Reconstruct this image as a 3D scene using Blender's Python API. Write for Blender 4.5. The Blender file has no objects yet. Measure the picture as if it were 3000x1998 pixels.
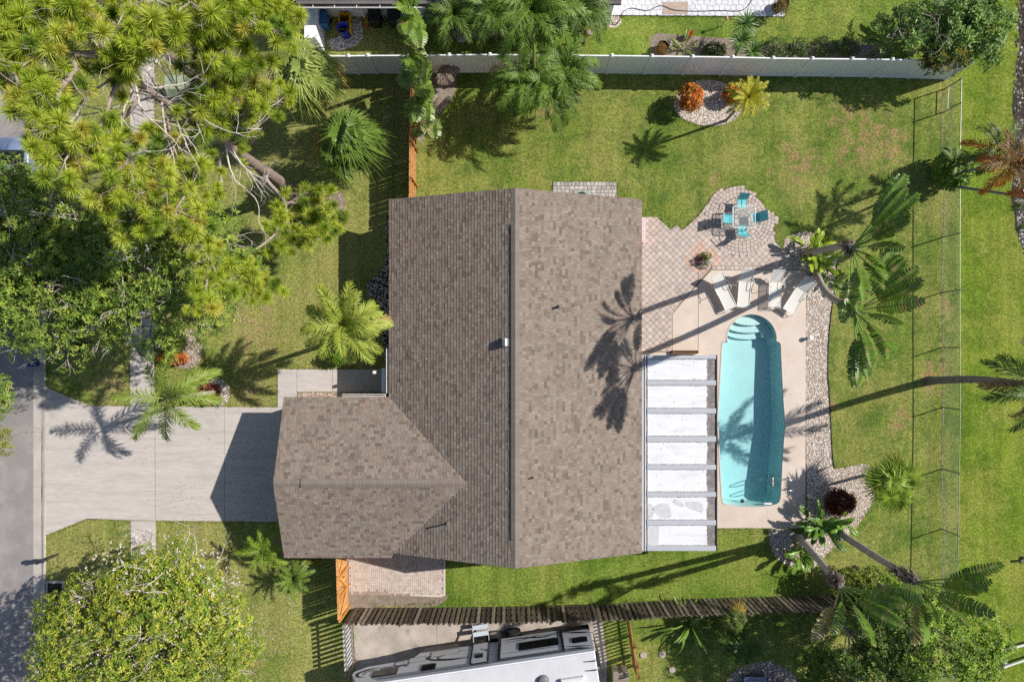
import bpy, math, random
import numpy as np
from mathutils import Vector
from mathutils.geometry import tessellate_polygon

rng = np.random.default_rng(11)
random.seed(11)
scene = bpy.context.scene
COL = scene.collection

# ------------------------------------------------------------------ camera, sky, sun, exposure
S, H, NX, NY = 57.142857, 35.0, 1520.0, 1020.0     # photo px per metre on the ground, camera height, point below the camera
SUN_EL, SUN_AZ = math.radians(40.0), math.radians(18.0)   # azimuth from +x towards +y

cam_d = bpy.data.cameras.new("camera")
cam_d.sensor_fit = 'HORIZONTAL'
cam_d.sensor_width = 36.0
cam_d.lens = 24.0
cam_d.shift_x = -20.0 / 3000
cam_d.shift_y = 21.0 / 3000
cam_d.clip_end = 1000
cam = bpy.data.objects.new("camera", cam_d)
cam.location = (0, 0, H)
COL.objects.link(cam)
scene.camera = cam

world = bpy.data.worlds.new("World")
scene.world = world
world.use_nodes = True
wn = world.node_tree
wn.nodes.clear()
sky = wn.nodes.new('ShaderNodeTexSky')
sky.sky_type = 'NISHITA'
sky.sun_disc = False
sky.sun_elevation = SUN_EL
sky.sun_rotation = math.radians(90) - SUN_AZ
bg = wn.nodes.new('ShaderNodeBackground')
bg.inputs['Strength'].default_value = 0.078
wo = wn.nodes.new('ShaderNodeOutputWorld')
wn.links.new(sky.outputs[0], bg.inputs[0])
wn.links.new(bg.outputs[0], wo.inputs[0])

sun_d = bpy.data.lights.new("sun", 'SUN')
sun_d.energy = 4.5
sun_d.angle = math.radians(0.55)
sun_d.color = (1.0, 0.945, 0.87)
sun = bpy.data.objects.new("sun", sun_d)
tosun = Vector((math.cos(SUN_EL) * math.cos(SUN_AZ), math.cos(SUN_EL) * math.sin(SUN_AZ), math.sin(SUN_EL)))
sun.rotation_euler = (-tosun).to_track_quat('-Z', 'Y').to_euler()
sun.location = (30, 10, 40)
COL.objects.link(sun)

scene.view_settings.view_transform = 'Standard'
scene.view_settings.look = 'None'
scene.view_settings.exposure = 0.44
scene.view_settings.gamma = 1.0
scene.cycles.use_denoising = False
scene.cycles.max_bounces = 6
scene.cycles.diffuse_bounces = 4
scene.cycles.glossy_bounces = 3
scene.cycles.transmission_bounces = 4
scene.cycles.transparent_max_bounces = 12
scene.cycles.caustics_reflective = False
scene.cycles.caustics_refractive = False

# ------------------------------------------------------------------ helpers
def P(px, py, z=0.0):
    """world point at height z seen at photo pixel (px, py)"""
    f = (H - z) / H / S
    return np.array([(px - NX) * f, (NY - py) * f, z])

def G(px, py, z=0.0):
    """plan position (ground pixel) lifted to height z"""
    return np.array([(px - NX) / S, (NY - py) / S, z])

def C(r, g, b):
    o = []
    for c in (r, g, b):
        c /= 255.0
        o.append(c / 12.92 if c <= 0.04045 else ((c + 0.055) / 1.055) ** 2.4)
    return tuple(o)

OFF = {}

def link(o, parent=None):
    COL.objects.link(o)
    if parent is not None:
        o.parent = parent

class MB:
    def __init__(s):
        s.v, s.f, s.t, s.m, s.sm, s.n = [], [], [], [], [], 0
    def add(s, v, f, t=(1, 1, 1), m=0, smooth=False):
        v = np.asarray(v, float).reshape(-1, 3)
        f = np.asarray(f, np.int64)
        if f.ndim == 1:
            f = f.reshape(1, -1)
        if len(f) == 0:
            return
        t = np.asarray(t, float)
        if t.ndim == 1:
            t = np.tile(t, (len(f), 1))
        s.v.append(v); s.f.append(f + s.n); s.t.append(t)
        s.m.append(np.full(len(f), m)); s.sm.append(np.full(len(f), smooth))
        s.n += len(v)
    def tris(s):
        return sum(len(f) * (f.shape[1] - 2) for f in s.f)
    def mesh(s, name, mats, off=(0, 0, 0)):
        me = bpy.data.meshes.new(name)
        v = np.concatenate(s.v) - np.asarray(off)
        lv = np.concatenate([f.ravel() for f in s.f])
        tot = np.concatenate([np.full(len(f), f.shape[1]) for f in s.f])
        st = np.concatenate([[0], np.cumsum(tot)[:-1]])
        me.vertices.add(len(v)); me.vertices.foreach_set('co', v.ravel().astype(np.float32))
        me.loops.add(len(lv)); me.loops.foreach_set('vertex_index', lv.astype(np.int32))
        me.polygons.add(len(tot)); me.polygons.foreach_set('loop_start', st.astype(np.int32))
        me.polygons.foreach_set('material_index', np.concatenate(s.m).astype(np.int32))
        me.polygons.foreach_set('use_smooth', np.concatenate(s.sm).astype(bool))
        a = me.attributes.new('tint', 'FLOAT_COLOR', 'FACE')
        t = np.concatenate(s.t)
        a.data.foreach_set('color', np.hstack([t, np.ones((len(t), 1))]).ravel().astype(np.float32))
        for m in (mats if isinstance(mats, (list, tuple)) else [mats]):
            me.materials.append(m)
        me.update(calc_edges=True)
        return me
    def build(s, name, mats, parent=None, loc=None):
        off = np.zeros(3)
        if parent is not None:
            off = OFF[parent.as_pointer()]
        elif loc is not None:
            off = np.asarray(loc, float)
        o = bpy.data.objects.new(name, s.mesh(name, mats, off))
        link(o, parent)
        if parent is None and loc is not None:
            o.location = loc
        OFF[o.as_pointer()] = off
        return o

LABELS = {}
def tag(o, label, cat, group=None, kind=None):
    o['label'] = label
    o['category'] = cat
    if group: o['group'] = group
    if kind: o['kind'] = kind
    return o

def thing(name, label, cat, loc=(0, 0, 0), group=None, rotz=0.0):
    o = bpy.data.objects.new(name, None)
    o.empty_display_size = 0.2
    COL.objects.link(o)
    o.location = tuple(loc)
    o.rotation_euler = (0, 0, rotz)
    OFF[o.as_pointer()] = np.zeros(3) if rotz else np.asarray(loc, float)
    return tag(o, label, cat, group)

def struct(o, kind='structure'):
    o['kind'] = kind
    return o

def copy_tree(o, parent=None):
    c = o.copy(); COL.objects.link(c)
    if parent is not None: c.parent = parent
    for ch in list(o.children): copy_tree(ch, c)
    return c

# ---- shapes
BOXF = np.array([[0, 3, 2, 1], [4, 5, 6, 7], [0, 1, 5, 4], [1, 2, 6, 5], [2, 3, 7, 6], [3, 0, 4, 7]])
def box(mb, c, size, rot=0.0, t=(1, 1, 1), m=0, taper=1.0):
    """box: base centre c, size (x,y,z), turned about z"""
    x, y, z = size[0] / 2, size[1] / 2, size[2]
    v = np.array([[-x, -y, 0], [x, -y, 0], [x, y, 0], [-x, y, 0], [-x * taper, -y * taper, z], [x * taper, -y * taper, z], [x * taper, y * taper, z], [-x * taper, y * taper, z]])
    ca, sa = math.cos(rot), math.sin(rot)
    w = v.copy(); w[:, 0] = v[:, 0] * ca - v[:, 1] * sa; w[:, 1] = v[:, 0] * sa + v[:, 1] * ca
    mb.add(w + np.asarray(c), BOXF, t, m)

def bbox(mb, a, b, t=(1, 1, 1), m=0):
    a, b = np.minimum(a, b), np.maximum(a, b)
    v = [[a[0], a[1], a[2]], [b[0], a[1], a[2]], [b[0], b[1], a[2]], [a[0], b[1], a[2]], [a[0], a[1], b[2]], [b[0], a[1], b[2]], [b[0], b[1], b[2]], [a[0], b[1], b[2]]]
    mb.add(v, BOXF, t, m)

def cham(mb, a, b, ch=0.01, t=(1, 1, 1), m=0):
    """axis-aligned box with chamfered top edges"""
    a, b = np.minimum(a, b).astype(float), np.maximum(a, b).astype(float)
    z1 = b[2] - ch
    r0 = [[a[0], a[1], a[2]], [b[0], a[1], a[2]], [b[0], b[1], a[2]], [a[0], b[1], a[2]]]
    r1 = [[p[0], p[1], z1] for p in r0]
    r2 = [[a[0] + ch, a[1] + ch, b[2]], [b[0] - ch, a[1] + ch, b[2]], [b[0] - ch, b[1] - ch, b[2]], [a[0] + ch, b[1] - ch, b[2]]]
    f = [[0, 3, 2, 1], [8, 9, 10, 11]]
    for k in range(4):
        n = (k + 1) % 4
        f += [[k, n, n + 4, k + 4], [k + 4, n + 4, n + 8, k + 8]]
    mb.add(r0 + r1 + r2, f, t, m)

def beam(mb, p, q, w, h, t=(1, 1, 1), m=0, up=(0, 0, 1)):
    """rectangular bar from p to q, width w (sideways), height h (along up)"""
    p, q = np.asarray(p, float), np.asarray(q, float)
    d = q - p; d /= np.linalg.norm(d)
    s = np.cross(d, up)
    if np.linalg.norm(s) < 1e-6: s = np.cross(d, (1, 0, 0))
    s /= np.linalg.norm(s); u = np.cross(s, d)
    v = []
    for e in (p, q):
        for a, b in ((-1, -1), (1, -1), (1, 1), (-1, 1)):
            v.append(e + s * a * w / 2 + u * b * h / 2)
    mb.add(v, [[0, 3, 2, 1], [4, 5, 6, 7], [0, 1, 5, 4], [1, 2, 6, 5], [2, 3, 7, 6], [3, 0, 4, 7]], t, m)

def tube(mb, pts, rad, n=6, t=(1, 1, 1), m=0, cap=True, smooth=True):
    pts = np.asarray(pts, float); k = len(pts)
    rad = np.broadcast_to(np.asarray(rad, float), (k,))
    d = np.gradient(pts, axis=0); d /= np.maximum(np.linalg.norm(d, axis=1, keepdims=True), 1e-9)
    ref = np.array([0, 0, 1.0]) if abs(d[0, 2]) < 0.8 else np.array([1.0, 0, 0])
    a = np.cross(d, ref); a /= np.maximum(np.linalg.norm(a, axis=1, keepdims=True), 1e-9)
    b = np.cross(d, a)
    th = np.arange(n) * 2 * np.pi / n
    v = pts[:, None] + rad[:, None, None] * (np.cos(th)[None, :, None] * a[:, None] + np.sin(th)[None, :, None] * b[:, None])
    i = np.arange(k - 1)[:, None] * n; j = np.arange(n)[None]; jn = (j + 1) % n
    f = np.stack([i + j, i + jn, i + n + jn, i + n + j], -1).reshape(-1, 4)
    base = mb.n
    mb.add(v.reshape(-1, 3), f, t, m, smooth)
    if cap:
        mb.add(v[-1], [list(range(n))], t if np.ndim(t) == 1 else t[-1], m)
        mb.add(v[0], [list(range(n))[::-1]], t if np.ndim(t) == 1 else t[0], m)

def lathe(mb, c, prof, n=20, t=(1, 1, 1), m=0, smooth=True, axis=None):
    th = np.arange(n) * 2 * np.pi / n
    v = np.array([[r * math.cos(a), r * math.sin(a), z] for r, z in prof for a in th])
    if axis is not None:
        q = Vector((0, 0, 1)).rotation_difference(Vector(axis)).to_matrix()
        v = v @ np.array(q).T
    k = len(prof); i = np.arange(k - 1)[:, None] * n; j = np.arange(n)[None]; jn = (j + 1) % n
    f = np.stack([i + j, i + jn, i + n + jn, i + n + j], -1).reshape(-1, 4)
    mb.add(v + np.asarray(c), f, t, m, smooth)

def tess(loops):
    return np.array(tessellate_polygon([[Vector((p[0], p[1], 0)) for p in l] for l in loops]))

def sheet(mb, poly, z, t=(1, 1, 1), m=0, holes=()):
    loops = [list(map(lambda p: (p[0], p[1]), l)) for l in [poly] + list(holes)]
    v = np.array([(x, y, z) for l in loops for x, y in l])
    f = tess(loops)
    a, b, c = v[f[:, 0]], v[f[:, 1]], v[f[:, 2]]
    cr = (b - a)[:, 0] * (c - a)[:, 1] - (b - a)[:, 1] * (c - a)[:, 0]
    f = np.where(cr[:, None] < 0, f[:, ::-1], f)
    mb.add(v, f, t, m)

def area(p):
    p = np.asarray(p); x, y = p[:, 0], p[:, 1]
    return 0.5 * np.sum(x * np.roll(y, -1) - y * np.roll(x, -1))

def slab(mb, poly, z0, z1, t=(1, 1, 1), m=0, holes=()):
    sheet(mb, poly, z1, t, m, holes)
    for k, l in enumerate([poly] + list(holes)):
        l = [(p[0], p[1]) for p in l]
        if (area(l) < 0) != (k > 0): l = l[::-1]
        n = len(l)
        v = [(x, y, z0) for x, y in l] + [(x, y, z1) for x, y in l]
        mb.add(v, [[i, (i + 1) % n, n + (i + 1) % n, n + i] for i in range(n)], t, m)

def pieces_poly(mb, poly, z0, z1, ch=0.006, t=(1, 1, 1), m=0):
    """convex stone: vertical sides, chamfered top"""
    p = np.asarray(poly, float)[:, :2]
    if area(p) < 0: p = p[::-1]
    n = len(p); c = p.mean(0)
    d = c - p; ln = np.maximum(np.linalg.norm(d, axis=1, keepdims=True), 1e-6)
    q = p + d / ln * np.minimum(ch * 1.3, ln * 0.4)
    v = np.vstack([np.c_[p, np.full(n, z0)], np.c_[p, np.full(n, z1 - ch)], np.c_[q, np.full(n, z1)]])
    f = []
    for i in range(n):
        j = (i + 1) % n
        f += [[i, j, n + j, n + i], [n + i, n + j, 2 * n + j, 2 * n + i]]
    mb.add(v, f, t, m)
    mb.add(v[2 * n:], [list(range(n))], t, m)

def clip_convex(subj, clip):
    """Sutherland-Hodgman: subject polygon cut by a convex counter-clockwise polygon"""
    out = [np.asarray(p, float) for p in subj]
    n = len(clip)
    for i in range(n):
        a, b = np.asarray(clip[i]), np.asarray(clip[(i + 1) % n])
        e = b - a
        inp, out = out, []
        if not inp: return []
        side = [e[0] * (p[1] - a[1]) - e[1] * (p[0] - a[0]) for p in inp]
        for k in range(len(inp)):
            p, q, sp, sq = inp[k - 1], inp[k], side[k - 1], side[k]
            if (sp >= 0) != (sq >= 0):
                out.append(p + (q - p) * (sp / (sp - sq)))
            if sq >= 0: out.append(q)
    return out

def inside(poly, pts):
    p = np.asarray(poly, float)[:, :2]; pts = np.asarray(pts, float)
    x, y = pts[:, 0], pts[:, 1]; r = np.zeros(len(pts), bool)
    for i in range(len(p)):
        x1, y1 = p[i]; x2, y2 = p[i - 1]
        c = ((y1 > y) != (y2 > y))
        with np.errstate(divide='ignore', invalid='ignore'):
            r ^= c & (x < (x2 - x1) * (y - y1) / (y2 - y1) + x1)
    return r

def smooth_poly(pts, n=6):
    p = np.asarray(pts, float); k = len(p); out = []
    for i in range(k):
        a, b, c, d = p[i - 1], p[i], p[(i + 1) % k], p[(i + 2) % k]
        for t in np.linspace(0, 1, n, endpoint=False):
            out.append(0.5 * ((2 * b) + (c - a) * t + (2 * a - 5 * b + 4 * c - d) * t * t + (3 * b - a - 3 * c + d) * t ** 3))
    return out

def curve(pts, n=8):
    p = [np.asarray(q, float) for q in pts]
    p = [2 * p[0] - p[1]] + p + [2 * p[-1] - p[-2]]
    out = []
    for i in range(1, len(p) - 2):
        a, b, c, d = p[i - 1], p[i], p[i + 1], p[i + 2]
        for t in np.linspace(0, 1, n, endpoint=False):
            out.append(0.5 * ((2 * b) + (c - a) * t + (2 * a - 5 * b + 4 * c - d) * t * t + (3 * b - a - 3 * c + d) * t ** 3))
    out.append(p[-2])
    return np.array(out)

def GP(pts): return [G(x, y)[:2] for x, y in pts]

def ell(cx, cy, rx, ry, n=28, wob=0.05):
    ph = rng.uniform(0, 6.28, 3)
    return [(cx + rx * math.cos(a) * (1 + wob * math.sin(3 * a + ph[0])), cy + ry * math.sin(a) * (1 + wob * math.sin(2 * a + ph[1]))) for a in np.linspace(0, 2 * np.pi, n, endpoint=False)]

def scatter(poly, n):
    p = np.asarray(poly, float)[:, :2]; lo, hi = p.min(0), p.max(0)
    q = rng.uniform(lo, hi, (int(n * 2.5) + 10, 2)); q = q[inside(p, q)]
    return q[:n]

# ------------------------------------------------------------------ materials
def mat(name, col=(1, 1, 1), rough=0.8, var=0.12, scale=4.0, bump=0.0, bscale=40.0, spec=0.3, tint=False, trans=0.0, metal=0.0, col2=None, mix=(0.45, 0.6), mscale=1.5, fine=0.0, stretch=None, world_co=False, detail=5.0):
    m = bpy.data.materials.new(name)
    m.use_nodes = True
    nt = m.node_tree; N = nt.nodes; L = nt.links
    b = N['Principled BSDF']; out = N['Material Output']
    b.inputs['Roughness'].default_value = rough
    b.inputs['Metallic'].default_value = metal
    b.inputs['Specular IOR Level'].default_value = spec
    if world_co:
        co = N.new('ShaderNodeNewGeometry').outputs['Position']
    else:
        co = N.new('ShaderNodeTexCoord').outputs['Object']
    if stretch:
        mp = N.new('ShaderNodeMapping'); mp.inputs['Scale'].default_value = stretch
        L.new(co, mp.inputs['Vector']); co = mp.outputs[0]
    def noise(s, d=detail):
        n = N.new('ShaderNodeTexNoise'); n.inputs['Scale'].default_value = s; n.inputs['Detail'].default_value = d
        n.inputs['Roughness'].default_value = 0.6
        L.new(co, n.inputs['Vector']); return n.outputs['Fac']
    def rng_(x, a, bb, lo, hi, smooth=False):
        r = N.new('ShaderNodeMapRange'); r.inputs[1].default_value = a; r.inputs[2].default_value = bb
        r.inputs[3].default_value = lo; r.inputs[4].default_value = hi
        if smooth: r.interpolation_type = 'SMOOTHSTEP'
        L.new(x, r.inputs[0]); return r.outputs[0]
    def mixc(f, a, bb, mode='MIX'):
        x = N.new('ShaderNodeMix'); x.data_type = 'RGBA'; x.blend_type = mode
        if isinstance(f, float): x.inputs[0].default_value = f
        else: L.new(f, x.inputs[0])
        for s, i in ((a, 6), (bb, 7)):
            if isinstance(s, tuple): x.inputs[i].default_value = (*s, 1)
            else: L.new(s, x.inputs[i])
        return x.outputs[2]
    c = tuple(col)
    if col2 is not None:
        c = mixc(rng_(noise(mscale), mix[0], mix[1], 0, 1, True), tuple(col), tuple(col2))
    if tint:
        at = N.new('ShaderNodeAttribute'); at.attribute_name = 'tint'
        c = mixc(1.0, c, at.outputs['Color'], 'MULTIPLY')
    def mul(c, v):
        h = N.new('ShaderNodeVectorMath'); h.operation = 'SCALE'
        if isinstance(c, tuple): h.inputs[0].default_value = c
        else: L.new(c, h.inputs[0])
        L.new(v, h.inputs['Scale']); return h.outputs[0]
    if var: c = mul(c, rng_(noise(scale), 0.3, 0.7, 1 - var, 1 + var))
    if fine: c = mul(c, rng_(noise(bscale, 2.0), 0.3, 0.7, 1 - fine, 1 + fine))
    if isinstance(c, tuple): b.inputs['Base Color'].default_value = (*c, 1)
    else: L.new(c, b.inputs['Base Color'])
    if bump:
        bp = N.new('ShaderNodeBump'); bp.inputs['Strength'].default_value = bump; bp.inputs['Distance'].default_value = 0.02
        L.new(noise(bscale, 3.0), bp.inputs['Height']); L.new(bp.outputs[0], b.inputs['Normal'])
    if trans:
        tr = N.new('ShaderNodeBsdfTranslucent')
        if isinstance(c, tuple): tr.inputs[0].default_value = (*c, 1)
        else: L.new(mixc(1.0, c, (1.0, 1.0, 0.45), 'MULTIPLY'), tr.inputs[0])
        ms = N.new('ShaderNodeMixShader'); ms.inputs[0].default_value = trans
        L.new(b.outputs[0], ms.inputs[1]); L.new(tr.outputs[0], ms.inputs[2]); L.new(ms.outputs[0], out.inputs['Surface'])
    return m

def grass_mat(name, g1, g2, dry, dryamt, brown=None, patches=(), grain=0.45):
    m = bpy.data.materials.new(name); m.use_nodes = True
    nt = m.node_tree; N = nt.nodes; L = nt.links; b = N['Principled BSDF']
    b.inputs['Roughness'].default_value = 0.9; b.inputs['Specular IOR Level'].default_value = 0.15
    pos = N.new('ShaderNodeNewGeometry').outputs['Position']
    def noise(s, d=5.0, r=0.6):
        n = N.new('ShaderNodeTexNoise'); n.inputs['Scale'].default_value = s; n.inputs['Detail'].default_value = d
        n.inputs['Roughness'].default_value = r; L.new(pos, n.inputs['Vector']); return n.outputs['Fac']
    def mr(x, a, bb, lo, hi):
        r = N.new('ShaderNodeMapRange'); r.interpolation_type = 'SMOOTHSTEP'
        for i, q in ((1, a), (2, bb), (3, lo), (4, hi)): r.inputs[i].default_value = q
        L.new(x, r.inputs[0]); return r.outputs[0]
    def mth(op, a, bb):
        x = N.new('ShaderNodeMath'); x.operation = op
        for i, q in ((0, a), (1, bb)):
            if isinstance(q, (int, float)): x.inputs[i].default_value = q
            else: L.new(q, x.inputs[i])
        return x.outputs[0]
    def mixc(f, a, bb):
        x = N.new('ShaderNodeMix'); x.data_type = 'RGBA'; L.new(f, x.inputs[0])
        for q, i in ((a, 6), (bb, 7)):
            if isinstance(q, tuple): x.inputs[i].default_value = (*q, 1)
            else: L.new(q, x.inputs[i])
        return x.outputs[2]
    c = mixc(mr(noise(0.9), 0.38, 0.62, 0, 1), g1, g2)
    c = mixc(mr(mth('ADD', mth('MULTIPLY', noise(0.33), 0.6), mth('MULTIPLY', noise(3.5), 0.4)), 0.5 - dryamt * 0.25, 0.72 - dryamt * 0.25, 0, 0.85), c, dry)
    if brown:
        fac = None
        for (x, y, r) in patches:
            d = N.new('ShaderNodeVectorMath'); d.operation = 'DISTANCE'; d.inputs[1].default_value = (x, y, 0)
            L.new(pos, d.inputs[0])
            f = mr(d.outputs['Value'], 0.0, r * 1.7, 1, 0)
            fac = f if fac is None else mth('MAXIMUM', fac, f)
        fac = mth('MULTIPLY', fac, 0.74)
        fac = mr(mth('ADD', fac, mth('MULTIPLY', mth('SUBTRACT', noise(1.6, 8.0, 0.75), 0.5), 3.0)), 0.45, 0.95, 0, 0.85)
        c = mixc(fac, c, brown)
    g = mth('MULTIPLY', mr(noise(9.0, 4.0, 0.75), 0.3, 0.7, 1 - grain, 1 + grain), mr(noise(26.0, 3.0, 0.7), 0.32, 0.68, 1 - grain, 1 + grain))
    mp = N.new('ShaderNodeMapping'); mp.inputs['Scale'].default_value = (2.1, .10, 1); L.new(pos, mp.inputs['Vector'])
    sn = N.new('ShaderNodeTexNoise'); sn.inputs['Scale'].default_value = 1.0; sn.inputs['Detail'].default_value = 3.0; L.new(mp.outputs[0], sn.inputs['Vector'])
    g = mth('MULTIPLY', g, mr(sn.outputs['Fac'], 0.35, 0.65, .90, 1.10))
    h = N.new('ShaderNodeVectorMath'); h.operation = 'SCALE'; L.new(c, h.inputs[0]); L.new(g, h.inputs['Scale'])
    L.new(h.outputs[0], b.inputs['Base Color'])
    bp = N.new('ShaderNodeBump'); bp.inputs['Strength'].default_value = 0.8; bp.inputs['Distance'].default_value = 0.05
    L.new(noise(30.0, 3.0, 0.7), bp.inputs['Height']); L.new(bp.outputs[0], b.inputs['Normal'])
    return m

M = {}
M['lawn'] = grass_mat('lawn', C(82, 106, 40), C(108, 124, 50), C(142, 140, 76), 0.36, C(150, 124, 88),
    [(*G(x, y)[:2], r) for x, y, r in ((2345, 480, 1.7), (2520, 420, 2.2), (2600, 400, 1.6), (2480, 350, 1.2), (2420, 1180, .8), (2640, 1230, 1.0), (2740, 1100, 1.4), (2760, 900, .7), (2300, 1230, .3), (1610, 330, .9), (2620, 440, 1.1), (2090, 520, .7), (1190, 1640, .8))])
M['front_lawn'] = grass_mat('front_lawn', C(98, 116, 48), C(118, 130, 60), C(148, 144, 84), 0.54, C(152, 134, 92), [(*G(x, y)[:2], r) for x, y, r in ((760, 980, 2.2), (740, 1140, 1.4), (330, 1130, 1.2), (700, 1930, 1.6), (560, 1700, .5))])
M['bank'] = grass_mat('bank', C(88, 112, 28), C(110, 130, 38), C(136, 140, 62), 0.34)
M['side_lawn'] = grass_mat('side_lawn', C(88, 112, 38), C(112, 132, 52), C(134, 140, 66), 0.25)
M['blade'] = mat('grass_blade', rough=0.7, var=0, tint=True, trans=0.35, spec=0.2)
M['asphalt'] = mat('asphalt', C(136, 131, 129), 0.9, 0.10, 0.9, 0.5, 45, fine=0.16, world_co=True, col2=C(148, 142, 139), mscale=0.5)
M['concrete'] = mat('drive_concrete', C(186, 179, 173), 0.85, 0.09, 5.0, 0.25, 30, fine=0.07, world_co=True, col2=C(174, 166, 160), mscale=1.2, mix=(.35, .75), stretch=(.35, 2.2, 1))
M['deck'] = mat('deck_concrete', C(194, 178, 164), 0.85, 0.05, 2.0, 0.25, 90, fine=0.06, world_co=True, col2=C(202, 188, 176), mscale=0.6, mix=(.3, .7))
M['pad'] = mat('stained_concrete', C(168, 158, 148), 0.9, 0.22, 1.0, 0.25, 50, fine=0.08, world_co=True, col2=C(120, 112, 106), mscale=0.6, mix=(0.5, 0.72))
M['kerb'] = mat('kerb_concrete', C(172, 166, 158), 0.85, 0.15, 0.8, 0.2, 60, fine=0.06, world_co=True)
M['joint'] = mat('joint_dirt', C(92, 84, 76), 0.95, 0.2, 8)
M['grout'] = mat('pale_grout', C(150, 134, 122), 0.95, 0.2, 3, world_co=True)
M['soil'] = mat('soil', C(132, 120, 108), 0.95, 0.25, 3, 0.6, 30, fine=0.25, world_co=True)
M['darksoil'] = mat('dark_soil', C(58, 50, 44), 0.95, 0.25, 3, 0.6, 30, fine=0.25, world_co=True)
M['stone'] = mat('pebble', rough=0.8, var=0.12, scale=20, tint=True)
M['paver'] = mat('paver_stone', rough=0.85, var=0.10, scale=5, tint=True, bump=0.25, bscale=60, fine=0.05, world_co=True)
M['shingle'] = mat('asphalt_shingle', rough=0.92, var=0.05, scale=1.0, tint=True, bump=0.35, bscale=150, fine=0.12, spec=0.15)
M['trim'] = mat('white_trim', C(214, 214, 212), 0.5, 0.04, 3)
M['stucco'] = mat('stucco', C(206, 196, 182), 0.9, 0.05, 2, 0.3, 50)
M['dark'] = mat('dark_metal', C(44, 42, 44), 0.5, 0.08, 5)
M['galv'] = mat('galvanised', C(196, 198, 200), 0.3, 0.05, 5, metal=0.8)
M['vinyl'] = mat('white_vinyl', C(236, 237, 240), 0.35, 0.03, 1.5, spec=0.5)
M['cedar'] = mat('new_cedar', rough=0.75, var=0.14, scale=2.5, tint=True, stretch=(6, 6, 1), bump=0.15, bscale=12)
M['oldwood'] = mat('weathered_wood', rough=0.95, var=0.35, scale=2.2, tint=True, stretch=(5, 5, 1.2), bump=0.4, bscale=14, fine=0.3)
M['chain'] = mat('chain_wire', C(150, 152, 150), 0.45, 0.05, 5, metal=0.6)
M['poolshell'] = mat('pool_shell', C(182, 211, 209), 0.5, 0.05, 1.2, fine=0.03, bscale=20, world_co=True)
M['coping'] = mat('coping', C(196, 184, 172), 0.7, 0.06, 3)
M['pancoat'] = mat('white_roof_coating', C(212, 213, 216), 0.6, 0.05, 2.0, fine=0.03, bscale=15, col2=C(196, 196, 198), mscale=1.6, mix=(.5, .8), stretch=(.5, 2, 1))
M['tar'] = mat('grey_roof_band', C(118, 112, 110), 0.9, 0.22, 6, fine=0.2, bscale=30, col2=C(140, 134, 130), mscale=4)
M['panrib'] = mat('grey_rib', C(170, 172, 178), 0.45, 0.05, 3)
M['sling'] = mat('white_sling', C(214, 212, 208), 0.7, 0.03, 6, trans=0.12)
M['whiteframe'] = mat('white_frame', C(222, 220, 216), 0.4, 0.03, 6)
M['greyframe'] = mat('grey_frame', C(110, 108, 106), 0.4, 0.05, 6)
M['teal'] = mat('teal_sling', C(116, 204, 214), 0.7, 0.05, 8, trans=0.15)
M['paint'] = mat('paint', rough=0.35, var=0.03, scale=2, tint=True, spec=0.5)
M['matte'] = mat('matte', rough=0.85, var=0.12, scale=4, tint=True)
M['plastic'] = mat('plastic', rough=0.45, var=0.05, scale=3, tint=True, spec=0.4)
M['rubber'] = mat('rubber', C(28, 27, 28), 0.8, 0.1, 8)
M['bark'] = mat('bark', rough=0.95, var=0.28, scale=5, tint=True, bump=0.8, bscale=18, fine=0.25)
M['leaf'] = mat('leaf', rough=0.5, var=0.10, scale=1.2, tint=True, trans=0.2, spec=0.35)
M['gloss'] = mat('glossy_leaf', rough=0.4, var=0.10, scale=1.2, tint=True, trans=0.18, spec=0.5)
M['needle'] = mat('needle', rough=0.55, var=0.12, scale=0.6, tint=True, trans=0.2, spec=0.3)
M['rvroof'] = mat('rv_roof', C(194, 194, 197), 0.6, 0.06, 1.2, col2=C(160, 156, 152), mscale=1.1, mix=(0.56, 0.8))

def glass_mat(name, tintc, opac):
    m = bpy.data.materials.new(name); m.use_nodes = True; nt = m.node_tree; N = nt.nodes; L = nt.links
    N.remove(N['Principled BSDF'])
    tr = N.new('ShaderNodeBsdfTransparent'); tr.inputs[0].default_value = (*tintc, 1)
    gl = N.new('ShaderNodeBsdfGlossy'); gl.inputs['Roughness'].default_value = 0.05
    df = N.new('ShaderNodeBsdfDiffuse'); df.inputs[0].default_value = (.75, .78, .78, 1)
    lw = N.new('ShaderNodeLayerWeight'); fr = N.new('ShaderNodeMath'); fr.operation = 'POWER'; L.new(lw.outputs['Facing'], fr.inputs[0]); fr.inputs[1].default_value = 5.0
    fa = N.new('ShaderNodeMath'); fa.operation = 'ADD'; fa.inputs[1].default_value = 0.02; fa.use_clamp = True; L.new(fr.outputs[0], fa.inputs[0]); fr = fa
    a = N.new('ShaderNodeMixShader'); a.inputs[0].default_value = opac
    L.new(tr.outputs[0], a.inputs[1]); L.new(df.outputs[0], a.inputs[2])
    b = N.new('ShaderNodeMixShader'); L.new(fr.outputs[0], b.inputs[0]); L.new(a.outputs[0], b.inputs[1]); L.new(gl.outputs[0], b.inputs[2])
    L.new(b.outputs[0], N['Material Output'].inputs['Surface'])
    return m, nt, gl
M['glass'] = glass_mat('table_glass', (.93, .96, .96), 0.16)[0]
wm, wnt, wgl = glass_mat('pool_water', (1, 1, 1), 0.0)
va = wnt.nodes.new('ShaderNodeVolumeAbsorption'); va.inputs['Color'].default_value = (0.10, 0.78, 0.89, 1); va.inputs['Density'].default_value = 0.19
wnt.links.new(va.outputs[0], wnt.nodes['Material Output'].inputs['Volume'])
nz = wnt.nodes.new('ShaderNodeTexNoise'); nz.inputs['Scale'].default_value = 3.0
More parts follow.
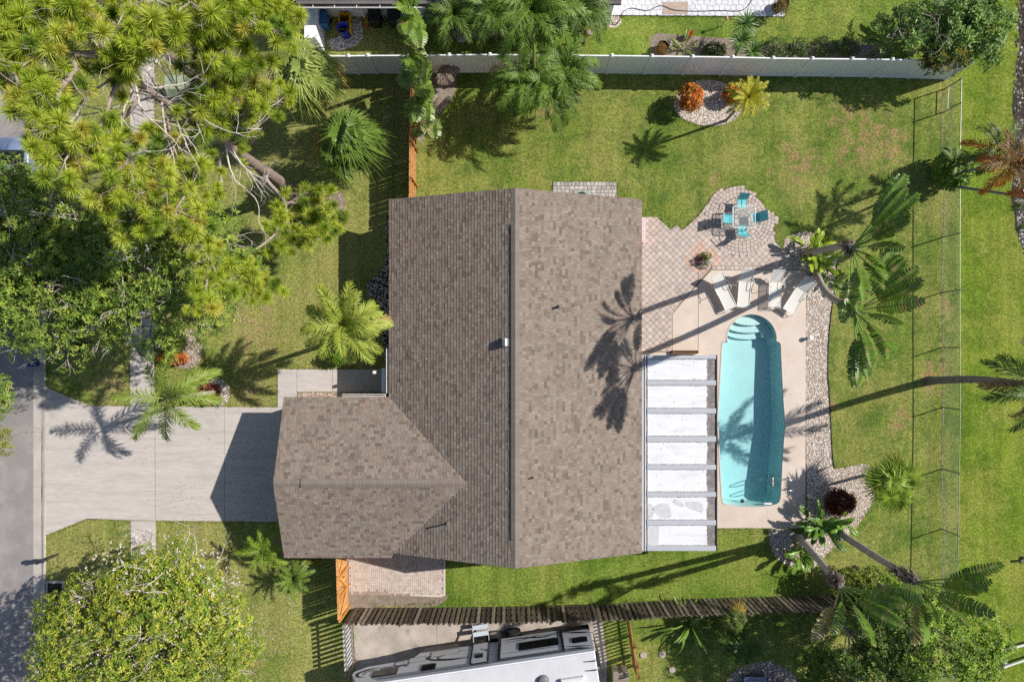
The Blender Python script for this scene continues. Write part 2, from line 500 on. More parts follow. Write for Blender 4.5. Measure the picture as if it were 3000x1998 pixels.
bp = wnt.nodes.new('ShaderNodeBump'); bp.inputs['Strength'].default_value = 0.15
wnt.links.new(nz.outputs[0], bp.inputs['Height']); wnt.links.new(bp.outputs[0], wgl.inputs['Normal'])
M['water'] = wm
# ------------------------------------------------------------------ the setting
BIG = 220.0
def gpoly(pts): return GP(pts)

mb = MB()
sheet(mb, [(-BIG, -BIG), (BIG, -BIG), (BIG, BIG), (-BIG, BIG)], 0.0, holes=[GP([(2062, 880), (2330, 880), (2330, 1510), (2062, 1510)])])
struct(mb.build('ground', M['lawn']))

mb = MB(); sheet(mb, GP([(120, -800), (1206, -800), (1206, 3000), (120, 3000)]), 0.004)
struct(mb.build('front_lawn', M['front_lawn']))
mb = MB(); sheet(mb, GP([(2800, -1500), (2963, -1500)] + [(2982 - (14 if 250 < y < 700 else 0) + 4 * math.sin(y * 0.02) + 4 * math.sin(y * 0.05 + 1), y) for y in range(-40, 680, 16)] + [(2985, 700), (3010, 760), (3040, 900), (3060, 3500), (2800, 3500)]), 0.004)
struct(mb.build('bank_lawn', M['bank']))
mb = MB(); sheet(mb, GP([(1211, -900), (2770, -900), (2764, 228), (1211, 224)]), 0.004)
struct(mb.build('neighbour_lawn', M['side_lawn']))
mb = MB(); sheet(mb, GP([(1296, 1560), (1900, 1570), (2010, 1590), (2110, 1560), (2200, 1580), (2300, 1625), (2330, 1680), (2300, 1745), (2100, 1754), (1780, 1770), (1296, 1777)]), 0.004)
struct(mb.build('side_lawn', M['side_lawn']))
# rocky canal bank past the strip of grass
mb = MB(); sheet(mb, GP([(2940, -1500), (4200, -1500), (4200, 3500), (2940, 3500)]), 0.002)
struct(mb.build('canal_bank', M['darksoil']))

# road, gutter and kerb
mb = MB(); sheet(mb, GP([(-2500, -2500), (99, -2500), (99, 4500), (-2500, 4500)]), 0.006)
struct(mb.build('road', M['asphalt']))
kerb_prof = [(98, 0.010), (110, 0.0085), (121, 0.008), (125, 0.03), (129, 0.085), (134, 0.10), (135, 0.0)]
edges = list(np.arange(-1140, 3300, 171.0)) 
for k in range(len(edges) - 1):
    mb = MB(); a, b = edges[k] + 0.35, edges[k + 1] - 0.35
    # dropped kerb across the driveway
    def hgt(z, y): return z * (0.35 if 1130 < y < 1560 else 1.0) if z > 0.02 else z
    v = [G(x, y, hgt(z, y)) for y in (a, b) for x, z in kerb_prof]
    n = len(kerb_prof)
    mb.add(v, [[i, i + n, i + n + 1, i + 1][::-1] for i in range(n - 1)])
    mb.add([v[i] for i in range(n)], [list(range(n))]); mb.add([v[n + i] for i in range(n)], [list(range(n))[::-1]])
    if k == 0:
        kerb = bpy.data.objects.new('kerb', None); COL.objects.link(kerb); OFF[kerb.as_pointer()] = np.zeros(3); struct(kerb)
    mb.build('kerb_stone', M['kerb'], kerb)
mb = MB(); sheet(mb, GP([(121.5, -400), (125.5, -400)] + [(125 + 1.2 * math.sin(y * .05), y) for y in range(1150, 1480, 12)] + [(125.5, 2300), (121.5, 2300)]), 0.0125)
M['gutterdirt'] = mat('gutter_dirt', C(96, 80, 66), 0.95, 0.3, 2, col2=C(150, 140, 130), mscale=0.9, mix=(0.4, 0.6), world_co=True)
struct(mb.build('gutter_dirt', M['gutterdirt'], kerb))

# driveway: slabs with joints between them
drive = bpy.data.objects.new('driveway', None); COL.objects.link(drive); OFF[drive.as_pointer()] = np.zeros(3); struct(drive)
def slabpart(pts, parent, mname, z1=0.03, name='slab'):
    mb = MB(); slab(mb, GP(pts), -0.02, z1); return mb.build(name, M[mname], parent)
slabpart([(135.5, 1134), (263, 1189), (383, 1190), (383, 1523), (256, 1518), (135.5, 1567)], drive, 'concrete')
slabpart([(383.2, 1190), (454.2, 1190.5), (454.6, 1524), (383.2, 1523)], drive, 'concrete')
slabpart([(455.6, 1190.5), (657.6, 1192), (657.6, 1526), (456, 1524)], drive, 'concrete')
slabpart([(658.6, 1192), (905, 1194), (905, 1529), (658.6, 1526)], drive, 'concrete')
mb = MB(); sheet(mb, GP([(137, 1190), (905, 1194), (905, 1528), (137, 1520)]), 0.012); mb.build('joint_bed', M['joint'], drive)

walk = bpy.data.objects.new('sidewalk', None); COL.objects.link(walk); OFF[walk.as_pointer()] = np.zeros(3); struct(walk)
ys = [1189.2, 1094, 998, 902, 806, 710, 614, 518, 422, 326, 230, 134, 38, -58]
for a, b in zip(ys[:-1], ys[1:]): slabpart([(382, b + 0.5), (452, b + 0.5), (452, a - 0.5), (382, a - 0.5)], walk, 'concrete', 0.026)
ys = [1525, 1620, 1715, 1810, 1905, 2000, 2095]
for a, b in zip(ys[:-1], ys[1:]): slabpart([(384, a + 0.5), (456, a + 0.5), (456, b - 0.5), (384, b - 0.5)], walk, 'concrete', 0.026)

entry = bpy.data.objects.new('entry_path', None); COL.objects.link(entry); OFF[entry.as_pointer()] = np.zeros(3); struct(entry)
slabpart([(814, 1082), (869.5, 1082), (869.5, 1193), (814, 1192.5)], entry, 'concrete')
slabpart([(870.5, 1082), (974, 1082), (974, 1147), (870.5, 1147)], entry, 'concrete')
slabpart([(975, 1082), (1200, 1082), (1200, 1147), (975, 1147)], entry, 'concrete')

# caravan pad next door
pad = bpy.data.objects.new('parking_pad', None); COL.objects.link(pad); OFF[pad.as_pointer()] = np.zeros(3); struct(pad)
slabpart([(1035, 1822), (1279, 1818), (1284, 2200), (1052, 2200)], pad, 'pad')
slabpart([(1280, 1818), (1477, 1814), (1482, 2200), (1285, 2200)], pad, 'pad')
slabpart([(1478, 1814), (1764, 1810), (1778, 1931), (1776, 2200), (1483, 2200)], pad, 'pad')

# pool deck slabs with a pool-shaped opening
pool_px = [(85, 252), (92, 241), (117, 236)]
for a in np.linspace(math.radians(188), math.radians(-5), 26): pool_px.append((290 + 173 * math.cos(a), 222 - 173 * math.sin(a)))
pool_px += [(483, 243), (492, 262), (495, 340), (502, 500), (511, 660), (523, 800), (523, 820), (513, 940), (503, 1080), (497, 1210), (490, 1330), (480, 1354), (462, 1368), (420, 1379), (350, 1386), (280, 1387), (200, 1383), (110, 1371), (92, 1360), (84, 1335), (78, 1240), (70, 1100), (61, 930), (55, 800), (56, 740), (66, 580), (77, 400), (83, 290)]
POOL = [(2080 + x / 2.375, 900 + y / 2.375) for x, y in pool_px]
poolW = GP(POOL)
DECK = [(2084, 792), (2361, 792), (2358, 1546), (1862, 1546), (1862, 1032), (1970, 1032), (1970, 920), (2024, 856)]
deck = bpy.data.objects.new('pool_deck', None); COL.objects.link(deck); OFF[deck.as_pointer()] = np.zeros(3); struct(deck)
mb = MB(); slab(mb, GP(DECK), -0.05, 0.04, holes=[poolW]); mb.build('deck_slab', M['deck'], deck)
def joint(a, b, w=1.0, parent=deck, z=0.0445, mm='joint'):
    a, b = np.array(a, float), np.array(b, float); d = (b - a) / np.linalg.norm(b - a); n = np.array([-d[1], d[0]]) * w / 2
    mb = MB(); sheet(mb, GP([a - n, b - n, b + n, a + n]), z); mb.build('deck_joint', M[mm], parent)
M['paleline'] = mat('pale_joint', C(206, 198, 188), 0.8, 0.05, 3)
joint((2045, 800), (2045, 1036), 1.1)
joint((2116, 1002), (2050, 958), 1.0, mm='paleline'); joint((2291, 1003), (2357, 966), 1.0, mm='paleline')
joint((2303, 1246), (2357, 1246), 1.0, mm='paleline'); joint((2116, 1486), (2102, 1500), 0.8, mm='paleline'); joint((2284, 1480), (2357, 1545), 0.8, mm='paleline')
mb = MB()
for dx, dy in ((0, 0), (0, 5)): lathe(mb, G(2050.5 + dx, 883 + dy, 0.041), [(0.035, 0), (0.035, 0.004), (0, 0.004)], 10)
mb.build('drain_hole', M['dark'], deck)
mb = MB(); bbox(mb, G(2247, 1492, 0.036), G(2263, 1508, 0.047)); mb.build('skimmer_lid', M['coping'], deck)

# pool: shell, steps, water
pool = thing('swimming_pool', 'long fibreglass pool with blue water and rounded step end', 'pool', G(2200, 1200))
W = np.array([p[:2] for p in poolW])
cen = G(2200, 1200)[:2]
def inset(d):
    q = []
    n = len(W)
    for i in range(n):
        t = W[(i + 1) % n] - W[i - 1]; t /= np.linalg.norm(t); nn = np.array([-t[1], t[0]])
        if area(W) < 0: nn = -nn
        q.append(W[i] + nn * d)
    return np.array(q)
ytop, ybot = G(0, 930)[1], G(0, 1486)[1]
def floorz(y): 
    s = np.clip((G(0, 1000)[1] - y) / (G(0, 1000)[1] - ybot), 0, 1)
    return -0.80 - 0.46 * s
levels = [(0.0, 0.036), (0.0, -0.10), (0.02, -0.35), (0.05, -0.55), (0.20, -1.0)]
mb = MB(); rings = []
for d, z in levels[:-1]: rings.append(np.c_[inset(d), np.full(len(W), z)])
q = inset(0.10); fz = np.array([floorz(y) for y in q[:, 1]]); rings.append(np.c_[q, fz + 0.16])
q = inset(0.26); fz = np.array([floorz(y) for y in q[:, 1]]); rings.append(np.c_[q, fz])
n = len(W)
for a, b in zip(rings[:-1], rings[1:]):
    mb.add(np.vstack([a, b]), [[i, (i + 1) % n, n + (i + 1) % n, n + i][::-1] for i in range(n)], smooth=True)
ft = tess([q.tolist()]); mb.add(rings[-1], ft)
mb.build('shell', M['poolshell'], pool)
# steps in the rounded end
for k, (r, z) in enumerate(((2.55, -0.26), (1.9, -0.45), (1.3, -0.63))):
    mb = MB(); c0 = G(2202, 993.5); rr = [1.22, 0.82, 0.42][k]
    top = 993.5 - 72.8
    # each tread is a crescent between the wall and an arc
    yc = [935, 954, 970][k]; half = [50, 62, 68][k]
    pts = [(2202 + half * math.cos(a) * 1.0, yc + (18 + 3 * k) * math.sin(a)) for a in np.linspace(0, math.pi, 14)]
    back = [(2202 + 71.5 * math.cos(a), 993.5 - 71.5 * math.sin(a)) for a in np.linspace(math.radians(180 - [55, 38, 24][k]), math.radians([55, 38, 24][k]), 14)]
    slab(mb, GP(pts + back), -1.0, z); mb.build('step', M['poolshell'], pool)
# bench ledge round the right of the rounded end
mb = MB(); pts = [(2202 + 71.8 * math.cos(a), 993.5 - 71.8 * math.sin(a)) for a in np.linspace(math.radians(50), math.radians(2), 12)]
pts += [(2202 + 40 * math.cos(a), 990 - 42 * math.sin(a)) for a in np.linspace(math.radians(2), math.radians(50), 12)]
slab(mb, GP(pts), -1.0, -0.40); mb.build('bench', M['poolshell'], pool)
mb = MB(); w2 = inset(-0.03); zt = -0.12
slab(mb, w2.tolist(), -1.7, zt); ft = tess([w2.tolist()])
mb.add(np.c_[w2, np.full(n, -1.7)], ft)
mb.build('water', M['water'], pool)
mb = MB(); lathe(mb, G(2185, 1474, -0.55), [(0.10, 0), (0.10, 0.02), (0, 0.02)], 12); mb.build('return_jet', M['dark'], pool)
mb = MB(); bbox(mb, G(2240, 1473, -0.1), G(2262, 1478, -0.02)); mb.build('skimmer', M['trim'], pool)
# slim coping lip
mb = MB(); a = inset(-0.05); b = inset(0.012)
for (u, zu), (l, zl) in zip([(a, 0.042), (a, 0.055), (b, 0.055)], [(a, 0.055), (b, 0.055), (b, 0.03)]):
    mb.add(np.vstack([np.c_[u, np.full(n, zu)], np.c_[l, np.full(n, zl)]]), [[i, (i + 1) % n, n + (i + 1) % n, n + i][::-1] for i in range(n)])
mb.build('coping', M['coping'], pool)
lad = thing('pool_ladder', 'chrome pool ladder with white treads at the deep end', 'ladder', G(2286, 1410))
for y in (1398, 1428):
    mb = MB(); tube(mb, curve([G(2312, y, 0.03), G(2310, y, 0.55), G(2300, y, 0.78), G(2284, y, 0.72), G(2275, y, 0.3), G(2272, y, -0.85)], 6), 0.024, 8); mb.build('rail', M['galv'], lad)
for z in (-0.25, -0.5, -0.75):
    mb = MB(); bbox(mb, G(2268.5, 1399.5, z), G(2275, 1426.5, z + 0.03)); mb.build('tread', M['whiteframe'], lad)

# ------------------------------------------------------------------ paved patio (each block its own piece)
PATIO = [(1850, 637), (1924, 637), (1965, 675), (1982, 660), (1998, 676), (2045, 635), (2066, 606), (2085, 578), (2106, 560), (2132, 550), (2160, 547), (2186, 552), (2206, 566), (2222, 586), (2245, 612), (2281, 640), (2270, 665), (2267, 690), (2270, 708), (2284, 724), (2310, 745), (2345, 770), (2361, 779), (2361, 791), (2083, 791), (2022, 855), (1969, 919), (1969, 1030), (1850, 1030)]
patio = bpy.data.objects.new('patio', None); COL.objects.link(patio); OFF[patio.as_pointer()] = np.zeros(3); struct(patio)
PW = GP(PATIO); PATIO_D = [(x, 779.5 if (y == 791) else y) for x, y in PATIO]
mb = MB(); sheet(mb, PW, 0.012); mb.build('sand_bed', M['soil'], patio)
pav_cols = [C(186, 172, 162), C(180, 166, 158), C(190, 177, 168), C(174, 162, 154), C(186, 170, 158), C(182, 168, 158)]
pink = C(198, 166, 148)
cc = np.array([2172.0, 642.0]); RC = 104.0
pieces = []
dp = 13.7 * math.sqrt(2) / 2          # half diagonal in px
for i in range(-10, 60):
    for j in range(-10, 90):
        for o in (0, 1):
            x = 1846 + (2 * i + o) * dp; y = 540 + (2 * j + o) * dp
            if x > 2380 or y > 1045: continue
            g = dp - 0.5
            cell = [(x - g, y), (x, y + g), (x + g, y), (x, y - g)]
            if math.hypot(x - cc[0], y - cc[1]) < RC + 2: continue
            if 2046 < x < 2074 and 748 < y < 778: continue
            q = clip_convex(PATIO_D, cell[::-1])
            if len(q) < 3: q = clip_convex(PATIO_D, cell)
            if len(q) < 3 or abs(area(q)) < 12: continue
            ring = (abs(x - 2060) + abs(y - 763)) < 52
            pieces.append((q, pink if ring and rng.random() < .75 else pav_cols[rng.integers(6)]))
for k, r in enumerate(np.arange(2, RC, 10.6)):
    nseg = max(6, int(2 * math.pi * (r + 5) / 11.5)); ph = rng.uniform(0, 1)
    for s in range(nseg):
        a0, a1 = (s + ph) * 2 * math.pi / nseg, (s + 1 + ph) * 2 * math.pi / nseg
        e = 0.45 / max(r + 5, 4)
        cell = [(cc[0] + rr * math.cos(a), cc[1] + rr * math.sin(a)) for rr, a in ((r + 0.4, a0 + e), (r + 10.2, a0 + e), (r + 10.2, a1 - e), (r + 0.4, a1 - e))]
        m_ = np.mean(cell, 0)
        if not inside(PATIO, [m_])[0]: continue
        pieces.append((cell, pav_cols[rng.integers(6)]))
for x in np.arange(2086, 2360, 13.2):            # soldier row along the deck
    pieces.append(([(x, 780), (x + 12.4, 780), (x + 12.4, 790.4), (x, 790.4)], pav_cols[rng.integers(6)]))
pieces.sort(key=lambda q: -abs(area(q[0])) * (1 + 0.25 * rng.random()))
rest = MB()
for k, (q, col) in enumerate(pieces):
    mb = MB() if k < 290 else rest
    z = 0.036 + rng.uniform(-0.003, 0.003); f = rng.uniform(0.93, 1.07)
    pieces_poly(mb, GP(q), 0.0, z, 0.006, tuple(np.array(col) * f))
    if k < 290: mb.build('paver', M['paver'], patio)
struct(rest.build('paver_field', M['paver'], patio), 'stuff')

# small paver pad by the north gable, where the cooling unit stands
acpad = bpy.data.objects.new('unit_pad', None); COL.objects.link(acpad); OFF[acpad.as_pointer()] = np.zeros(3); struct(acpad)
mb = MB(); sheet(mb, GP([(1620, 534), (1806, 536), (1806, 640), (1620, 640)]), 0.01); mb.build('sand_bed', M['soil'], acpad)
grey = [C(172, 166, 160), C(160, 154, 150), C(182, 176, 170), C(150, 144, 140)]
for r, y in enumerate(np.arange(535, 600, 10.6)):
    x = 1620
    while x < 1804:
        w = 11.0 if r == 0 else rng.uniform(8, 15); w = min(w, 1806 - x)
        mb = MB(); pieces_poly(mb, GP([(x + .5, y + .5), (x + w - .5, y + .5), (x + w - .5, y + (13 if r == 0 else 10.2)), (x + .5, y + (13 if r == 0 else 10.2))]) if r else GP([(x + .5, y - 1), (x + w - .5, y - 1), (x + w - .5, y + 10.2), (x + .5, y + 10.2)]), 0, 0.04, 0.006, grey[rng.integers(4)])
        mb.build('paver', M['paver'], acpad); x += w

# herringbone brick yard by the gate
by = bpy.data.objects.new('brick_yard', None); COL.objects.link(by); OFF[by.as_pointer()] = np.zeros(3); struct(by)
mb = MB(); sheet(mb, GP([(1018, 1540), (1306, 1540), (1304, 1745), (1140, 1742), (1018, 1742)]), 0.012); mb.build('sand_bed', M['grout'], by)
mb = MB(); sheet(mb, GP(smooth_poly([(1012, 1735), (1150, 1738), (1300, 1738), (1296, 1765), (1240, 1778), (1120, 1776), (1010, 1785)], 4)), 0.008); mb.build('bare_soil', M['soil'], by)
bcols = [C(188, 174, 163), C(184, 169, 158), C(194, 181, 170), C(178, 164, 154), C(187, 175, 166)]
YB = [(1022, 1545), (1298, 1545), (1298, 1741), (1140, 1739), (1136, 1730), (1022, 1732)]
mb = MB(); u = 6.0
for i in range(0, 50):
    for j in range(0, 40):
        k = (i - j) % 4
        x, y = 1022 + i * u, 1545 + j * u
        if k == 0: cell = [(x + .25, y + .25), (x + 2 * u - .25, y + .25), (x + 2 * u - .25, y + u - .25), (x + .25, y + u - .25)]
        elif k == 3: cell = [(x + .25, y + .25 - u * 0), (x + u - .25, y + .25), (x + u - .25, y + 2 * u - .25), (x + .25, y + 2 * u - .25)]
        else: continue
        if not inside(YB, [np.mean(cell, 0)])[0]: continue
        pieces_poly(mb, GP(cell), 0.0, 0.036 + rng.uniform(-.003, .003), 0.005, tuple(np.array(bcols[rng.integers(5)]) * rng.uniform(.94, 1.06)))
struct(mb.build('brick_field', M['paver'], by), 'stuff')
mb = MB(); slab(mb, GP([(1299, 1600), (1305, 1600), (1305, 1742), (1292, 1748), (1200, 1744), (1200, 1741), (1299, 1741)]), 0, 0.045); mb.build('edging', M['coping'], by)

# neighbour's patio of pale crazy paving
np_ = bpy.data.objects.new('neighbour_patio', None); COL.objects.link(np_); OFF[np_.as_pointer()] = np.zeros(3); struct(np_)
NP = [(1776, -260), (2299, -260), (2299, 51), (1776, 47)]
mb = MB(); slab(mb, GP(NP), -0.02, 0.04); mb.build('patio_slab', M['joint'], np_)
def hv(i, j):
    r = np.random.default_rng((i * 7919 + j * 104729) % (2 ** 31)); return r.uniform(-3.2, 3.2, 2)
hs = 10.0
for j in range(-4, 8):
    for i in range(-1, 32):
        cx = 1776 + i * hs * math.sqrt(3) + (j % 2) * hs * math.sqrt(3) / 2; cy = -20 + j * hs * 1.5
        cell = []
        for k in range(6):
            a = math.radians(60 * k + 30); vx, vy = cx + hs * math.cos(a), cy + hs * math.sin(a)
            key = (int(round(vx / 4.33)), int(round(vy / 5.0)))
            o = hv(*key); cell.append((vx + o[0], vy + o[1]))
        c_ = np.mean(cell, 0); cell = [(x + (c_[0] - x) * .045, y + (c_[1] - y) * .045) for x, y in cell]
        q = clip_convex(cell, [(1776.5, -258), (2298.5, -258), (2298.5, 50.5), (1776.5, 46.5)])
        if len(q) < 3 or abs(area(q)) < 10 or c_[1] < -30: continue
        mb = MB(); pieces_poly(mb, GP(q), 0.03, 0.055, 0.004, tuple(np.array(C(206, 208, 212)) * rng.uniform(.95, 1.04)))
        mb.build('flagstone', M['paver'], np_)
# ------------------------------------------------------------------ the house
house = thing('house', 'single storey house with brown shingle gable roofs beside the pool', 'house', G(1511, 1100))
EZ, SL = 2.75, 0.385
XW, XE, XR = 1172.0, 1850.0, 1511.0
YN, YS = 619.0, 1572.0
RZ = EZ + (XR - XW) / S * SL
GXW, GYN, GYS = 886.0, 1154.0, 1583.0
GYR = (GYN + GYS) / 2
GRZ = EZ + (GYS - GYR) / S * SL
GXE = XW + (GRZ - EZ) / SL * S

# walls
mb = MB(); bbox(mb, G(1200, 640, 0), G(1822, 1552, 2.72)); mb.build('wall', M['stucco'], house)
mb = MB(); bbox(mb, G(908, 1172, 0), G(1198, 1566, 2.7)); mb.build('wall', M['stucco'], house)
for (x, y0, y1, yr, rz) in ((1511, 0, 0, 0, 0),):
    for yy, s in ((642, 1), (1550, -1)):
        mb = MB(); a, b, c = G(1200, yy, 2.72), G(1822, yy, 2.72), G(1511, yy, 2.72 + 311 / S * SL - 0.12)
        a2, b2, c2 = [p + np.array([0, s * -0.12, 0]) for p in (a, b, c)]
        mb.add([a, b, c, a2, b2, c2], [[0, 1, 2]]); mb.add([a, b, c, a2, b2, c2], [[5, 4, 3]]); mb.add([a, b, c, a2, b2, c2], [[0, 3, 4, 1], [1, 4, 5, 2], [2, 5, 3, 0]]); mb.build('gable_wall', M['stucco'], house)
mb = MB(); a, b, c = G(910, 1172, 2.7), G(910, 1566, 2.7), G(910, GYR, 2.7 + 197 / S * SL - 0.12)
o = np.array([0.12, 0, 0]); mb.add([a, b, c, a + o, b + o, c + o], [[0, 1, 2], [5, 4, 3]]); mb.add([a, b, c, a + o, b + o, c + o], [[0, 3, 4, 1], [1, 4, 5, 2], [2, 5, 3, 0]]); mb.build('gable_wall', M['stucco'], house)
gd = MB(); bbox(gd, G(904, 1225, 0.02), G(907.5, 1510, 2.15)); gdo = gd.build('garage_door', M['trim'], house)
for k in range(4):
    mb = MB(); bbox(mb, G(902.8, 1228, 0.06 + k * 0.52), G(904, 1507, 0.52 + k * 0.52)); mb.build('door_panel', M['trim'], gdo)
for (x0, x1, y0, y1, z0, z1) in ((1822.2, 1824, 720, 800, 0.9, 2.0), (1822.2, 1824, 860, 980, 0.05, 2.05), (1822.2, 1824, 1150, 1300, 0.05, 2.05), (1198, 1199.8, 700, 780, 0.9, 2.0), (1198, 1199.8, 880, 960, 0.9, 2.0)):
    mb = MB(); bbox(mb, G(x0, y0, z0), G(x1, y1, z1)); w_ = mb.build('window', M['dark'], house)
    mb = MB()
    for a, b in (((y0 - 2, z0 - .05), (y1 + 2, z0)), ((y0 - 2, z1), (y1 + 2, z1 + .05)), ((y0 - 2.5, z0), (y0, z1)), ((y1, z0), (y1 + 2.5, z1)), (((y0 + y1) / 2 - 1, z0), ((y0 + y1) / 2 + 1, z1))):
        bbox(mb, G(x0 - .6, a[0], a[1]), G(x1 + .6, b[0], b[1]))
    mb.build('window_frame', M['trim'], w_)

# roof decks (solid under the shingles)
T = 0.14
def plane(mb, pts, t=T):
    p = np.array(pts); q = p - np.array([0, 0, t]); n = len(p)
    br_ = C(84, 74, 68)
    mb.add(np.vstack([p, q]), [list(range(n))], br_); mb.add(np.vstack([p, q]), [[n + i for i in range(n)][::-1]], br_)
    mb.add(np.vstack([p, q]), [[i, n + i, n + (i + 1) % n, (i + 1) % n] for i in range(n)], br_)
mb = MB()
d = 0.0
plane(mb, [G(XW, YN, EZ), G(XW, GYN, EZ), G(GXE, GYR, GRZ), G(XW + (GYS - YS) / S * S * 0 + (YS - GYR) * 0 + (GXE - XW) * (GYS - YS) / (GYS - GYR), YS, EZ + (GRZ - EZ) * (GYS - YS) / (GYS - GYR)), G(XR, YS, RZ), G(XR, YN, RZ)][::-1][::-1])
plane(mb, [G(XE, YS, EZ), G(XE, YN, EZ), G(XR, YN, RZ), G(XR, YS, RZ)])
plane(mb, [G(GXW, GYN, EZ), G(GXW, GYR, GRZ), G(GXE, GYR, GRZ), G(XW, GYN, EZ)])
plane(mb, [G(GXW, GYR, GRZ), G(GXW, GYS, EZ), G(XW, GYS, EZ), G(GXE, GYR, GRZ)])
roof = mb.build('roof', M['matte'], house)
shc = [C(132, 124, 114), C(124, 115, 107), C(138, 131, 121), C(113, 102, 95), C(126, 116, 109), C(133, 125, 116), C(106, 96, 90)]
shp = np.array([.24, .20, .13, .10, .17, .12, .04])
EXP = 0.148
allsh = []
def shingle_plane(O, A, U, la, lu, keep):
    """O eave corner, A unit along the eave, U unit up the slope"""
    nrm = np.cross(A, U); nrm /= np.linalg.norm(nrm)
    if nrm[2] < 0: nrm = -nrm
    rows = int(lu / EXP) + 1
    for r in range(rows):
        u0 = r * EXP; u1 = min(u0 + EXP * 1.12, lu)
        if u1 - u0 < 0.02: continue
        a = -rng.uniform(0, .25)
        prev = -1
        while a < la:
            w = rng.choice([0.12, 0.16, 0.19, 0.24, 0.30], p=[.2, .27, .25, .18, .10]) * rng.uniform(.92, 1.08)
            b = min(a + w, la); a0 = max(a, 0)
            a = a + w
            if b - a0 < 0.03: continue
            mid = O + A * (a0 + b) / 2 + U * (u0 + u1) / 2
            if not keep(mid): continue
            th = 0.011 + (0.007 if rng.random() < 0.45 else 0)
            i = rng.choice(7, p=shp)
            if i == prev: i = rng.choice(7, p=shp)
            prev = i; mxx = rng.uniform(0, 1); br = .94 * (rng.uniform(.84, 1.07) if rng.random() < .80 else rng.uniform(.60, .82))
            g = 0.005
            v = [O + A * (a0 + g) + U * u0, O + A * (b - g) + U * u0, O + A * (b - g) + U * u1, O + A * (a0 + g) + U * u1]
            v = [v[0] + nrm * 0.0005, v[1] + nrm * 0.0005, v[2] + nrm * .0005, v[3] + nrm * .0005, v[0] + nrm * (th + .006), v[1] + nrm * (th + .006), v[2] + nrm * .003, v[3] + nrm * .003]
            allsh.append((mid, v, tuple((np.array(C(134, 118, 108)) * (1 - mxx) + np.array(C(140, 131, 120)) * mxx) * br)))
sl = math.atan(SL)
def onmain(m):   # not buried below the garage roof
    if m[0] > G(GXE, 0)[0]: return True
    dy = abs(m[1] - G(0, GYR)[1]); gz = GRZ - dy * SL
    return m[2] > gz - 0.03
def ongar(m):
    mz = EZ + (m[0] - G(XW, 0)[0]) * SL
    return m[2] > mz - 0.03
up = lambda x, y: np.array([x * math.cos(sl), y * math.cos(sl), math.sin(sl)])
Lr = (YS - YN) / S
shingle_plane(G(XW, YN, EZ) - up(1, 0) * 0.04, np.array([0, -1.0, 0]), up(1, 0), Lr, (XR - XW) / S / math.cos(sl), onmain)
shingle_plane(G(XE, YN, EZ) - up(-1, 0) * 0.04, np.array([0, -1.0, 0]), up(-1, 0), Lr, (XE - XR) / S / math.cos(sl), lambda m: True)
Lg = (GXE - GXW) / S
shingle_plane(G(GXW, GYN, EZ) - up(0, -1) * 0.04, np.array([1.0, 0, 0]), up(0, -1), Lg, (GYR - GYN) / S / math.cos(sl), ongar)
shingle_plane(G(GXW, GYS, EZ) - up(0, 1) * 0.04, np.array([1.0, 0, 0]), up(0, 1), Lg, (GYS - GYR) / S / math.cos(sl), ongar)
# the highest, largest tabs are pieces of their own, the rest one field
order = sorted(range(len(allsh)), key=lambda i: -(np.linalg.norm(allsh[i][1][1] - allsh[i][1][0]) + 0.02 * allsh[i][0][2]))
rest = MB(); shm = M['shingle']
SF = np.array([[4, 5, 6, 7], [0, 1, 5, 4], [1, 2, 6, 5], [3, 0, 4, 7]])
def fixf(v, f):
    # faces wind so that the top looks up
    n = np.cross(v[5] - v[4], v[6] - v[4]); return f if n[2] > 0 else f[:, ::-1]
for k, i in enumerate(order):
    mid, v, t = allsh[i]; v = np.array(v)
    if k < 280:
        mb = MB(); mb.add(v, fixf(v, SF), t); mb.build('shingle', shm, roof)
    else: rest.add(v, fixf(v, SF), t)
struct(rest.build('shingle_field', shm, roof), 'stuff')
# ridge caps; raised over the ridge vents
def caps(p, q, vent0, vent1):
    p, q = np.array(p), np.array(q); d = q - p; L_ = np.linalg.norm(d); d /= L_
    sd = np.cross(d, (0, 0, 1)); n_ = int(L_ / 0.155)
    for k in range(n_):
        s0, s1 = k * L_ / n_, (k + 1) * L_ / n_ + 0.03
        vent = vent0 < s0 < vent1
        h = (0.075 if vent else 0.02); w = 0.185 if vent else 0.165; dz = w * SL
        c = tuple(np.array(C(122, 112, 106)) * rng.uniform(.93, 1.06))
        mb = MB(); v = []
        for s, e in ((s0, 0.0), (s1, -0.006)):
            o = p + d * s
            v += [o - sd * w + np.array([0, 0, h - dz + e - .02]), o - sd * w + np.array([0, 0, h - dz + e]), o + np.array([0, 0, h + e + .004]), o + sd * w + np.array([0, 0, h - dz + e]), o + sd * w + np.array([0, 0, h - dz + e - .02])]
        f = np.array([[i, i + 1, i + 6, i + 5] for i in range(4)])
        mb.add(v, f, c); mb.add(v, f[:, ::-1] + 0, c) if False else None
        mb.add(v, [[0, 1, 2, 3, 4][::-1]], c); mb.build('ridge_cap', shm, roof)
caps(G(XR, YN + 1, RZ), G(XR, YS - 1, RZ), 1.55, Lr - 1.35)
caps(G(GXW + 1, GYR, GRZ), G(GXE - 3, GYR, GRZ), 1.1, Lg - 1.6)
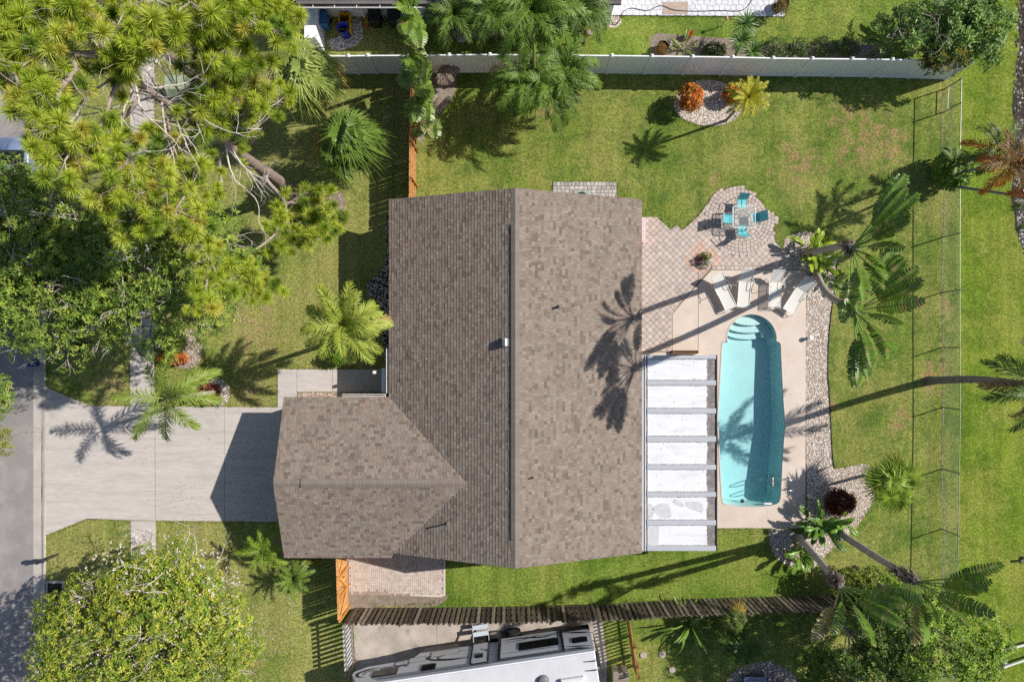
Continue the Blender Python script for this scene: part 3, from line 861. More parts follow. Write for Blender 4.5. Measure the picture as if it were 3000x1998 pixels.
# dark slot of the ridge vents
def slot(p, q, side):
    p, q = np.array(p), np.array(q); d = (q - p) / np.linalg.norm(q - p); sd = np.cross(d, (0, 0, 1)) * side
    mb = MB()
    v = []
    for e in (p, q):
        v += [e + sd * .178 + np.array([0, 0, -.178 * SL + .012]), e + sd * .178 + np.array([0, 0, -.178 * SL + .054])]
    mb.add(v, [[0, 2, 3, 1]]); mb.add(v, [[1, 3, 2, 0]]); mb.build('ridge_vent', M['dark'], roof)
for s in (1, -1):
    slot(G(XR, YN + 1.6 * S, RZ), G(XR, YS - 1.42 * S, RZ), s); slot(G(GXW + 1.15 * S, GYR, GRZ), G(GXE - 1.7 * S, GYR, GRZ), s)
# rake trim
for a, b in ((G(XW, YN, EZ), G(XR, YN, RZ)), (G(XE, YN, EZ), G(XR, YN, RZ)), (G(XE, YS, EZ), G(XR, YS, RZ)), (G(XW + 12, YS, EZ + .08), G(XR, YS, RZ)), (G(GXW, GYN, EZ), G(GXW, GYR, GRZ)), (G(GXW, GYS, EZ), G(GXW, GYR, GRZ))):
    mb = MB(); o = np.array([0, 0, -0.075]); beam(mb, a + o, b + o, 0.03, 0.12, t=C(120, 108, 98)); mb.build('rake_trim', M['matte'], roof)
# gutters by the entrance
def gutter(a, b, w=0.11):
    mb = MB(); a, b = np.array(a), np.array(b); d = (b - a) / np.linalg.norm(b - a); s = np.cross(d, (0, 0, 1)) * w / 2
    for o, hh in ((-s, 0.1), (s, 0.1)): beam(mb, a + o, b + o, 0.018, hh)
    beam(mb, a - np.array([0, 0, .05]), b - np.array([0, 0, .05]), w + .02, 0.015)
    g_ = mb.build('gutter', M['trim'], house)
    n_ = max(2, int(np.linalg.norm(b - a) / 0.75))
    for k in range(1, n_):
        mb = MB(); p = a + (b - a) * k / n_; beam(mb, p - s * 1.0, p + s * 1.0, 0.02, 0.012); mb.build('hanger', M['trim'], g_)
    mb = MB(); beam(mb, a + d * .02 - np.array([0, 0, .035]), b - d * .02 - np.array([0, 0, .035]), w - .03, 0.01); mb.build('leaf_litter', M['soil'], g_)
gutter(P(1136, 1021, 2.66), P(1136, 1152, 2.66)); gutter(P(1003, 1158, 2.66), P(1130, 1158, 2.66))
mb = MB(); bbox(mb, P(1119, 1078, 2.3), P(1131, 1150, 2.38)); mb.build('porch_beam', M['trim'], house)
mb = MB(); box(mb, P(1124, 1086, 0.03), (0.14, 0.14, 2.27)); mb.build('porch_post', M['trim'], house)
# vents on the roof
def roofz(px, py):
    for z in np.linspace(2.5, 5.5, 301):
        p = P(px, py, z); 
        if EZ + (p[0] - G(XW, 0)[0]) * SL <= z and p[0] < G(XR, 0)[0]: return p
        if EZ + (G(XE, 0)[0] - p[0]) * SL <= z and p[0] >= G(XR, 0)[0]: return p
p = roofz(1482, 1003)
mb = MB(); box(mb, p + np.array([0, 0, -.03]), (0.36, 0.40, 0.06)); v_ = mb.build('exhaust_vent', M['galv'], house)
mb = MB(); th = np.linspace(0, math.pi, 9)
prof = [(-0.16 * math.cos(a) - .02, 0.10 + 0.24 * math.sin(a)) for a in th] + [(0.14, 0.03), (-0.18, -0.12)]
v = [p + np.array([x, s * 0.16, z]) for s in (-1, 1) for x, z in prof]; n_ = len(prof)
mb.add(v, [[i, (i + 1) % n_, n_ + (i + 1) % n_, n_ + i] for i in range(n_)], smooth=False); mb.add(v, [list(range(n_))]); mb.add(v, [[n_ + i for i in range(n_)][::-1]]); mb.build('hood', M['galv'], v_)
for (x, y, h, r) in ((1635, 899, .34, .055), (1561, 1398, .26, .035), (1311, 1533, .5, .04)):
    p = roofz(x, y); mb = MB(); lathe(mb, p - np.array([0, 0, .1]), [(r, 0), (r, h + .1), (r * .7, h + .1), (r * .65, h - .02), (0, h - .02)], 12, t=C(96, 92, 92)); v_ = mb.build('vent_pipe', M['matte'], house)
    mb = MB(); lathe(mb, p - np.array([0, 0, .07]), [(r * 2.6, 0), (r * 2.4, .06), (r * 1.1, .16), (r, .16)], 12, t=C(110, 100, 94)); mb.build('flashing', M['matte'], v_)

# ------------------------------------------------------------------ patio cover
pc = thing('patio_cover', 'flat white coated patio roof with grey ribs beside the pool', 'patio roof', P(1990, 1320, 0))
ZC = 2.62
def pbox(mb, x0, y0, x1, y1, z0, z1, **k):
    bbox(mb, np.append(P(x0, y0, z1)[:2], z0), np.append(P(x1, y1, z1)[:2], z1), **k)
mb = MB(); pbox(mb, 1893, 1043, 2098, 1611, ZC - .10, ZC - 0.02); mb.build('roof_pan', M['tar'], pc)
ribs = [(1041, 1052), (1114, 1129), (1196, 1211), (1278, 1294), (1361, 1375), (1441, 1455), (1523, 1538), (1598, 1613)]
for a, b in ribs:
    mb = MB(); cham(mb, np.append(P(1895, a, ZC)[:2], ZC - .06), np.append(P(2097, b, ZC)[:2], ZC + .045), 0.015); mb.build('rib', M['panrib'], pc)
for (a, b), (c, d_) in zip(ribs[:-1], ribs[1:]):
    y0, y1 = b + 1.2, c - 1.2; xs = 2071
    pts = [(1897.5, y0 + rng.uniform(0, 1)), (1897.5, y1)]
    pts = [(1897.5 + rng.uniform(-.3, .6), y) for y in np.linspace(y0, y1, 12)]
    pts += [(x, y1 + rng.uniform(-1.2, .4)) for x in np.linspace(1900, 2068, 40)]
    dr = 0
    for y in np.linspace(y1, y0, 34):
        dr = dr * .6 + rng.uniform(-1.6, 1.6); pts.append((xs + dr, y))
    pts += [(x, y0 + rng.uniform(-.4, 1.2)) for x in np.linspace(2066, 1900, 40)]
    mb = MB(); sheet(mb, [P(x, y, ZC)[:2] for x, y in pts], ZC - 0.012); mb.build('coated_panel', M['pancoat'], pc)
M['stain'] = mat('grey_stain', C(194, 195, 196), 0.7, 0.10, 5, col2=C(178, 179, 180), mscale=5)
for pts in ([(1912, 1490), (1925, 1478), (1944, 1474), (1958, 1478), (1966, 1500), (1964, 1515), (1940, 1518), (1926, 1508)], [(1976, 1462), (1984, 1464), (2004, 1478), (1998, 1485), (1972, 1473)], [(1899, 1542), (1928, 1541), (1930, 1570), (1926, 1596), (1902, 1597)], [(1899, 1478), (1908, 1476), (1916, 1500), (1908, 1519), (1899, 1518)], [(2010, 1470), (2050, 1472), (2060, 1486), (2058, 1500), (2040, 1497), (2014, 1486)]):
    mb = MB(); sheet(mb, [P(x, y, ZC)[:2] for x, y in smooth_poly(pts, 4)], ZC - 0.0075); mb.build('worn_patch', M['stain'], pc)
mb = MB(); pbox(mb, 2098.5, 1040, 2101.5, 1614, ZC - .16, ZC + .03); mb.build('edge_fascia', M['dark'], pc)
mb = MB(); pbox(mb, 1879, 1040, 1892.5, 1614, ZC - .08, ZC + .01); g_ = mb.build('gutter', M['panrib'], pc)
for x in (1880, 1891):
    mb = MB(); pbox(mb, x - 1, 1040, x + 1, 1614, ZC + .011, ZC + .05); mb.build('gutter_lip', M['trim'], g_)
for y in (1048, 1230, 1420, 1604):
    mb = MB(); box(mb, P(2095, y, 0) * np.array([.925, .925, 1]) + np.array([-.05, 0, 0.04]), (0.09, 0.09, ZC - .14)); mb.build('post', M['trim'], pc)

mb = MB(); pts = np.array([P(rng.uniform(1898, 2070), rng.uniform(1054, 1596), ZC)[:2] for _ in range(110)])
for x, y in pts:
    a = rng.uniform(0, 6.28); l = rng.uniform(.012, .035); d_ = np.array([math.cos(a), math.sin(a)]); n_ = np.array([-d_[1], d_[0]]) * l * .35
    c = np.array([x, y]); mb.add([(*(c - d_ * l), ZC - .004), (*(c + n_), ZC + .004), (*(c + d_ * l), ZC - .004), (*(c - n_), ZC + .004)], [[0, 1, 2, 3][::-1]], [C(90, 80, 60), C(120, 104, 80), C(70, 64, 56)][rng.integers(3)])
struct(mb.build('leaf_specks', M['matte'], pc), 'stuff')
for k in range(26):
    x0, y0 = rng.uniform(1902, 2050), rng.uniform(1056, 1590)
    if any(a - 4 < y0 < b + 4 for a, b in ribs): continue
    l = rng.uniform(6, 22); dy = rng.uniform(-2, 2); mb = MB(); p, q = P(x0, y0, ZC), P(x0 + l, y0 + dy, ZC)
    p[2] = q[2] = ZC - .006; o = np.array([0, .006, 0]); mb.add([p - o, q - o, q + o, p + o], [[0, 1, 2, 3]]); mb.build('scuff', M['stain'], pc)
# ------------------------------------------------------------------ fences
FZ = 2.13
def onpath(path, s):
    p = np.array(path, float); d = np.linalg.norm(np.diff(p, axis=0), axis=1); c = np.concatenate([[0], np.cumsum(d)])
    s = min(max(s, 0), c[-1] - 1e-6); i = np.searchsorted(c, s, side='right') - 1
    t = (s - c[i]) / d[i]; return p[i] + (p[i + 1] - p[i]) * t, (p[i + 1] - p[i]) / d[i]

# white vinyl fence: posts where the photo has them
tops = [(902, 164.5), (1020.5, 164.5), (1077.8, 163.5), (1196.6, 163), (1315.4, 161.5), (1435, 160.5), (1552, 161.5), (1673, 162.5), (1792.7, 163.5), (1910, 165), (2029, 166.5), (2147, 168), (2265, 171), (2380, 172.5), (2497, 173.5), (2614.5, 175), (2732, 178), (2848, 182)]
wf = thing('vinyl_fence', 'tall white vinyl panel fence between the two back gardens', 'fence', np.append(P(1900, 165, FZ)[:2], 0))
wp = [P(x, y, FZ)[:2] for x, y in tops]
for k, p in enumerate(wp):
    mb = MB(); box(mb, (*p, 0), (0.13, 0.13, FZ + .02)); po = mb.build('post', M['vinyl'], wf)
    mb = MB(); box(mb, (*p, FZ + .021), (0.15, 0.15, 0.03)); box(mb, (*p, FZ + .052), (0.145, 0.145, 0.05), taper=0.25); mb.build('post_cap', M['vinyl'], po)
for a, b in zip(wp[:-1], wp[1:]):
    d = (b - a) / np.linalg.norm(b - a); a2, b2 = a + d * .068, b - d * .068
    mb = MB(); beam(mb, (*a2, FZ / 2), (*b2, FZ / 2), 0.025, FZ - 0.26); pa = mb.build('panel', M['vinyl'], wf)
    for z, h in ((FZ - 0.07, 0.13), (0.10, 0.14)):
        mb = MB(); beam(mb, (*a2, z), (*b2, z), 0.055, h); mb.build('rail', M['vinyl'], wf)
    L_ = np.linalg.norm(b2 - a2); nb = int(L_ / 0.28)
    mb = MB()
    for i in range(1, nb):
        q = a2 + (b2 - a2) * i / nb; beam(mb, (*q, 0.2), (*q, FZ - 0.16), 0.006, 0.029, up=(d[1], -d[0], 0))
    mb.build('board_seam', M['trim'], pa)

cedar = [C(180, 134, 84), C(168, 122, 74), C(190, 146, 96), C(158, 112, 70)]
def picket_fence(root, path, h, pw, gap, cols, m, th=0.018, rails=(0.35, 1.05, 1.8), off=0.0, both=False, jit=0.02, skip=lambda s: False, railoff=-0.03, dog=True):
    L_ = np.sum(np.linalg.norm(np.diff(np.array(path), axis=0), axis=1)); s = pw / 2; k = 0
    while s < L_ - pw / 2:
        p, d = onpath(path, s); n_ = np.array([-d[1], d[0]])
        side = 1
        if both and k % 2: side = -1
        if not skip(s):
            o = p + n_ * (off * side)
            hh = h + rng.uniform(-jit, jit); lean = rng.uniform(-jit, jit) * .6
            t = tuple(np.array(cols[rng.integers(len(cols))]) * rng.uniform(.85, 1.12))
            w2 = pw / 2; zz = 0.04
            prof = [(-w2, zz), (w2, zz), (w2, hh - .05), (w2 - .035, hh), (-w2 + .035, hh), (-w2, hh - .05)] if dog else [(-w2, zz), (w2, zz), (w2, hh), (-w2, hh)]
            v = []
            for q in (-th / 2, th / 2):
                for a, z in prof:
                    xy = o + d * (a + lean * z) + n_ * q; v.append((*xy, z))
            n = len(prof); mb = MB()
            mb.add(v, [list(range(n))], t); mb.add(v, [[n + i for i in range(n)][::-1]], t); mb.add(v, [[i, n + i, n + (i + 1) % n, (i + 1) % n] for i in range(n)], t)
            mb.build('picket', m, root)
        s += (pw + gap) * (1.0 if not both else 1.0); k += 1
    for z in rails:
        for a, b in zip(path[:-1], path[1:]):
            a, b = np.array(a), np.array(b); d = (b - a) / np.linalg.norm(b - a); n_ = np.array([-d[1], d[0]]) * railoff
            mb = MB(); beam(mb, (*(a + n_), z), (*(b + n_), z), 0.04, 0.09, t=tuple(np.array(cols[0]) * .9)); mb.build('rail', m, root)

# new cedar fence beside the banana plants
A, B = G(1221, 235)[:2], G(1217, 640)[:2]
cf = thing('cedar_fence', 'new orange cedar board fence running from white fence to house', 'fence', (*A, 0))
picket_fence(cf, [A, B], 2.12, 0.138, 0.004, cedar, M['cedar'], railoff=0.04)
for t in (0.02, 0.27, 0.52, 0.77, 0.98):
    p = A + (B - A) * t; mb = MB(); box(mb, (p[0] + .09, p[1], 0), (0.09, 0.09, 2.0), t=cedar[1]); mb.build('post', M['cedar'], cf)

# cedar gate with a zigzag brace by the brick yard
A, B = P(984, 1628, 2.05)[:2], P(990, 1822, 2.05)[:2]
gt = thing('cedar_gate', 'orange cedar double gate with diagonal braces beside the brick yard', 'gate', (*A, 0))
picket_fence(gt, [A, B], 2.08, 0.138, 0.004, [C(194, 144, 88), C(184, 134, 78), C(200, 152, 98)], M['cedar'], rails=(0.3, 1.85), railoff=0.035)
d = (B - A) / np.linalg.norm(B - A); L_ = np.linalg.norm(B - A); nn = np.array([-d[1], d[0]]) * .06
for s0, s1, z0, z1 in ((.02, .34, .35, 1.8), (.36, .64, 1.8, .35), (.66, .98, .35, 1.8)):
    mb = MB(); a, b = A + d * L_ * s0 + nn, A + d * L_ * s1 + nn; beam(mb, (*a, z0), (*b, z1), 0.03, 0.11, t=C(206, 146, 78)); mb.build('brace', M['cedar'], gt)
for s in (0.0, 0.35, 0.65, 1.0):
    p = A + d * L_ * s + nn; mb = MB(); box(mb, (*p, 0), (0.09, 0.09, 2.0), t=C(196, 136, 66)); mb.build('post', M['cedar'], gt)
for s in (0.42, 0.58):
    mb = MB(); p = A + d * L_ * s + nn * 1.6; box(mb, (*p, 1.0), (0.03, 0.05, 0.14)); mb.build('latch', M['dark'], gt)

# old shadow-box fence to the caravan side
old = [C(118, 106, 94), C(94, 84, 74), C(134, 122, 108), C(80, 70, 64), C(106, 98, 80), C(148, 136, 122)]
path = [G(x, y)[:2] for x, y in ((1044, 1779), (1300, 1778), (1500, 1775), (1800, 1767), (2000, 1754), (2200, 1748), (2440, 1742))]
of = thing('weathered_fence', 'dark weathered shadow box fence between the side lawn and caravan', 'fence', (*path[0], 0))
picket_fence(of, path, 2.1, 0.145, 0.105, old, M['oldwood'], off=0.0, jit=0.035, rails=(), dog=True)
L_ = np.sum(np.linalg.norm(np.diff(np.array(path), axis=0), axis=1))
s = 0.20
while s < L_ - .1:
    p, d = onpath(path, s); nn = np.array([-d[1], d[0]])
    if rng.random() > .05:
        o = p - nn * 0.075; hh = 2.06 + rng.uniform(-.04, .04); mb = MB()
        beam(mb, (*o, .05), (*(o + d * rng.uniform(-.02, .02)), hh), 0.14, 0.018, t=tuple(np.array(old[rng.integers(6)]) * rng.uniform(.7, 1)), up=(nn[0], nn[1], 0)); mb.build('back_picket', M['oldwood'], of)
    s += 0.25
for z in (0.35, 1.1, 1.75):
    for a, b in zip(path[:-1], path[1:]):
        a, b = np.array(a), np.array(b); dd = (b - a) / np.linalg.norm(b - a); nn = np.array([-dd[1], dd[0]]) * -.037
        mb = MB(); beam(mb, (*(a + nn), z), (*(b + nn), z), 0.045, 0.09, t=old[3]); mb.build('rail', M['oldwood'], of)
s = 0.1
while s < L_:
    p, d = onpath(path, s); nn = np.array([-d[1], d[0]]); o = p - nn * .15
    mb = MB(); box(mb, (*o, 0), (0.1, 0.1, 2.0), t=old[4]); mb.build('post', M['oldwood'], of); s += 2.44

# grey slatted gate at the head of the caravan pad
A, B = P(1002, 1832, 1.9)[:2], P(1010, 1985, 1.9)[:2]
gg = thing('grey_picket_gate', 'pale grey upright slat gate at the end of the parking pad', 'gate', (*A, 0))
d = (B - A) / np.linalg.norm(B - A); L_ = np.linalg.norm(B - A); nn = np.array([-d[1], d[0]])
for k in range(11):
    p = A + d * L_ * (k + .5) / 11; mb = MB(); beam(mb, (*p, .1), (*p, 1.85), .018, .13, t=tuple(np.array(C(176, 176, 180)) * rng.uniform(.92, 1.06)), up=(d[0], d[1], 0)); mb.build('slat', M['matte'], gg)
for z in (0.4, 1.6):
    mb = MB(); beam(mb, (*(A - nn * -.04), z), (*(B + nn * .04), z), .05, .08, t=C(120, 112, 108)); mb.build('rail', M['matte'], gg)
for p in (A, B):
    mb = MB(); box(mb, (*(p + nn * .1), 0), (.12, .12, 2.0), t=old[2]); mb.build('post', M['oldwood'], gg)

# chain-link fence along the bank
CZ = 1.35
cl = [(2767, 262), (2763, 450), (2762, 700), (2762, 1000), (2763, 1200), (2760, 1380), (2757, 1560), (2752, 1760), (2750, 2080)]
cpath = [G(x, y)[:2] for x, y in cl]
ch = thing('chain_link_fence', 'galvanised chain link fence along the grassy canal bank', 'fence', (*cpath[0], 0))
for x, y in ((2767, 262), (2764, 330), (2762, 520), (2761, 696), (2763, 856), (2761, 1018), (2763, 1193), (2761, 1373), (2760, 1549), (2756, 1720), (2752, 1890), (2750, 2060)):
    mb = MB(); p = G(x, y); lathe(mb, p, [(.032, 0), (.032, CZ + .03), (.036, CZ + .03), (.03, CZ + .06), (0, CZ + .07)], 8); mb.build('post', M['chain'], ch)
mb = MB(); tube(mb, [(*p, CZ) for p in cpath], 0.024, 6); mb.build('top_rail', M['chain'], ch)
mb = MB(); L_ = np.sum(np.linalg.norm(np.diff(np.array(cpath), axis=0), axis=1)); st = 0.085; k = 0
vv, ff = [], []
for s in np.arange(-CZ, L_, st):
    for sg in (1, -1):
        a, b = (s, s + CZ) if sg > 0 else (s + CZ, s)
        za, zb = 0.03, CZ
        lo, hi = max(min(a, b), 0), min(max(a, b), L_)
        if hi - lo < .02: continue
        fa = lambda q: za + (zb - za) * ((q - a) / (b - a))
        p0, _ = onpath(cpath, lo); p1, _ = onpath(cpath, hi)
        w = 0.0013; i = len(vv)
        vv += [(p0[0] - w, p0[1], fa(lo)), (p0[0] + w, p0[1], fa(lo)), (p1[0] + w, p1[1], fa(hi)), (p1[0] - w, p1[1], fa(hi))]
        ff.append([i, i + 1, i + 2, i + 3])
mb.add(vv, ff); mb.build('wire_mesh', M['chain'], ch)
mb = MB(); tube(mb, [G(2767, 262, .35), G(2765, 300, .33), G(2764, 328, .34)], .024, 6); mb.build('brace_rail', M['chain'], ch)
# worn soil line below the fence
mb = MB(); ln = [(2763 + 3 * math.sin(y * .013) + rng.uniform(-1, 1), y) for y in range(270, 1800, 14)]
sheet(mb, GP([(x - rng.uniform(.4, 2.2), y) for x, y in ln] + [(x + rng.uniform(.4, 2.2), y) for x, y in ln[::-1]]), 0.007); struct(mb.build('soil_line', M['soil']))

# ------------------------------------------------------------------ beds of stones
def stones(mb, pts, size, cols, z=0.0, flat=.42):
    n = len(pts)
    base = np.array([[1, 0, 0], [0, 1, 0], [-1, 0, 0], [0, -1, 0], [0, 0, 1], [.0, 0, -.5]], float)
    fc = np.array([[0, 1, 4], [1, 2, 4], [2, 3, 4], [3, 0, 4]])
    sz = rng.uniform(size[0], size[1], n); a = rng.uniform(0, 6.28, n); asp = rng.uniform(.6, 1.0, n)
    v = np.tile(base, (n, 1, 1)); v += rng.uniform(-.22, .22, v.shape)
    v[:, :, 0] *= sz[:, None]; v[:, :, 1] *= (sz * asp)[:, None]; v[:, :, 2] *= (sz * flat)[:, None]
    x = v[:, :, 0] * np.cos(a)[:, None] - v[:, :, 1] * np.sin(a)[:, None]; y = v[:, :, 0] * np.sin(a)[:, None] + v[:, :, 1] * np.cos(a)[:, None]
    v[:, :, 0] = x + np.asarray(pts)[:, 0][:, None]; v[:, :, 1] = y + np.asarray(pts)[:, 1][:, None]; v[:, :, 2] += z + (sz * flat * .3)[:, None]
    f = (fc[None] + np.arange(n)[:, None, None] * 6).reshape(-1, 3)
    t = np.array(cols)[rng.integers(len(cols), size=n)] * rng.uniform(.8, 1.15, (n, 1))
    mb.add(v.reshape(-1, 3), f, np.repeat(t, 4, axis=0))
def bed(name, pts, n, size=(.022, .05), cols=None, soil='soil', edge=None, z=0.008, smooth=True):
    poly = smooth_poly(pts, 5) if smooth else pts
    mb = MB(); sheet(mb, GP(poly), z); o = struct(mb.build(name, M[soil]))
    mb = MB(); stones(mb, scatter(GP(poly), n), size, cols or white_st, z); struct(mb.build('gravel', M['stone'], o), 'stuff')
    if edge is not None:
        mb = MB(); e = [np.array(p) for p in edge]
        tube(mb, [(*G(*p)[:2], .02) for p in curve(e, 5)], .03, 5); mb.build('edging', M['dark'], o)
    return o
white_st = [C(222, 212, 200), C(206, 192, 178), C(232, 228, 222), C(176, 158, 142), C(196, 180, 164), C(140, 126, 116), C(228, 220, 210)]
# long bed beside the pool
rb = [(2362, 800), (2340, 775), (2302, 745), (2297, 715), (2305, 695), (2333, 686), (2363, 678), (2405, 694), (2440, 724), (2452, 765), (2447, 838), (2437, 900), (2428, 985), (2425, 1087), (2431, 1194), (2438, 1330), (2444, 1372), (2490, 1365), (2543, 1362), (2570, 1410), (2548, 1486), (2492, 1559), (2428, 1618), (2394, 1656), (2350, 1662), (2308, 1656), (2265, 1620), (2254, 1551), (2300, 1548), (2361, 1547), (2361, 1300), (2361, 1000)]
bed('gravel_bed', rb, 17000, (.022, .048), soil='grout', edge=[(2452, 765), (2447, 838), (2437, 900), (2428, 985), (2425, 1087), (2431, 1194), (2438, 1330), (2444, 1372)])
bed('croton_bed', ell(2075, 302, 98, 70), 5000, (.022, .045), soil='grout')
bed('front_bed', ell(540, 1020, 57, 62), 900, edge=None, cols=[C(206, 190, 178), C(180, 160, 148), C(150, 130, 118)])
bed('palm_bed', ell(636, 1150, 38, 42), 500)
bed('banana_bed', [(1226, 212), (1290, 206), (1333, 214), (1334, 262), (1318, 300), (1290, 330), (1258, 380), (1224, 408)], 1000, (.015, .035), [C(176, 164, 154), C(150, 136, 126), C(196, 186, 178)])
bed('wall_bed', [(1170, 640), (1132, 640), (1130, 760), (1110, 800), (1078, 830), (1085, 870), (1110, 890), (1120, 960), (1130, 1076), (1170, 1076)], 1800, soil='darksoil')
bed('pine_bed', ell(985, 612, 27, 52), 300, cols=[C(190, 172, 162), C(160, 140, 130)])
bed('entry_gravel', [(872, 1149.5), (1100, 1149.5), (1100, 1172), (872, 1172)], 800, smooth=False, cols=[C(214, 196, 182), C(180, 158, 144), C(140, 120, 110)])
bed('bin_gravel', [(960, 120), (1000, 105), (1035, 60), (1050, 30), (1062, 90), (1058, 120), (1030, 140), (980, 148)], 700, cols=[C(220, 220, 222), C(190, 190, 192)])
bed('pond_gravel', ell(1795, 62, 26, 20), 260)
bed('yucca_bed', [(1915, 102), (1990, 104), (2100, 112), (2160, 118), (2200, 130), (2560, 120), (2590, 90), (2620, 110), (2600, 160), (2500, 170), (1990, 165), (1912, 155)], 500, soil='soil', cols=[C(160, 148, 136), C(130, 118, 108)])
# canal rocks
mb = MB(); q = scatter(GP([(2984, -60), (3150, -60), (3150, 760), (2990, 690), (2970, 560), (2970, 270)]), 2600)
stones(mb, q, (.03, .10), [C(96, 86, 78), C(70, 60, 54), C(130, 120, 110), C(180, 176, 170)], .004)
q = scatter(GP([(2970, 560), (3150, 560), (3150, 820), (3010, 770), (2984, 700)]), 1500); stones(mb, q, (.03, .08), [C(190, 190, 190), C(150, 146, 142), C(110, 104, 98)], .004)
struct(mb.build('bank_rocks', M['stone']), 'stuff')
# round fire-pit terrace in the neighbour's garden
rt = struct(bed('round_gravel', ell(2235, 2048, 118, 112, 36, .01), 1700, (.02, .05), soil='soil'))
for r in np.arange(8, 78, 9.5):
    nseg = max(6, int(2 * math.pi * r / 15))
    for s in range(nseg):
        a0, a1 = s * 2 * math.pi / nseg, (s + 1) * 2 * math.pi / nseg
        cell = [(2235 + rr * math.cos(a), 2048 + rr * math.sin(a)) for rr, a in ((r, a0 + .02), (r + 8.8, a0 + .02), (r + 8.8, a1 - .02), (r, a1 - .02))]
        if min(y for _, y in cell) > 2010: continue
        mb = MB(); pieces_poly(mb, GP(cell), 0, .05, .006, tuple(np.array(C(128, 118, 116)) * rng.uniform(.85, 1.1))); mb.build('paver', M['paver'], rt)
# ------------------------------------------------------------------ furniture by the pool
def local(name, mb, m, parent): return mb.build(name, m, parent)
def sling_chair(label, loc, rot):
    """dining chair; faces local -y, back at +y"""
    t = thing('dining_chair', label, 'chair', loc, 'turquoise chairs round the glass table', rot or 1e-6)
    def seat_pts(x): return [(x, -.24, .43), (x, -.02, .405), (x, .20, .42)]
    mb = MB(); v = [(x, y, z) for x in (-.23, .23) for _, y, z in seat_pts(0)]
    mb.add(v, [[0, 3, 4, 1], [1, 4, 5, 2]]); mb.add(np.array(v) - [0, 0, .012], [[0, 1, 4, 3], [1, 2, 5, 4]]); mb.build('seat', M['teal'], t)
    bk = [(.20, .43), (.27, .62), (.35, .80), (.40, .92)]
    mb = MB(); v = [(x, y, z) for x in (-.23, .23) for y, z in bk]
    mb.add(v, [[0, 4, 5, 1], [1, 5, 6, 2], [2, 6, 7, 3]]); mb.add(np.array(v) + [0, .012, 0], [[0, 1, 5, 4], [1, 2, 6, 5], [2, 3, 7, 6]]); mb.build('backrest', M['teal'], t)
    for s in (-1, 1):
        mb = MB(); x = s * .25
        tube(mb, curve([(x, .42, .94), (x, .28, .62), (x, .20, .42), (x, -.05, .40), (x, -.26, .43)], 5), .013, 6); mb.build('frame', M['greyframe'], t)
        mb = MB(); tube(mb, curve([(x, .30, .66), (x * 1.1, .0, .66), (x * 1.1, -.22, .64), (x * 1.08, -.27, .4), (x * 1.08, -.25, .0)], 5), .013, 6); mb.build('armrest', M['greyframe'], t)
        mb = MB(); tube(mb, [(x, .18, .42), (x, .30, .2), (x * 1.05, .36, .0)], .013, 6); mb.build('leg', M['greyframe'], t)
    mb = MB(); tube(mb, [(-.25, -.25, .2), (.25, -.25, .2)], .010, 6); mb.build('stretcher', M['greyframe'], t)
Z0 = 0.04
tx, ty = P(2179, 636, .74)[:2]
tb = thing('dining_table', 'square glass patio table with white metal frame on the paved circle', 'table', (tx, ty, Z0))
def rrect(hw, r, n=6):
    p = []
    for cx, cy, a0 in ((1, 1, 0), (-1, 1, 90), (-1, -1, 180), (1, -1, 270)):
        for a in np.linspace(a0, a0 + 90, n): p.append((cx * (hw - r) + r * math.cos(math.radians(a)), cy * (hw - r) + r * math.sin(math.radians(a))))
    return p
rr = rrect(.56, .12); mb = MB(); tube(mb, [(tx + x, ty + y, Z0 + .72) for x, y in rr + rr[:1]], .022, 6, cap=False); mb.build('top_frame', M['whiteframe'], tb)
mb = MB(); slab(mb, [(tx + x, ty + y) for x, y in rrect(.545, .11)], Z0 + .716, Z0 + .722); mb.build('glass_top', M['glass'], tb)
for sx in (-1, 1):
    for sy in (-1, 1):
        mb = MB(); tube(mb, [(tx + sx * .51, ty + sy * .51, Z0 + .70), (tx + sx * .40, ty + sy * .40, Z0 + .35), (tx + sx * .42, ty + sy * .42, Z0)], .019, 6); mb.build('leg', M['whiteframe'], tb)
mb = MB()
for a, b in (((-1, -1), (1, -1)), ((1, -1), (1, 1)), ((1, 1), (-1, 1)), ((-1, 1), (-1, -1))): tube(mb, [(tx + a[0] * .40, ty + a[1] * .40, Z0 + .34), (tx + b[0] * .40, ty + b[1] * .40, Z0 + .34)], .014, 6)
mb.build('stretcher', M['whiteframe'], tb)
sling_chair('turquoise sling chair on the lawn side of the glass table', (*P(2173, 596, .45)[:2], Z0), math.radians(-4))
sling_chair('turquoise sling chair between the glass table and palm bed', (*P(2216, 637, .45)[:2], Z0), math.radians(-84))
sling_chair('turquoise sling chair between the glass table and flower patch', (*P(2174, 675, .45)[:2], Z0), math.radians(186))
sling_chair('turquoise sling chair between the glass table and the house', (*P(2134, 642, .45)[:2], Z0), math.radians(88))

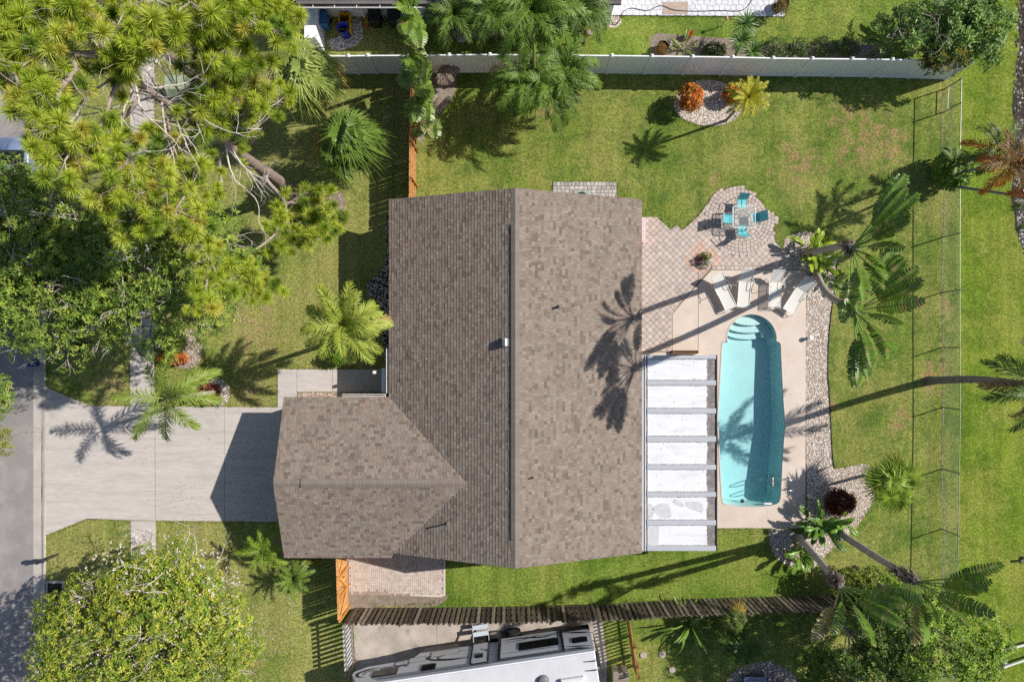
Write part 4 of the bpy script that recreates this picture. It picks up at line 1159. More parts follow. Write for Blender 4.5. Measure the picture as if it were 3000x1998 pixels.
def lounger(label, loc, rot, straps=False, back=35):
    """lies along local y: foot at -y, head at +y"""
    t = thing('sun_lounger', label, 'sun lounger', loc, 'white loungers beside the pool', rot or 1e-6)
    w = .29; zs = .36; yh = .28; yf = -.98; a = math.radians(back); bl = .74
    top = (yh + bl * math.cos(a), zs + bl * math.sin(a))
    if not straps:
        mb = MB(); ys = np.linspace(yf, yh, 7); v = [(x, y, zs - .025 * math.sin((y - yf) / (yh - yf) * math.pi) - (.0 if abs(x) > .2 else .012)) for y in ys for x in (-w, 0, w)]
        mb.add(v, [[i * 3 + j, i * 3 + j + 1, i * 3 + j + 4, i * 3 + j + 3] for i in range(6) for j in range(2)], smooth=True); mb.build('seat_sling', M['sling'], t)
        mb = MB(); v = [(x, yh + (top[0] - yh) * q + .01, zs + (top[1] - zs) * q) for q in np.linspace(0.02, 1, 5) for x in (-w, w)]
        mb.add(v, [[i * 2, i * 2 + 1, i * 2 + 3, i * 2 + 2] for i in range(4)]); mb.build('back_sling', M['sling'], t)
    else:
        for y in np.arange(yf + .03, yh, .062):
            mb = MB(); bbox(mb, (-w, y, zs - .006), (w, y + .042, zs)); mb.build('strap', M['whiteframe'], t)
        for q in np.arange(.06, 1, .085):
            mb = MB(); y, z = yh + (top[0] - yh) * q, zs + (top[1] - zs) * q; beam(mb, (-w, y, z), (w, y, z), .05, .006, up=(0, -math.sin(a), math.cos(a))); mb.build('strap', M['whiteframe'], t)
    for s in (-1, 1):
        x = s * (w + .015)
        mb = MB(); tube(mb, [(x, yf - .02, zs), (x, yh, zs)], .016, 6); mb.build('side_rail', M['whiteframe'], t)
        mb = MB(); tube(mb, [(x, yh, zs), (x, *top)], .016, 6); mb.build('back_rail', M['whiteframe'], t)
        mb = MB(); tube(mb, curve([(x, yf - .02, zs), (x * 1.02, yf - .1, .2), (x * 1.02, yf - .06, .0)], 4), .016, 6); mb.build('leg', M['whiteframe'], t)
        mb = MB(); tube(mb, curve([(x, yh - .12, zs), (x * 1.03, yh + .14, .1), (x * 1.03, yh + .2, .0)], 4), .016, 6); mb.build('leg', M['whiteframe'], t)
        mb = MB(); tube(mb, curve([(x, yh + .22, zs + .16), (x * 1.25, yh + .0, zs + .24), (x * 1.28, yh - .30, zs + .24), (x * 1.2, yh - .36, zs + .1), (x, yh - .30, zs)], 5), .015, 6); mb.build('armrest', M['whiteframe'], t)
    mb = MB(); tube(mb, [(-w, yf - .09, .06), (w, yf - .09, .06)], .014, 6); mb.build('foot_bar', M['whiteframe'], t)
    mb = MB(); tube(mb, [(-w, yf - .02, zs), (w, yf - .02, zs)], .016, 6); mb.build('end_bar', M['whiteframe'], t)
    mb = MB(); tube(mb, [(-w, *top), (w, *top)], .016, 6); mb.build('head_bar', M['whiteframe'], t)
def L(px, py, ang, **k): return (*P(px, py, .4)[:2], Z0), math.radians(ang)
for label, (px, py, ang), kw in (('white sling lounger with its back over the paving corner', (2117, 852, 26), {}), ('white sling lounger standing straight beside the strap lounger', (2182, 843, -5), {}),
        ('white strap lounger with open slats and curved armrests', (2271, 843, -2), dict(straps=True, back=42)), ('white sling lounger turned towards the curved palm trunk', (2340, 864, -33), dict(back=30))):
    loc, rot = L(px, py, ang); lounger(label, loc, rot, **kw)

# brick barbecue by the back wall
bq = thing('brick_barbecue', 'whitewashed pink brick barbecue counter against the back wall', 'barbecue', G(1862, 690))
mb = MB(); bbox(mb, G(1824, 648, 0.03), G(1881, 716, .92), t=C(188, 150, 140)); mb.build('base', M['matte'], bq)
for r, y in enumerate(np.arange(648, 715.5, 4.2)):
    x = 1843.5 - (r % 2) * 4.5
    while x < 1881:
        x0, x1 = max(x, 1843.5), min(x + 9, 1881.5)
        if x1 - x0 > 1.5:
            mb = MB(); pieces_poly(mb, GP([(x0 + .25, y + .25), (x1 - .25, y + .25), (x1 - .25, y + 4), (x0 + .25, y + 4)]), .92, .99, .004, tuple(np.array(C(222, 196, 196)) * rng.uniform(.9, 1.1))); mb.build('brick', M['paver'], bq)
        x += 9
mb = MB(); lathe(mb, G(1846, 700, .991), [(.28, 0), (.28, .03), (.22, .06), (0, .07)], 18); mb.build('grill_lid', M['trim'], bq)

# flower patch set into the paving
def leaves(mb, pts, axis, k, ln, cols, wid=.42, up=.35, curl=.25):
    """rosettes: k leaves round each point"""
    n = len(pts); pts = np.asarray(pts); axis = axis / np.maximum(np.linalg.norm(axis, axis=1, keepdims=True), 1e-6)
    ref = np.where(np.abs(axis[:, 2:3]) < .9, np.array([[0, 0, 1.0]]), np.array([[1.0, 0, 0]]))
    e1 = np.cross(axis, ref); e1 /= np.linalg.norm(e1, axis=1, keepdims=True); e2 = np.cross(axis, e1)
    ph = rng.uniform(0, 6.28, (n, 1)) + np.arange(k)[None] * 2 * np.pi / k + rng.uniform(-.35, .35, (n, k))
    d = np.cos(ph)[..., None] * e1[:, None] + np.sin(ph)[..., None] * e2[:, None] + axis[:, None] * (up + rng.uniform(-.45, .45, (n, k, 1)))
    d /= np.linalg.norm(d, axis=2, keepdims=True)
    nn = axis[:, None] + rng.normal(0, .35, (n, k, 3)); s = np.cross(d, nn); s /= np.maximum(np.linalg.norm(s, axis=2, keepdims=True), 1e-6)
    up_ = np.cross(s, d)
    l = ln * rng.uniform(.65, 1.25, (n, k, 1)); w = l * wid * .5
    p0 = np.broadcast_to(pts[:, None], d.shape)
    a = p0 + d * l * .12; b = p0 + d * l * .5 + s * w + up_ * w * .25; c = p0 + d * l - up_ * l * curl * rng.uniform(.2, 1, (n, k, 1)); e = p0 + d * l * .5 - s * w + up_ * w * .25
    v = np.stack([a, b, c, e], 2).reshape(-1, 3); m_ = n * k
    i = np.arange(m_)[:, None] * 4
    f = np.concatenate([i + [[0, 1, 2]], i + [[0, 2, 3]]], 0)
    t = np.array(cols)[rng.integers(len(cols), size=n)][:, None] * rng.uniform(.8, 1.2, (n, k, 1)); t = t.reshape(-1, 3)
    mb.add(v, f, np.concatenate([t, t]))
def blob(c, r, n, low=-.3):
    d = rng.normal(size=(n * 2, 3)); d /= np.linalg.norm(d, axis=1, keepdims=True); d = d[d[:, 2] > low][:n]
    return np.asarray(c) + d * np.asarray(r) * rng.uniform(.55, 1.0, (len(d), 1)), d
fp = thing('flower_patch', 'small patch of green, white and maroon bedding plants in the paving', 'flowers', G(2060, 763))
mb = MB(); sheet(mb, GP([(2046, 763), (2060, 749), (2074, 763), (2060, 777)]), .02); mb.build('soil', M['darksoil'], fp)
for nm, (x, y), cols, n in (('green_plant', (2066, 752), [C(92, 112, 40), C(120, 138, 50)], 90), ('white_flowers', (2066, 774), [C(232, 230, 226), C(232, 230, 226), C(90, 110, 50)], 90), ('maroon_plant', (2046, 765), [C(92, 54, 56), C(120, 92, 88), C(70, 50, 46)], 90)):
    p, d = blob(G(x, y, .15), (.28, .24, .22), n); mb = MB(); leaves(mb, p, d, 4, .09, cols); mb.build(nm, M['leaf'], fp)

# lamps, small things by the pool
for k, (x, y) in enumerate(((2363, 991), (2361, 1450))):
    t = thing('deck_light', ('white spotlight bucket at the deck edge beside the pool steps', 'white spotlight bucket at the deck edge beside the pool ladder')[k], 'light', G(x + 2, y, .04))
    c = G(x + 2, y, .04); mb = MB(); lathe(mb, c, [(.05, 0), (.05, .08)], 10); mb.build('stem', M['greyframe'], t)
    mb = MB(); lathe(mb, c + [0, 0, .08], [(.06, 0), (.10, .18), (.12, .26), (.10, .26), (.06, .1), (0, .1)], 16, axis=(.25, .1, .9)); mb.build('shade', M['whiteframe'], t)
pr = thing('planter_box', 'long brown wooden planter box at the corner of the patio roof', 'planter', G(2002, 1030))
for a, b in (((1969, 1026), (2042, 1028)), ((1969, 1034), (2042, 1036)), ((1969, 1028), (1971, 1034)), ((2040, 1028), (2042, 1034))):
    mb = MB(); bbox(mb, G(*a, .042), G(*b, .32), t=C(150, 116, 84)); mb.build('side_board', M['cedar'], pr)
mb = MB(); bbox(mb, G(1971, 1028, .05), G(2040, 1034, .27)); mb.build('soil', M['darksoil'], pr)

# cooling unit at the north gable
ac = thing('heat_pump', 'grey green heat pump with round fan beside the north gable', 'heat pump', G(1706, 570))
mb = MB(); c = P(1704, 563, .8); cham(mb, (c[0] - .42, c[1] - .62, .05), (c[0] + .42, c[1] + .06, .8), .03, t=C(150, 164, 156)); mb.build('casing', M['paint'], ac)
mb = MB(); cc2 = (c[0], c[1] - .30, .805); lathe(mb, cc2, [(.30, 0), (.30, .012), (.0, .012)], 24); mb.build('fan_opening', M['dark'], ac)
mb = MB()
for r in (.10, .18, .26, .305): tube(mb, [(cc2[0] + r * math.cos(a), cc2[1] + r * math.sin(a), .835) for a in np.linspace(0, 2 * math.pi, 25)], .006, 4, cap=False)
for a in np.linspace(0, math.pi, 6, endpoint=False): tube(mb, [(cc2[0] - .3 * math.cos(a), cc2[1] - .3 * math.sin(a), .835), (cc2[0] + .3 * math.cos(a), cc2[1] + .3 * math.sin(a), .835)], .005, 4)
mb.build('fan_guard', M['greyframe'], ac)
# ------------------------------------------------------------------ plants
def nrm(v): v = np.asarray(v, float); return v / np.maximum(np.linalg.norm(v, axis=-1, keepdims=True), 1e-9)
Zv = np.array([0, 0, 1.0])
def frond(mb, base, az, el, length, droop, nl=46, ll=.55, tint=(.1, .2, .03), hang=.35, w=.016, rt=None, side_bend=0.0, vee=.25):
    n = 14; t = np.linspace(0, 1, n); ang = el - droop * t ** 1.25; azs = az + side_bend * t
    stp = length / (n - 1)
    d = np.stack([np.cos(ang) * np.cos(azs), np.cos(ang) * np.sin(azs), np.sin(ang)], 1)
    pts = np.asarray(base) + np.concatenate([[np.zeros(3)], np.cumsum(d[:-1] * stp, 0)])
    tube(mb, pts, np.linspace(.028, .006, n), 4, t=rt or tuple(np.array(tint) * 1.25 + .02))
    tt = np.linspace(.13, .995, nl)
    p = np.stack([np.interp(tt, t, pts[:, i]) for i in range(3)], 1); tg = nrm(np.stack([np.interp(tt, t, d[:, i]) for i in range(3)], 1))
    sd = nrm(np.cross(tg, Zv)); up = np.cross(sd, tg)
    fa = np.radians(22 + 42 * tt)[:, None]
    lp = (ll * np.clip(np.sin(np.pi * (.10 + .82 * tt)), .12, 1) ** .7)[:, None]
    for s in (-1, 1):
        jit = rng.normal(0, .16, (nl, 3)); l = lp * rng.uniform(.82, 1.1, (nl, 1))
        dr = nrm(s * sd * np.cos(fa) + tg * np.sin(fa) + up * vee + jit)
        m_ = p + dr * l * .5 - Zv * hang * l * .12; tip = p + dr * l * .97 - Zv * hang * l * rng.uniform(.3, 1.0, (nl, 1))
        wv = nrm(np.cross(dr, up + jit)) * w
        v = np.stack([p - wv * .7, p + wv * .7, m_ + wv, m_ - wv, tip], 1).reshape(-1, 3); i = np.arange(nl)[:, None] * 5
        c = np.array(tint) * rng.uniform(.8, 1.2, (nl, 1))
        mb.add(v, i + [[0, 1, 2, 3]], c); mb.add(v, i + [[3, 2, 4]], c)

def palm(label, base, top, nf, fl, tint, cat='palm tree', name='palm_tree', els=(75, -25), droop=(.9, 1.5), ll=.55, nl=46, tr=(.11, .09), hang=.4, group=None, az0=0.0, bark=C(150, 138, 124), w=.016, old=0, oldtint=C(150, 128, 70), mid=None, azs=None, mt='leaf', bend=.25, vee=.25):
    base, top = np.asarray(base, float), np.asarray(top, float)
    t = thing(name, label, cat, base, group)
    mb = MB(); pth = curve([base, mid if mid is not None else (base * .5 + top * .5 + [(base - top)[0] * .08, 0, 0]), top], 8)
    rad = np.linspace(tr[0], tr[1], len(pth)); rad = rad * (1 + .06 * (np.arange(len(pth)) % 2)); rad[0] *= 1.3
    tube(mb, pth, rad, 9, t=bark); mb.build('trunk', M['bark'], t)
    ga = 2.39996
    for k in range(nf):
        q = (k + .5) / nf; el = math.radians(els[0] + (els[1] - els[0]) * q + rng.uniform(-8, 8))
        az = az0 + k * ga + rng.uniform(-.2, .2) if azs is None else math.radians(azs[k] + rng.uniform(-6, 6))
        mb = MB(); isold = k >= nf - old
        frond(mb, top + [0, 0, .05], az, el, fl * rng.uniform(.85, 1.1) * (.8 + .2 * min(1, q * 3)), rng.uniform(*droop), nl, ll, tuple(np.array(oldtint if isold else tint) * rng.uniform(.82, 1.15)), hang, w, side_bend=rng.uniform(-bend, bend), vee=vee)
        mb.build('frond', M[mt], t)
    return t

def fan_leaf(mb, base, az, el, pet, R, tint, nseg=26, spread=130, droop=.35):
    d = np.array([math.cos(el) * math.cos(az), math.cos(el) * math.sin(az), math.sin(el)])
    if el > .75:
        d = nrm(d * .5 + Zv * .6); pet = pet * rng.uniform(.35, .7)
    hub = np.asarray(base) + d * pet - Zv * pet * .12
    tube(mb, [base, np.asarray(base) + d * pet * .55, hub], [.018, .014, .01], 4, t=tuple(np.array(tint) * 1.15))
    f = nrm(np.array([d[0], d[1], 0]) + Zv * rng.uniform(-.1, .2)) if el > .75 else nrm(d + np.array([0, 0, -.35]));
    spread = 165 if el > .75 else spread
    s = nrm(np.cross(f, Zv)); up = np.cross(s, f)
    a = np.radians(np.linspace(-spread, spread, nseg)); da = (a[1] - a[0]) / 2
    l = R * (.72 + .28 * np.cos(a * .55)) * rng.uniform(.75, 1.1, nseg)
    def dirs(x): return np.cos(x)[:, None] * f + np.sin(x)[:, None] * s
    r1 = (l * .46)[:, None]
    c0 = np.broadcast_to(hub, (nseg, 3)); rg = hub + dirs(a) * r1 + up * .05 * R - Zv * droop * .16 * r1
    lf = hub + dirs(a - da) * r1 - Zv * droop * .16 * r1; rt = hub + dirs(a + da) * r1 - Zv * droop * .16 * r1
    tip = hub + dirs(a + rng.normal(0, .07, nseg)) * l[:, None] - Zv * (droop * l * rng.uniform(.5, 1.2, nseg))[:, None]
    v = np.stack([c0, lf, rg, rt, tip], 1).reshape(-1, 3); i = np.arange(nseg)[:, None] * 5
    c = np.array(tint) * rng.uniform(.82, 1.18, (nseg, 1))
    for fc in ([0, 1, 2], [0, 2, 3], [1, 4, 2], [2, 4, 3]): mb.add(v, i + [fc], c)

def fan_palm(label, base, top, nl, R, pet, tint, name='fan_palm', group=None, els=(80, -35), old=3, bark=C(120, 104, 88), tr=(.16, .13), droop=.45, oldtint=C(170, 150, 80), nseg=26):
    base, top = np.asarray(base, float), np.asarray(top, float)
    t = thing(name, label, 'palm tree', base, group)
    mb = MB(); pth = curve([base, (base + top) / 2, top], 7); tube(mb, pth, np.linspace(tr[0], tr[1], len(pth)), 9, t=bark); mb.build('trunk', M['bark'], t)
    for k in range(nl):
        q = (k + .5) / nl; el = math.radians(els[0] + (els[1] - els[0]) * q + rng.uniform(-16, 16)); az = k * 2.39996 + rng.uniform(-.4, .4)
        mb = MB(); fan_leaf(mb, top + rng.normal(0, .06, 3), az, el, pet * rng.uniform(.35, 1.15) * (.55 + .45 * min(1, q * 2.2)), R * rng.uniform(.85, 1.1), tuple(np.array(oldtint if k >= nl - old else tint) * rng.uniform(.8, 1.2)), droop=droop * rng.uniform(.5, 2.2), nseg=nseg)
        mb.build('frond', M['leaf'], t)
    return t

def paddle(mb, base, d, pet, bl, bw, tint, droop=.6, tears=.35, face=None, nst=17):
    """banana-like leaf: petiole then a torn blade either side of the midrib; face = direction the upper side looks to"""
    d = nrm(np.asarray(d, float)); n = 6 + nst; Lt = pet + bl
    hz = np.array([d[0], d[1], 0]); hl = np.linalg.norm(hz)
    hz = hz / hl if hl > .05 else nrm(np.array([face[0], face[1], 0]) if face is not None else np.array([1.0, 0, 0]))
    e0 = math.atan2(d[2], hl)
    s = np.linspace(0, Lt, n); tt = np.clip((s - pet * .6) / (Lt - pet * .6), 0, 1); ang = e0 - droop * tt ** 1.5
    dd = np.cos(ang)[:, None] * hz + np.sin(ang)[:, None] * Zv
    pts = np.asarray(base) + np.concatenate([[np.zeros(3)], np.cumsum(dd[:-1] * (s[1] - s[0]), 0)])
    tube(mb, pts, np.linspace(.035, .008, n), 5, t=tuple(np.array(tint) * 1.35 + .03))
    bs = np.linspace(pet, Lt, nst + 1)
    P_ = lambda q: np.array([np.interp(q, s, pts[:, i]) for i in range(3)]); D_ = lambda q: nrm(np.array([np.interp(q, s, dd[:, i]) for i in range(3)]))
    fv = np.asarray(face, float) if face is not None else Zv
    for sg in (-1, 1):
        for k in range(nst):
            q0, q1 = bs[k], bs[k + 1]; u = ((q0 + q1) / 2 - pet) / bl
            wd = bw * max(.12, math.sin(math.pi * min(.97, .08 + .9 * u)) ** .55) * rng.uniform(.9, 1.05)
            torn = rng.random() < tears; g = .12 if torn else 0.0; dz = rng.uniform(.0, .35) if torn else rng.uniform(.05, .12)
            p0, p1 = P_(q0), P_(q1 - (q1 - q0) * g); t0 = D_(q0); sd = nrm(np.cross(t0, fv)) * sg; up = np.cross(sd, t0) * sg
            if up @ fv < 0: up = -up
            fw = t0 * .32
            o1 = sd * wd * .55 + up * .14 * wd + fw * wd * .5; o2 = sd * wd * (1 - dz * .4) + up * (.02 - dz) * wd + fw * wd
            shrink = (q1 - q0) * (.25 if torn else .0)
            v = [p0, p1, p1 + o1, p0 + o1, p1 + o2 - t0 * shrink, p0 + o2]
            c = tuple(np.array(tint) * rng.uniform(.75, 1.2)) if not (torn and rng.random() < .12) else tuple(np.array(C(140, 128, 84)) * rng.uniform(.8, 1.1))
            mb.add(v, [[0, 1, 2, 3], [3, 2, 4, 5]], c)

def banana(label, base, top, leaves_, tint, name='banana_plant', cat='plant', tr=(.12, .09), bark=C(120, 120, 84), group=None, pet=.5, bl=1.6, bw=.32, tears=.35, mid=None, skirt=0, oldn=0):
    """leaves_: list of (azimuth deg, elevation deg, length factor, droop)"""
    base, top = np.asarray(base, float), np.asarray(top, float)
    t = thing(name, label, cat, base, group)
    mb = MB(); pth = curve([base, mid if mid is not None else (base + top) / 2, top], 9); rad = np.linspace(tr[0], tr[1], len(pth)); rad *= 1 + .05 * (np.arange(len(pth)) % 2)
    tube(mb, pth, rad, 9, t=bark); mb.build('trunk', M['bark'], t)
    if skirt:
        mb = MB(); ax = nrm(pth[-1] - pth[-4])
        for k in range(skirt):
            q = rng.uniform(0, 1); p = pth[-1] - ax * q * 1.6; a = rng.uniform(0, 6.28); o = np.array([math.cos(a), math.sin(a), 0])
            l = rng.uniform(.2, .5); w = np.cross(o, Zv) * rng.uniform(.03, .06); e = p + o * (tr[1] + .10) ; tip = e + o * l * .35 - ax * l
            mb.add([p + o * tr[1] * .6 - w, p + o * tr[1] * .6 + w, e + w, e - w, tip + w * .3, tip - w * .3], [[0, 1, 2, 3], [3, 2, 4, 5]], tuple(np.array(C(104, 92, 84)) * rng.uniform(.5, 1.3)))
        mb.build('dead_sheaths', M['matte'], t)
    for k, (az, el, lf, dr) in enumerate(leaves_):
        a, e = math.radians(az), math.radians(el); d = np.array([math.cos(e) * math.cos(a), math.cos(e) * math.sin(a), math.sin(e)])
        mb = MB(); tc = C(150, 140, 90) if k < oldn else tint
        fc = None if abs(el) < 60 else nrm(Zv * .5 + np.array([math.cos(a), math.sin(a), 0]) * -.4 + np.array([tosun[0], tosun[1], 0]) * .3)
        paddle(mb, top - [0, 0, .1], d, pet * lf * rng.uniform(.9, 1.1), bl * lf * rng.uniform(.9, 1.1), bw * rng.uniform(.85, 1.1), tuple(np.array(tc) * rng.uniform(.8, 1.15)), dr, tears if k >= oldn else .9, fc); mb.build('leaf', M['gloss'], t)
    return t

def twigs(mb, p, d, l, r, depth, col, up=.15):
    d = nrm(d); n = 5; q = [np.asarray(p, float)]
    for i in range(n):
        d = nrm(d + rng.normal(0, .16, 3) + [0, 0, up * .3]); q.append(q[-1] + d * l / n)
    tube(mb, q, np.linspace(r, r * .45, n + 1), 4 if r < .03 else 6, t=tuple(np.array(col) * rng.uniform(.85, 1.15)), cap=False)
    if depth > 0:
        for k in range(rng.integers(2, 4)):
            i = rng.integers(2, n + 1); dd = nrm(d + rng.normal(0, .55, 3)); twigs(mb, q[i], dd, l * rng.uniform(.45, .7), r * .5, depth - 1, col, up)

def broadleaf(label, base, cen, rad, nclus, nros, ll, cols, name='broadleaf_tree', cat='tree', group=None, bark=C(140, 130, 120), lump=.25, clr=(.55, .95), bare=10, k=6, trunk=.2, mt='leaf', fleck=None, low=-.15, inner=.35):
    base, cen, rad = np.asarray(base, float), np.asarray(cen, float), np.asarray(rad, float)
    t = thing(name, label, cat, base, group)
    i = np.arange(nclus * 2) + .5; ph = np.arccos(1 - 2 * i / (nclus * 2)); th = np.pi * (1 + 5 ** .5) * i
    d = np.stack([np.cos(th) * np.sin(ph), np.sin(th) * np.sin(ph), np.cos(ph)], 1); d = d[d[:, 2] > low][:nclus]
    lob = rng.normal(size=(5, 3)); f = 1 + lump * np.sin(d @ lob.T * 1.6 + rng.uniform(0, 6, 5)).mean(1) * 1.5 + rng.normal(0, .06, len(d))
    f = np.where(rng.random(len(d)) < inner, f * rng.uniform(.45, .85, len(d)), f)
    cc_ = cen + d * rad * f[:, None]
    mb = MB(); fork = base + (cen - base) * .45
    tube(mb, curve([base, (base + fork) / 2 + rng.normal(0, .06, 3), fork], 5), np.linspace(trunk * 1.25, trunk * .8, 11), 8, t=bark)
    tr_ = mb.build('trunk', M['bark'], t)
    mb = MB()
    for p in cc_[rng.permutation(len(cc_))[:max(12, nclus // 3)]]:
        m_ = fork + (p - fork) * .5 + np.array([0, 0, .1]) * np.linalg.norm(p - fork) + rng.normal(0, .12, 3)
        tube(mb, curve([fork, m_, p], 4), np.linspace(trunk * .34, .018, 9), 5, t=tuple(np.array(bark) * rng.uniform(.85, 1.2)), cap=False)
    for q in range(bare):
        dd = nrm(rng.normal(size=3) + [0, 0, .7]); p = cen + dd * rad * rng.uniform(.72, .92); twigs(mb, p, nrm(dd + rng.normal(0, .5, 3)), rng.uniform(.7, 1.3), .028, 2, tuple(np.array(C(186, 178, 170))))
    mb.build('branches', M['bark'], t)
    mb = MB()
    for p, dd in zip(cc_, d):
        r = rng.uniform(*clr); pt, ax = blob(p, (r, r, r * .7), nros, -.5)
        leaves(mb, pt, nrm(ax * .6 + dd * .5 + [0, 0, .55]), k, ll, np.array(cols) * rng.uniform(.82, 1.15))
    if fleck:
        p = cen + nrm(rng.normal(size=(fleck, 3)) + [0, 0, .6]) * rad * rng.uniform(.92, 1.07, (fleck, 1)); leaves(mb, p, np.tile(Zv, (fleck, 1)), 3, .075, [C(232, 220, 212), C(222, 202, 198)], .8)
    mb.build('crown', M[mt], t)
    return t

# ---- the two slash pines over the front garden
PINE = """60,60 170,120 300,70 420,40 560,60 620,130 500,150 330,180 60,190 130,260 230,250 400,230 530,230 300,300 60,330 270,390 130,400 40,430 110,480 500,380 520,480 600,500 450,560 380,590 230,590 150,640 190,700 300,660 410,680 270,790 350,830 480,850 500,920 420,900 600,960 560,1020 690,870 780,880 740,950 640,1060 480,1040 380,980 300,900 540,1130 440,1130 350,1060
720,30 930,40 960,100 1060,80 1180,60 1210,110 1030,140 1120,160 1240,190 1020,240 1110,240 930,230 870,280 800,370 830,420 740,380 960,350 830,540
1300,10 1480,40 1560,80 1680,60 1780,30 1900,70 1990,110 1960,180 1880,210 1760,180 1680,110 1610,150 1530,220 1610,260 1660,230 1370,160 1340,200 1440,290 1330,330 1450,400 1400,440 1360,520 1420,530 1540,330 1640,420 1700,480 1560,450 1760,450
1350,600 1400,650 1470,600 1540,660 1600,560 1660,600 1690,650 1570,690 1350,720 1290,830 1430,820 1400,880 1470,850 1350,930 1660,780 1700,770 1820,650 1900,700 1900,740 1640,900 1590,1000 1710,1000 1850,620
1140,930 1090,960 880,1080 920,1160 860,1010 1290,1080 1370,1120 1300,1160 1240,1150 1060,1160 1130,1200 770,1220 830,1250 740,1330 700,1420 800,1390 980,1280 1000,1350 1080,1290 1150,1320 1300,1330 1460,1370 1200,1440 1320,1460 960,1440 870,1470 1060,1480 1390,1520 1000,1530 900,1540 1250,1540
2100,1320 2150,1360 2050,1400 2200,1420 2260,1400 2120,1440 2240,1480 1960,1400 1980,1520 1880,1540 2100,1520 2200,1540 2270,1540
1380,1575 1300,1600 1380,1680 1000,1565 1900,1595 2000,1585 2100,1600 2250,1600 2180,1645 1950,1655 1880,1685 1640,1800 1720,1830 1800,1870 1660,1880 1860,1960 1750,2000 1690,2000 1480,1860 1420,1920 1500,1940 1400,1980 1440,2060 1400,2100 1560,1960 1800,2040
10,10 90,5 200,30 380,110 480,90 20,130 90,330 20,560 30,250 1600,20 1730,100 1850,140 1830,20 1930,20 1400,90 1500,130""".split()
PINE = [tuple(map(float, s.split(','))) for s in PINE]
needle_cols = np.array([C(172, 186, 62), C(158, 176, 54), C(182, 192, 74), C(138, 160, 50), C(190, 184, 78), C(114, 142, 50)])
def tuft_mesh(mb, c, ax, R, col, n=300):
    d = nrm(rng.normal(size=(n, 3)) + np.asarray(ax) * .8); l = R * rng.uniform(.7, 1.08, (n, 1))
    s = nrm(np.cross(d, rng.normal(size=(n, 3)))) * .0068
    b = np.asarray(c) + d * R * .06; tip = np.asarray(c) + d * l - Zv * l * .16
    mid_ = b * .45 + tip * .55 + Zv * l * .03
    v = np.stack([b - s, b + s, mid_ + s * .9, mid_ - s * .9, tip], 1).reshape(-1, 3); i = np.arange(n)[:, None] * 5
    cc = np.array(col) * rng.uniform(.78, 1.22, (n, 1))
    mb.add(v, i + [[0, 1, 2, 3]], cc); mb.add(v, i + [[3, 2, 4]], cc)
def pine(label, base, topz, lean, tuftlist):
    base = G(*base); t = thing('pine_tree', label, 'pine tree', base)
    path = curve([base, base + [lean[0] * .3, lean[1] * .3, topz * .35], base + [lean[0] * .7, lean[1] * .7, topz * .7], base + [lean[0], lean[1], topz]], 8)
    mb = MB(); tube(mb, path, np.linspace(.30, .07, len(path)), 10, t=C(132, 116, 106)); mb.build('trunk', M['bark'], t)
    zt = path[:, 2]; br = MB(); ndl = MB()
    trunk_pts = [path[q] for q in range(len(path)) if path[q][2] > topz * .22]
    nodes = [(p, 0.0, -1) for p in trunk_pts]; nt_ = len(nodes)
    order = sorted(tuftlist, key=lambda c: min(np.linalg.norm(c[0] - p) for p in trunk_pts))
    for c, z in order:
        pos = np.array([q[0] for q in nodes]); dist = np.linalg.norm(pos - c, axis=1); pl = np.array([q[1] for q in nodes])
        cost = dist + .30 * pl + np.where(pos[:, 2] > c[2] + .8, 1.0, 0) ; b_ = int(np.argmin(cost)); nodes.append((c, pl[b_] + dist[b_], b_))
    cnt = np.zeros(len(nodes))
    for q in range(len(nodes) - 1, nt_ - 1, -1):
        cnt[q] += 1; cnt[nodes[q][2]] += cnt[q]
    for q in range(nt_, len(nodes)):
        c = nodes[q][0]; o = nodes[nodes[q][2]][0]; ln = max(.05, np.linalg.norm(c - o)); bc = tuple(np.array(C(152, 138, 128)) * rng.uniform(.75, 1.2))
        r1 = .014 + .013 * math.sqrt(cnt[q]); r0 = min(r1 * 1.5, .12)
        m1 = o + (c - o) * .35 + rng.normal(0, .10, 3) * ln * .5; m2 = o + (c - o) * .72 + rng.normal(0, .10, 3) * ln * .4
        tube(br, curve([o, m1, m2, c], 4), np.linspace(r0, r1, 13), 5, t=bc, cap=False)
        for _ in range(2): twigs(br, m2, rng.normal(size=3) + (c - o) / ln, rng.uniform(.4, .9), .015, 1, bc)
        for k in range(rng.integers(4, 7)):
            p_ = c + rng.normal(0, .30, 3) * [1, 1, .5]; col = needle_cols[rng.choice(6, p=[.28, .26, .16, .14, .08, .08])]
            tube(br, [m2 * .25 + c * .75, (c + p_) / 2, p_], [.014, .011, .008], 4, t=bc, cap=False)
            tuft_mesh(ndl, p_, nrm((c - o) / ln * .3 + [0, 0, .8] + rng.normal(0, .3, 3)), rng.uniform(.26, .50), col)
    for k in range(40):
        h = rng.uniform(.45, .97) * topz; o = np.array([np.interp(h, zt, path[:, i]) for i in range(3)]); a = rng.uniform(0, 6.28)
        twigs(br, o, [math.cos(a), math.sin(a), .1], rng.uniform(1.0, 2.6), .045, 3, C(186, 176, 168), .05)
    br.build('branches', M['bark'], t); ndl.build('crown', M['needle'], t)
pA, pB = np.array([868., 566.]), np.array([745., 365.])
la, lb_ = [], []
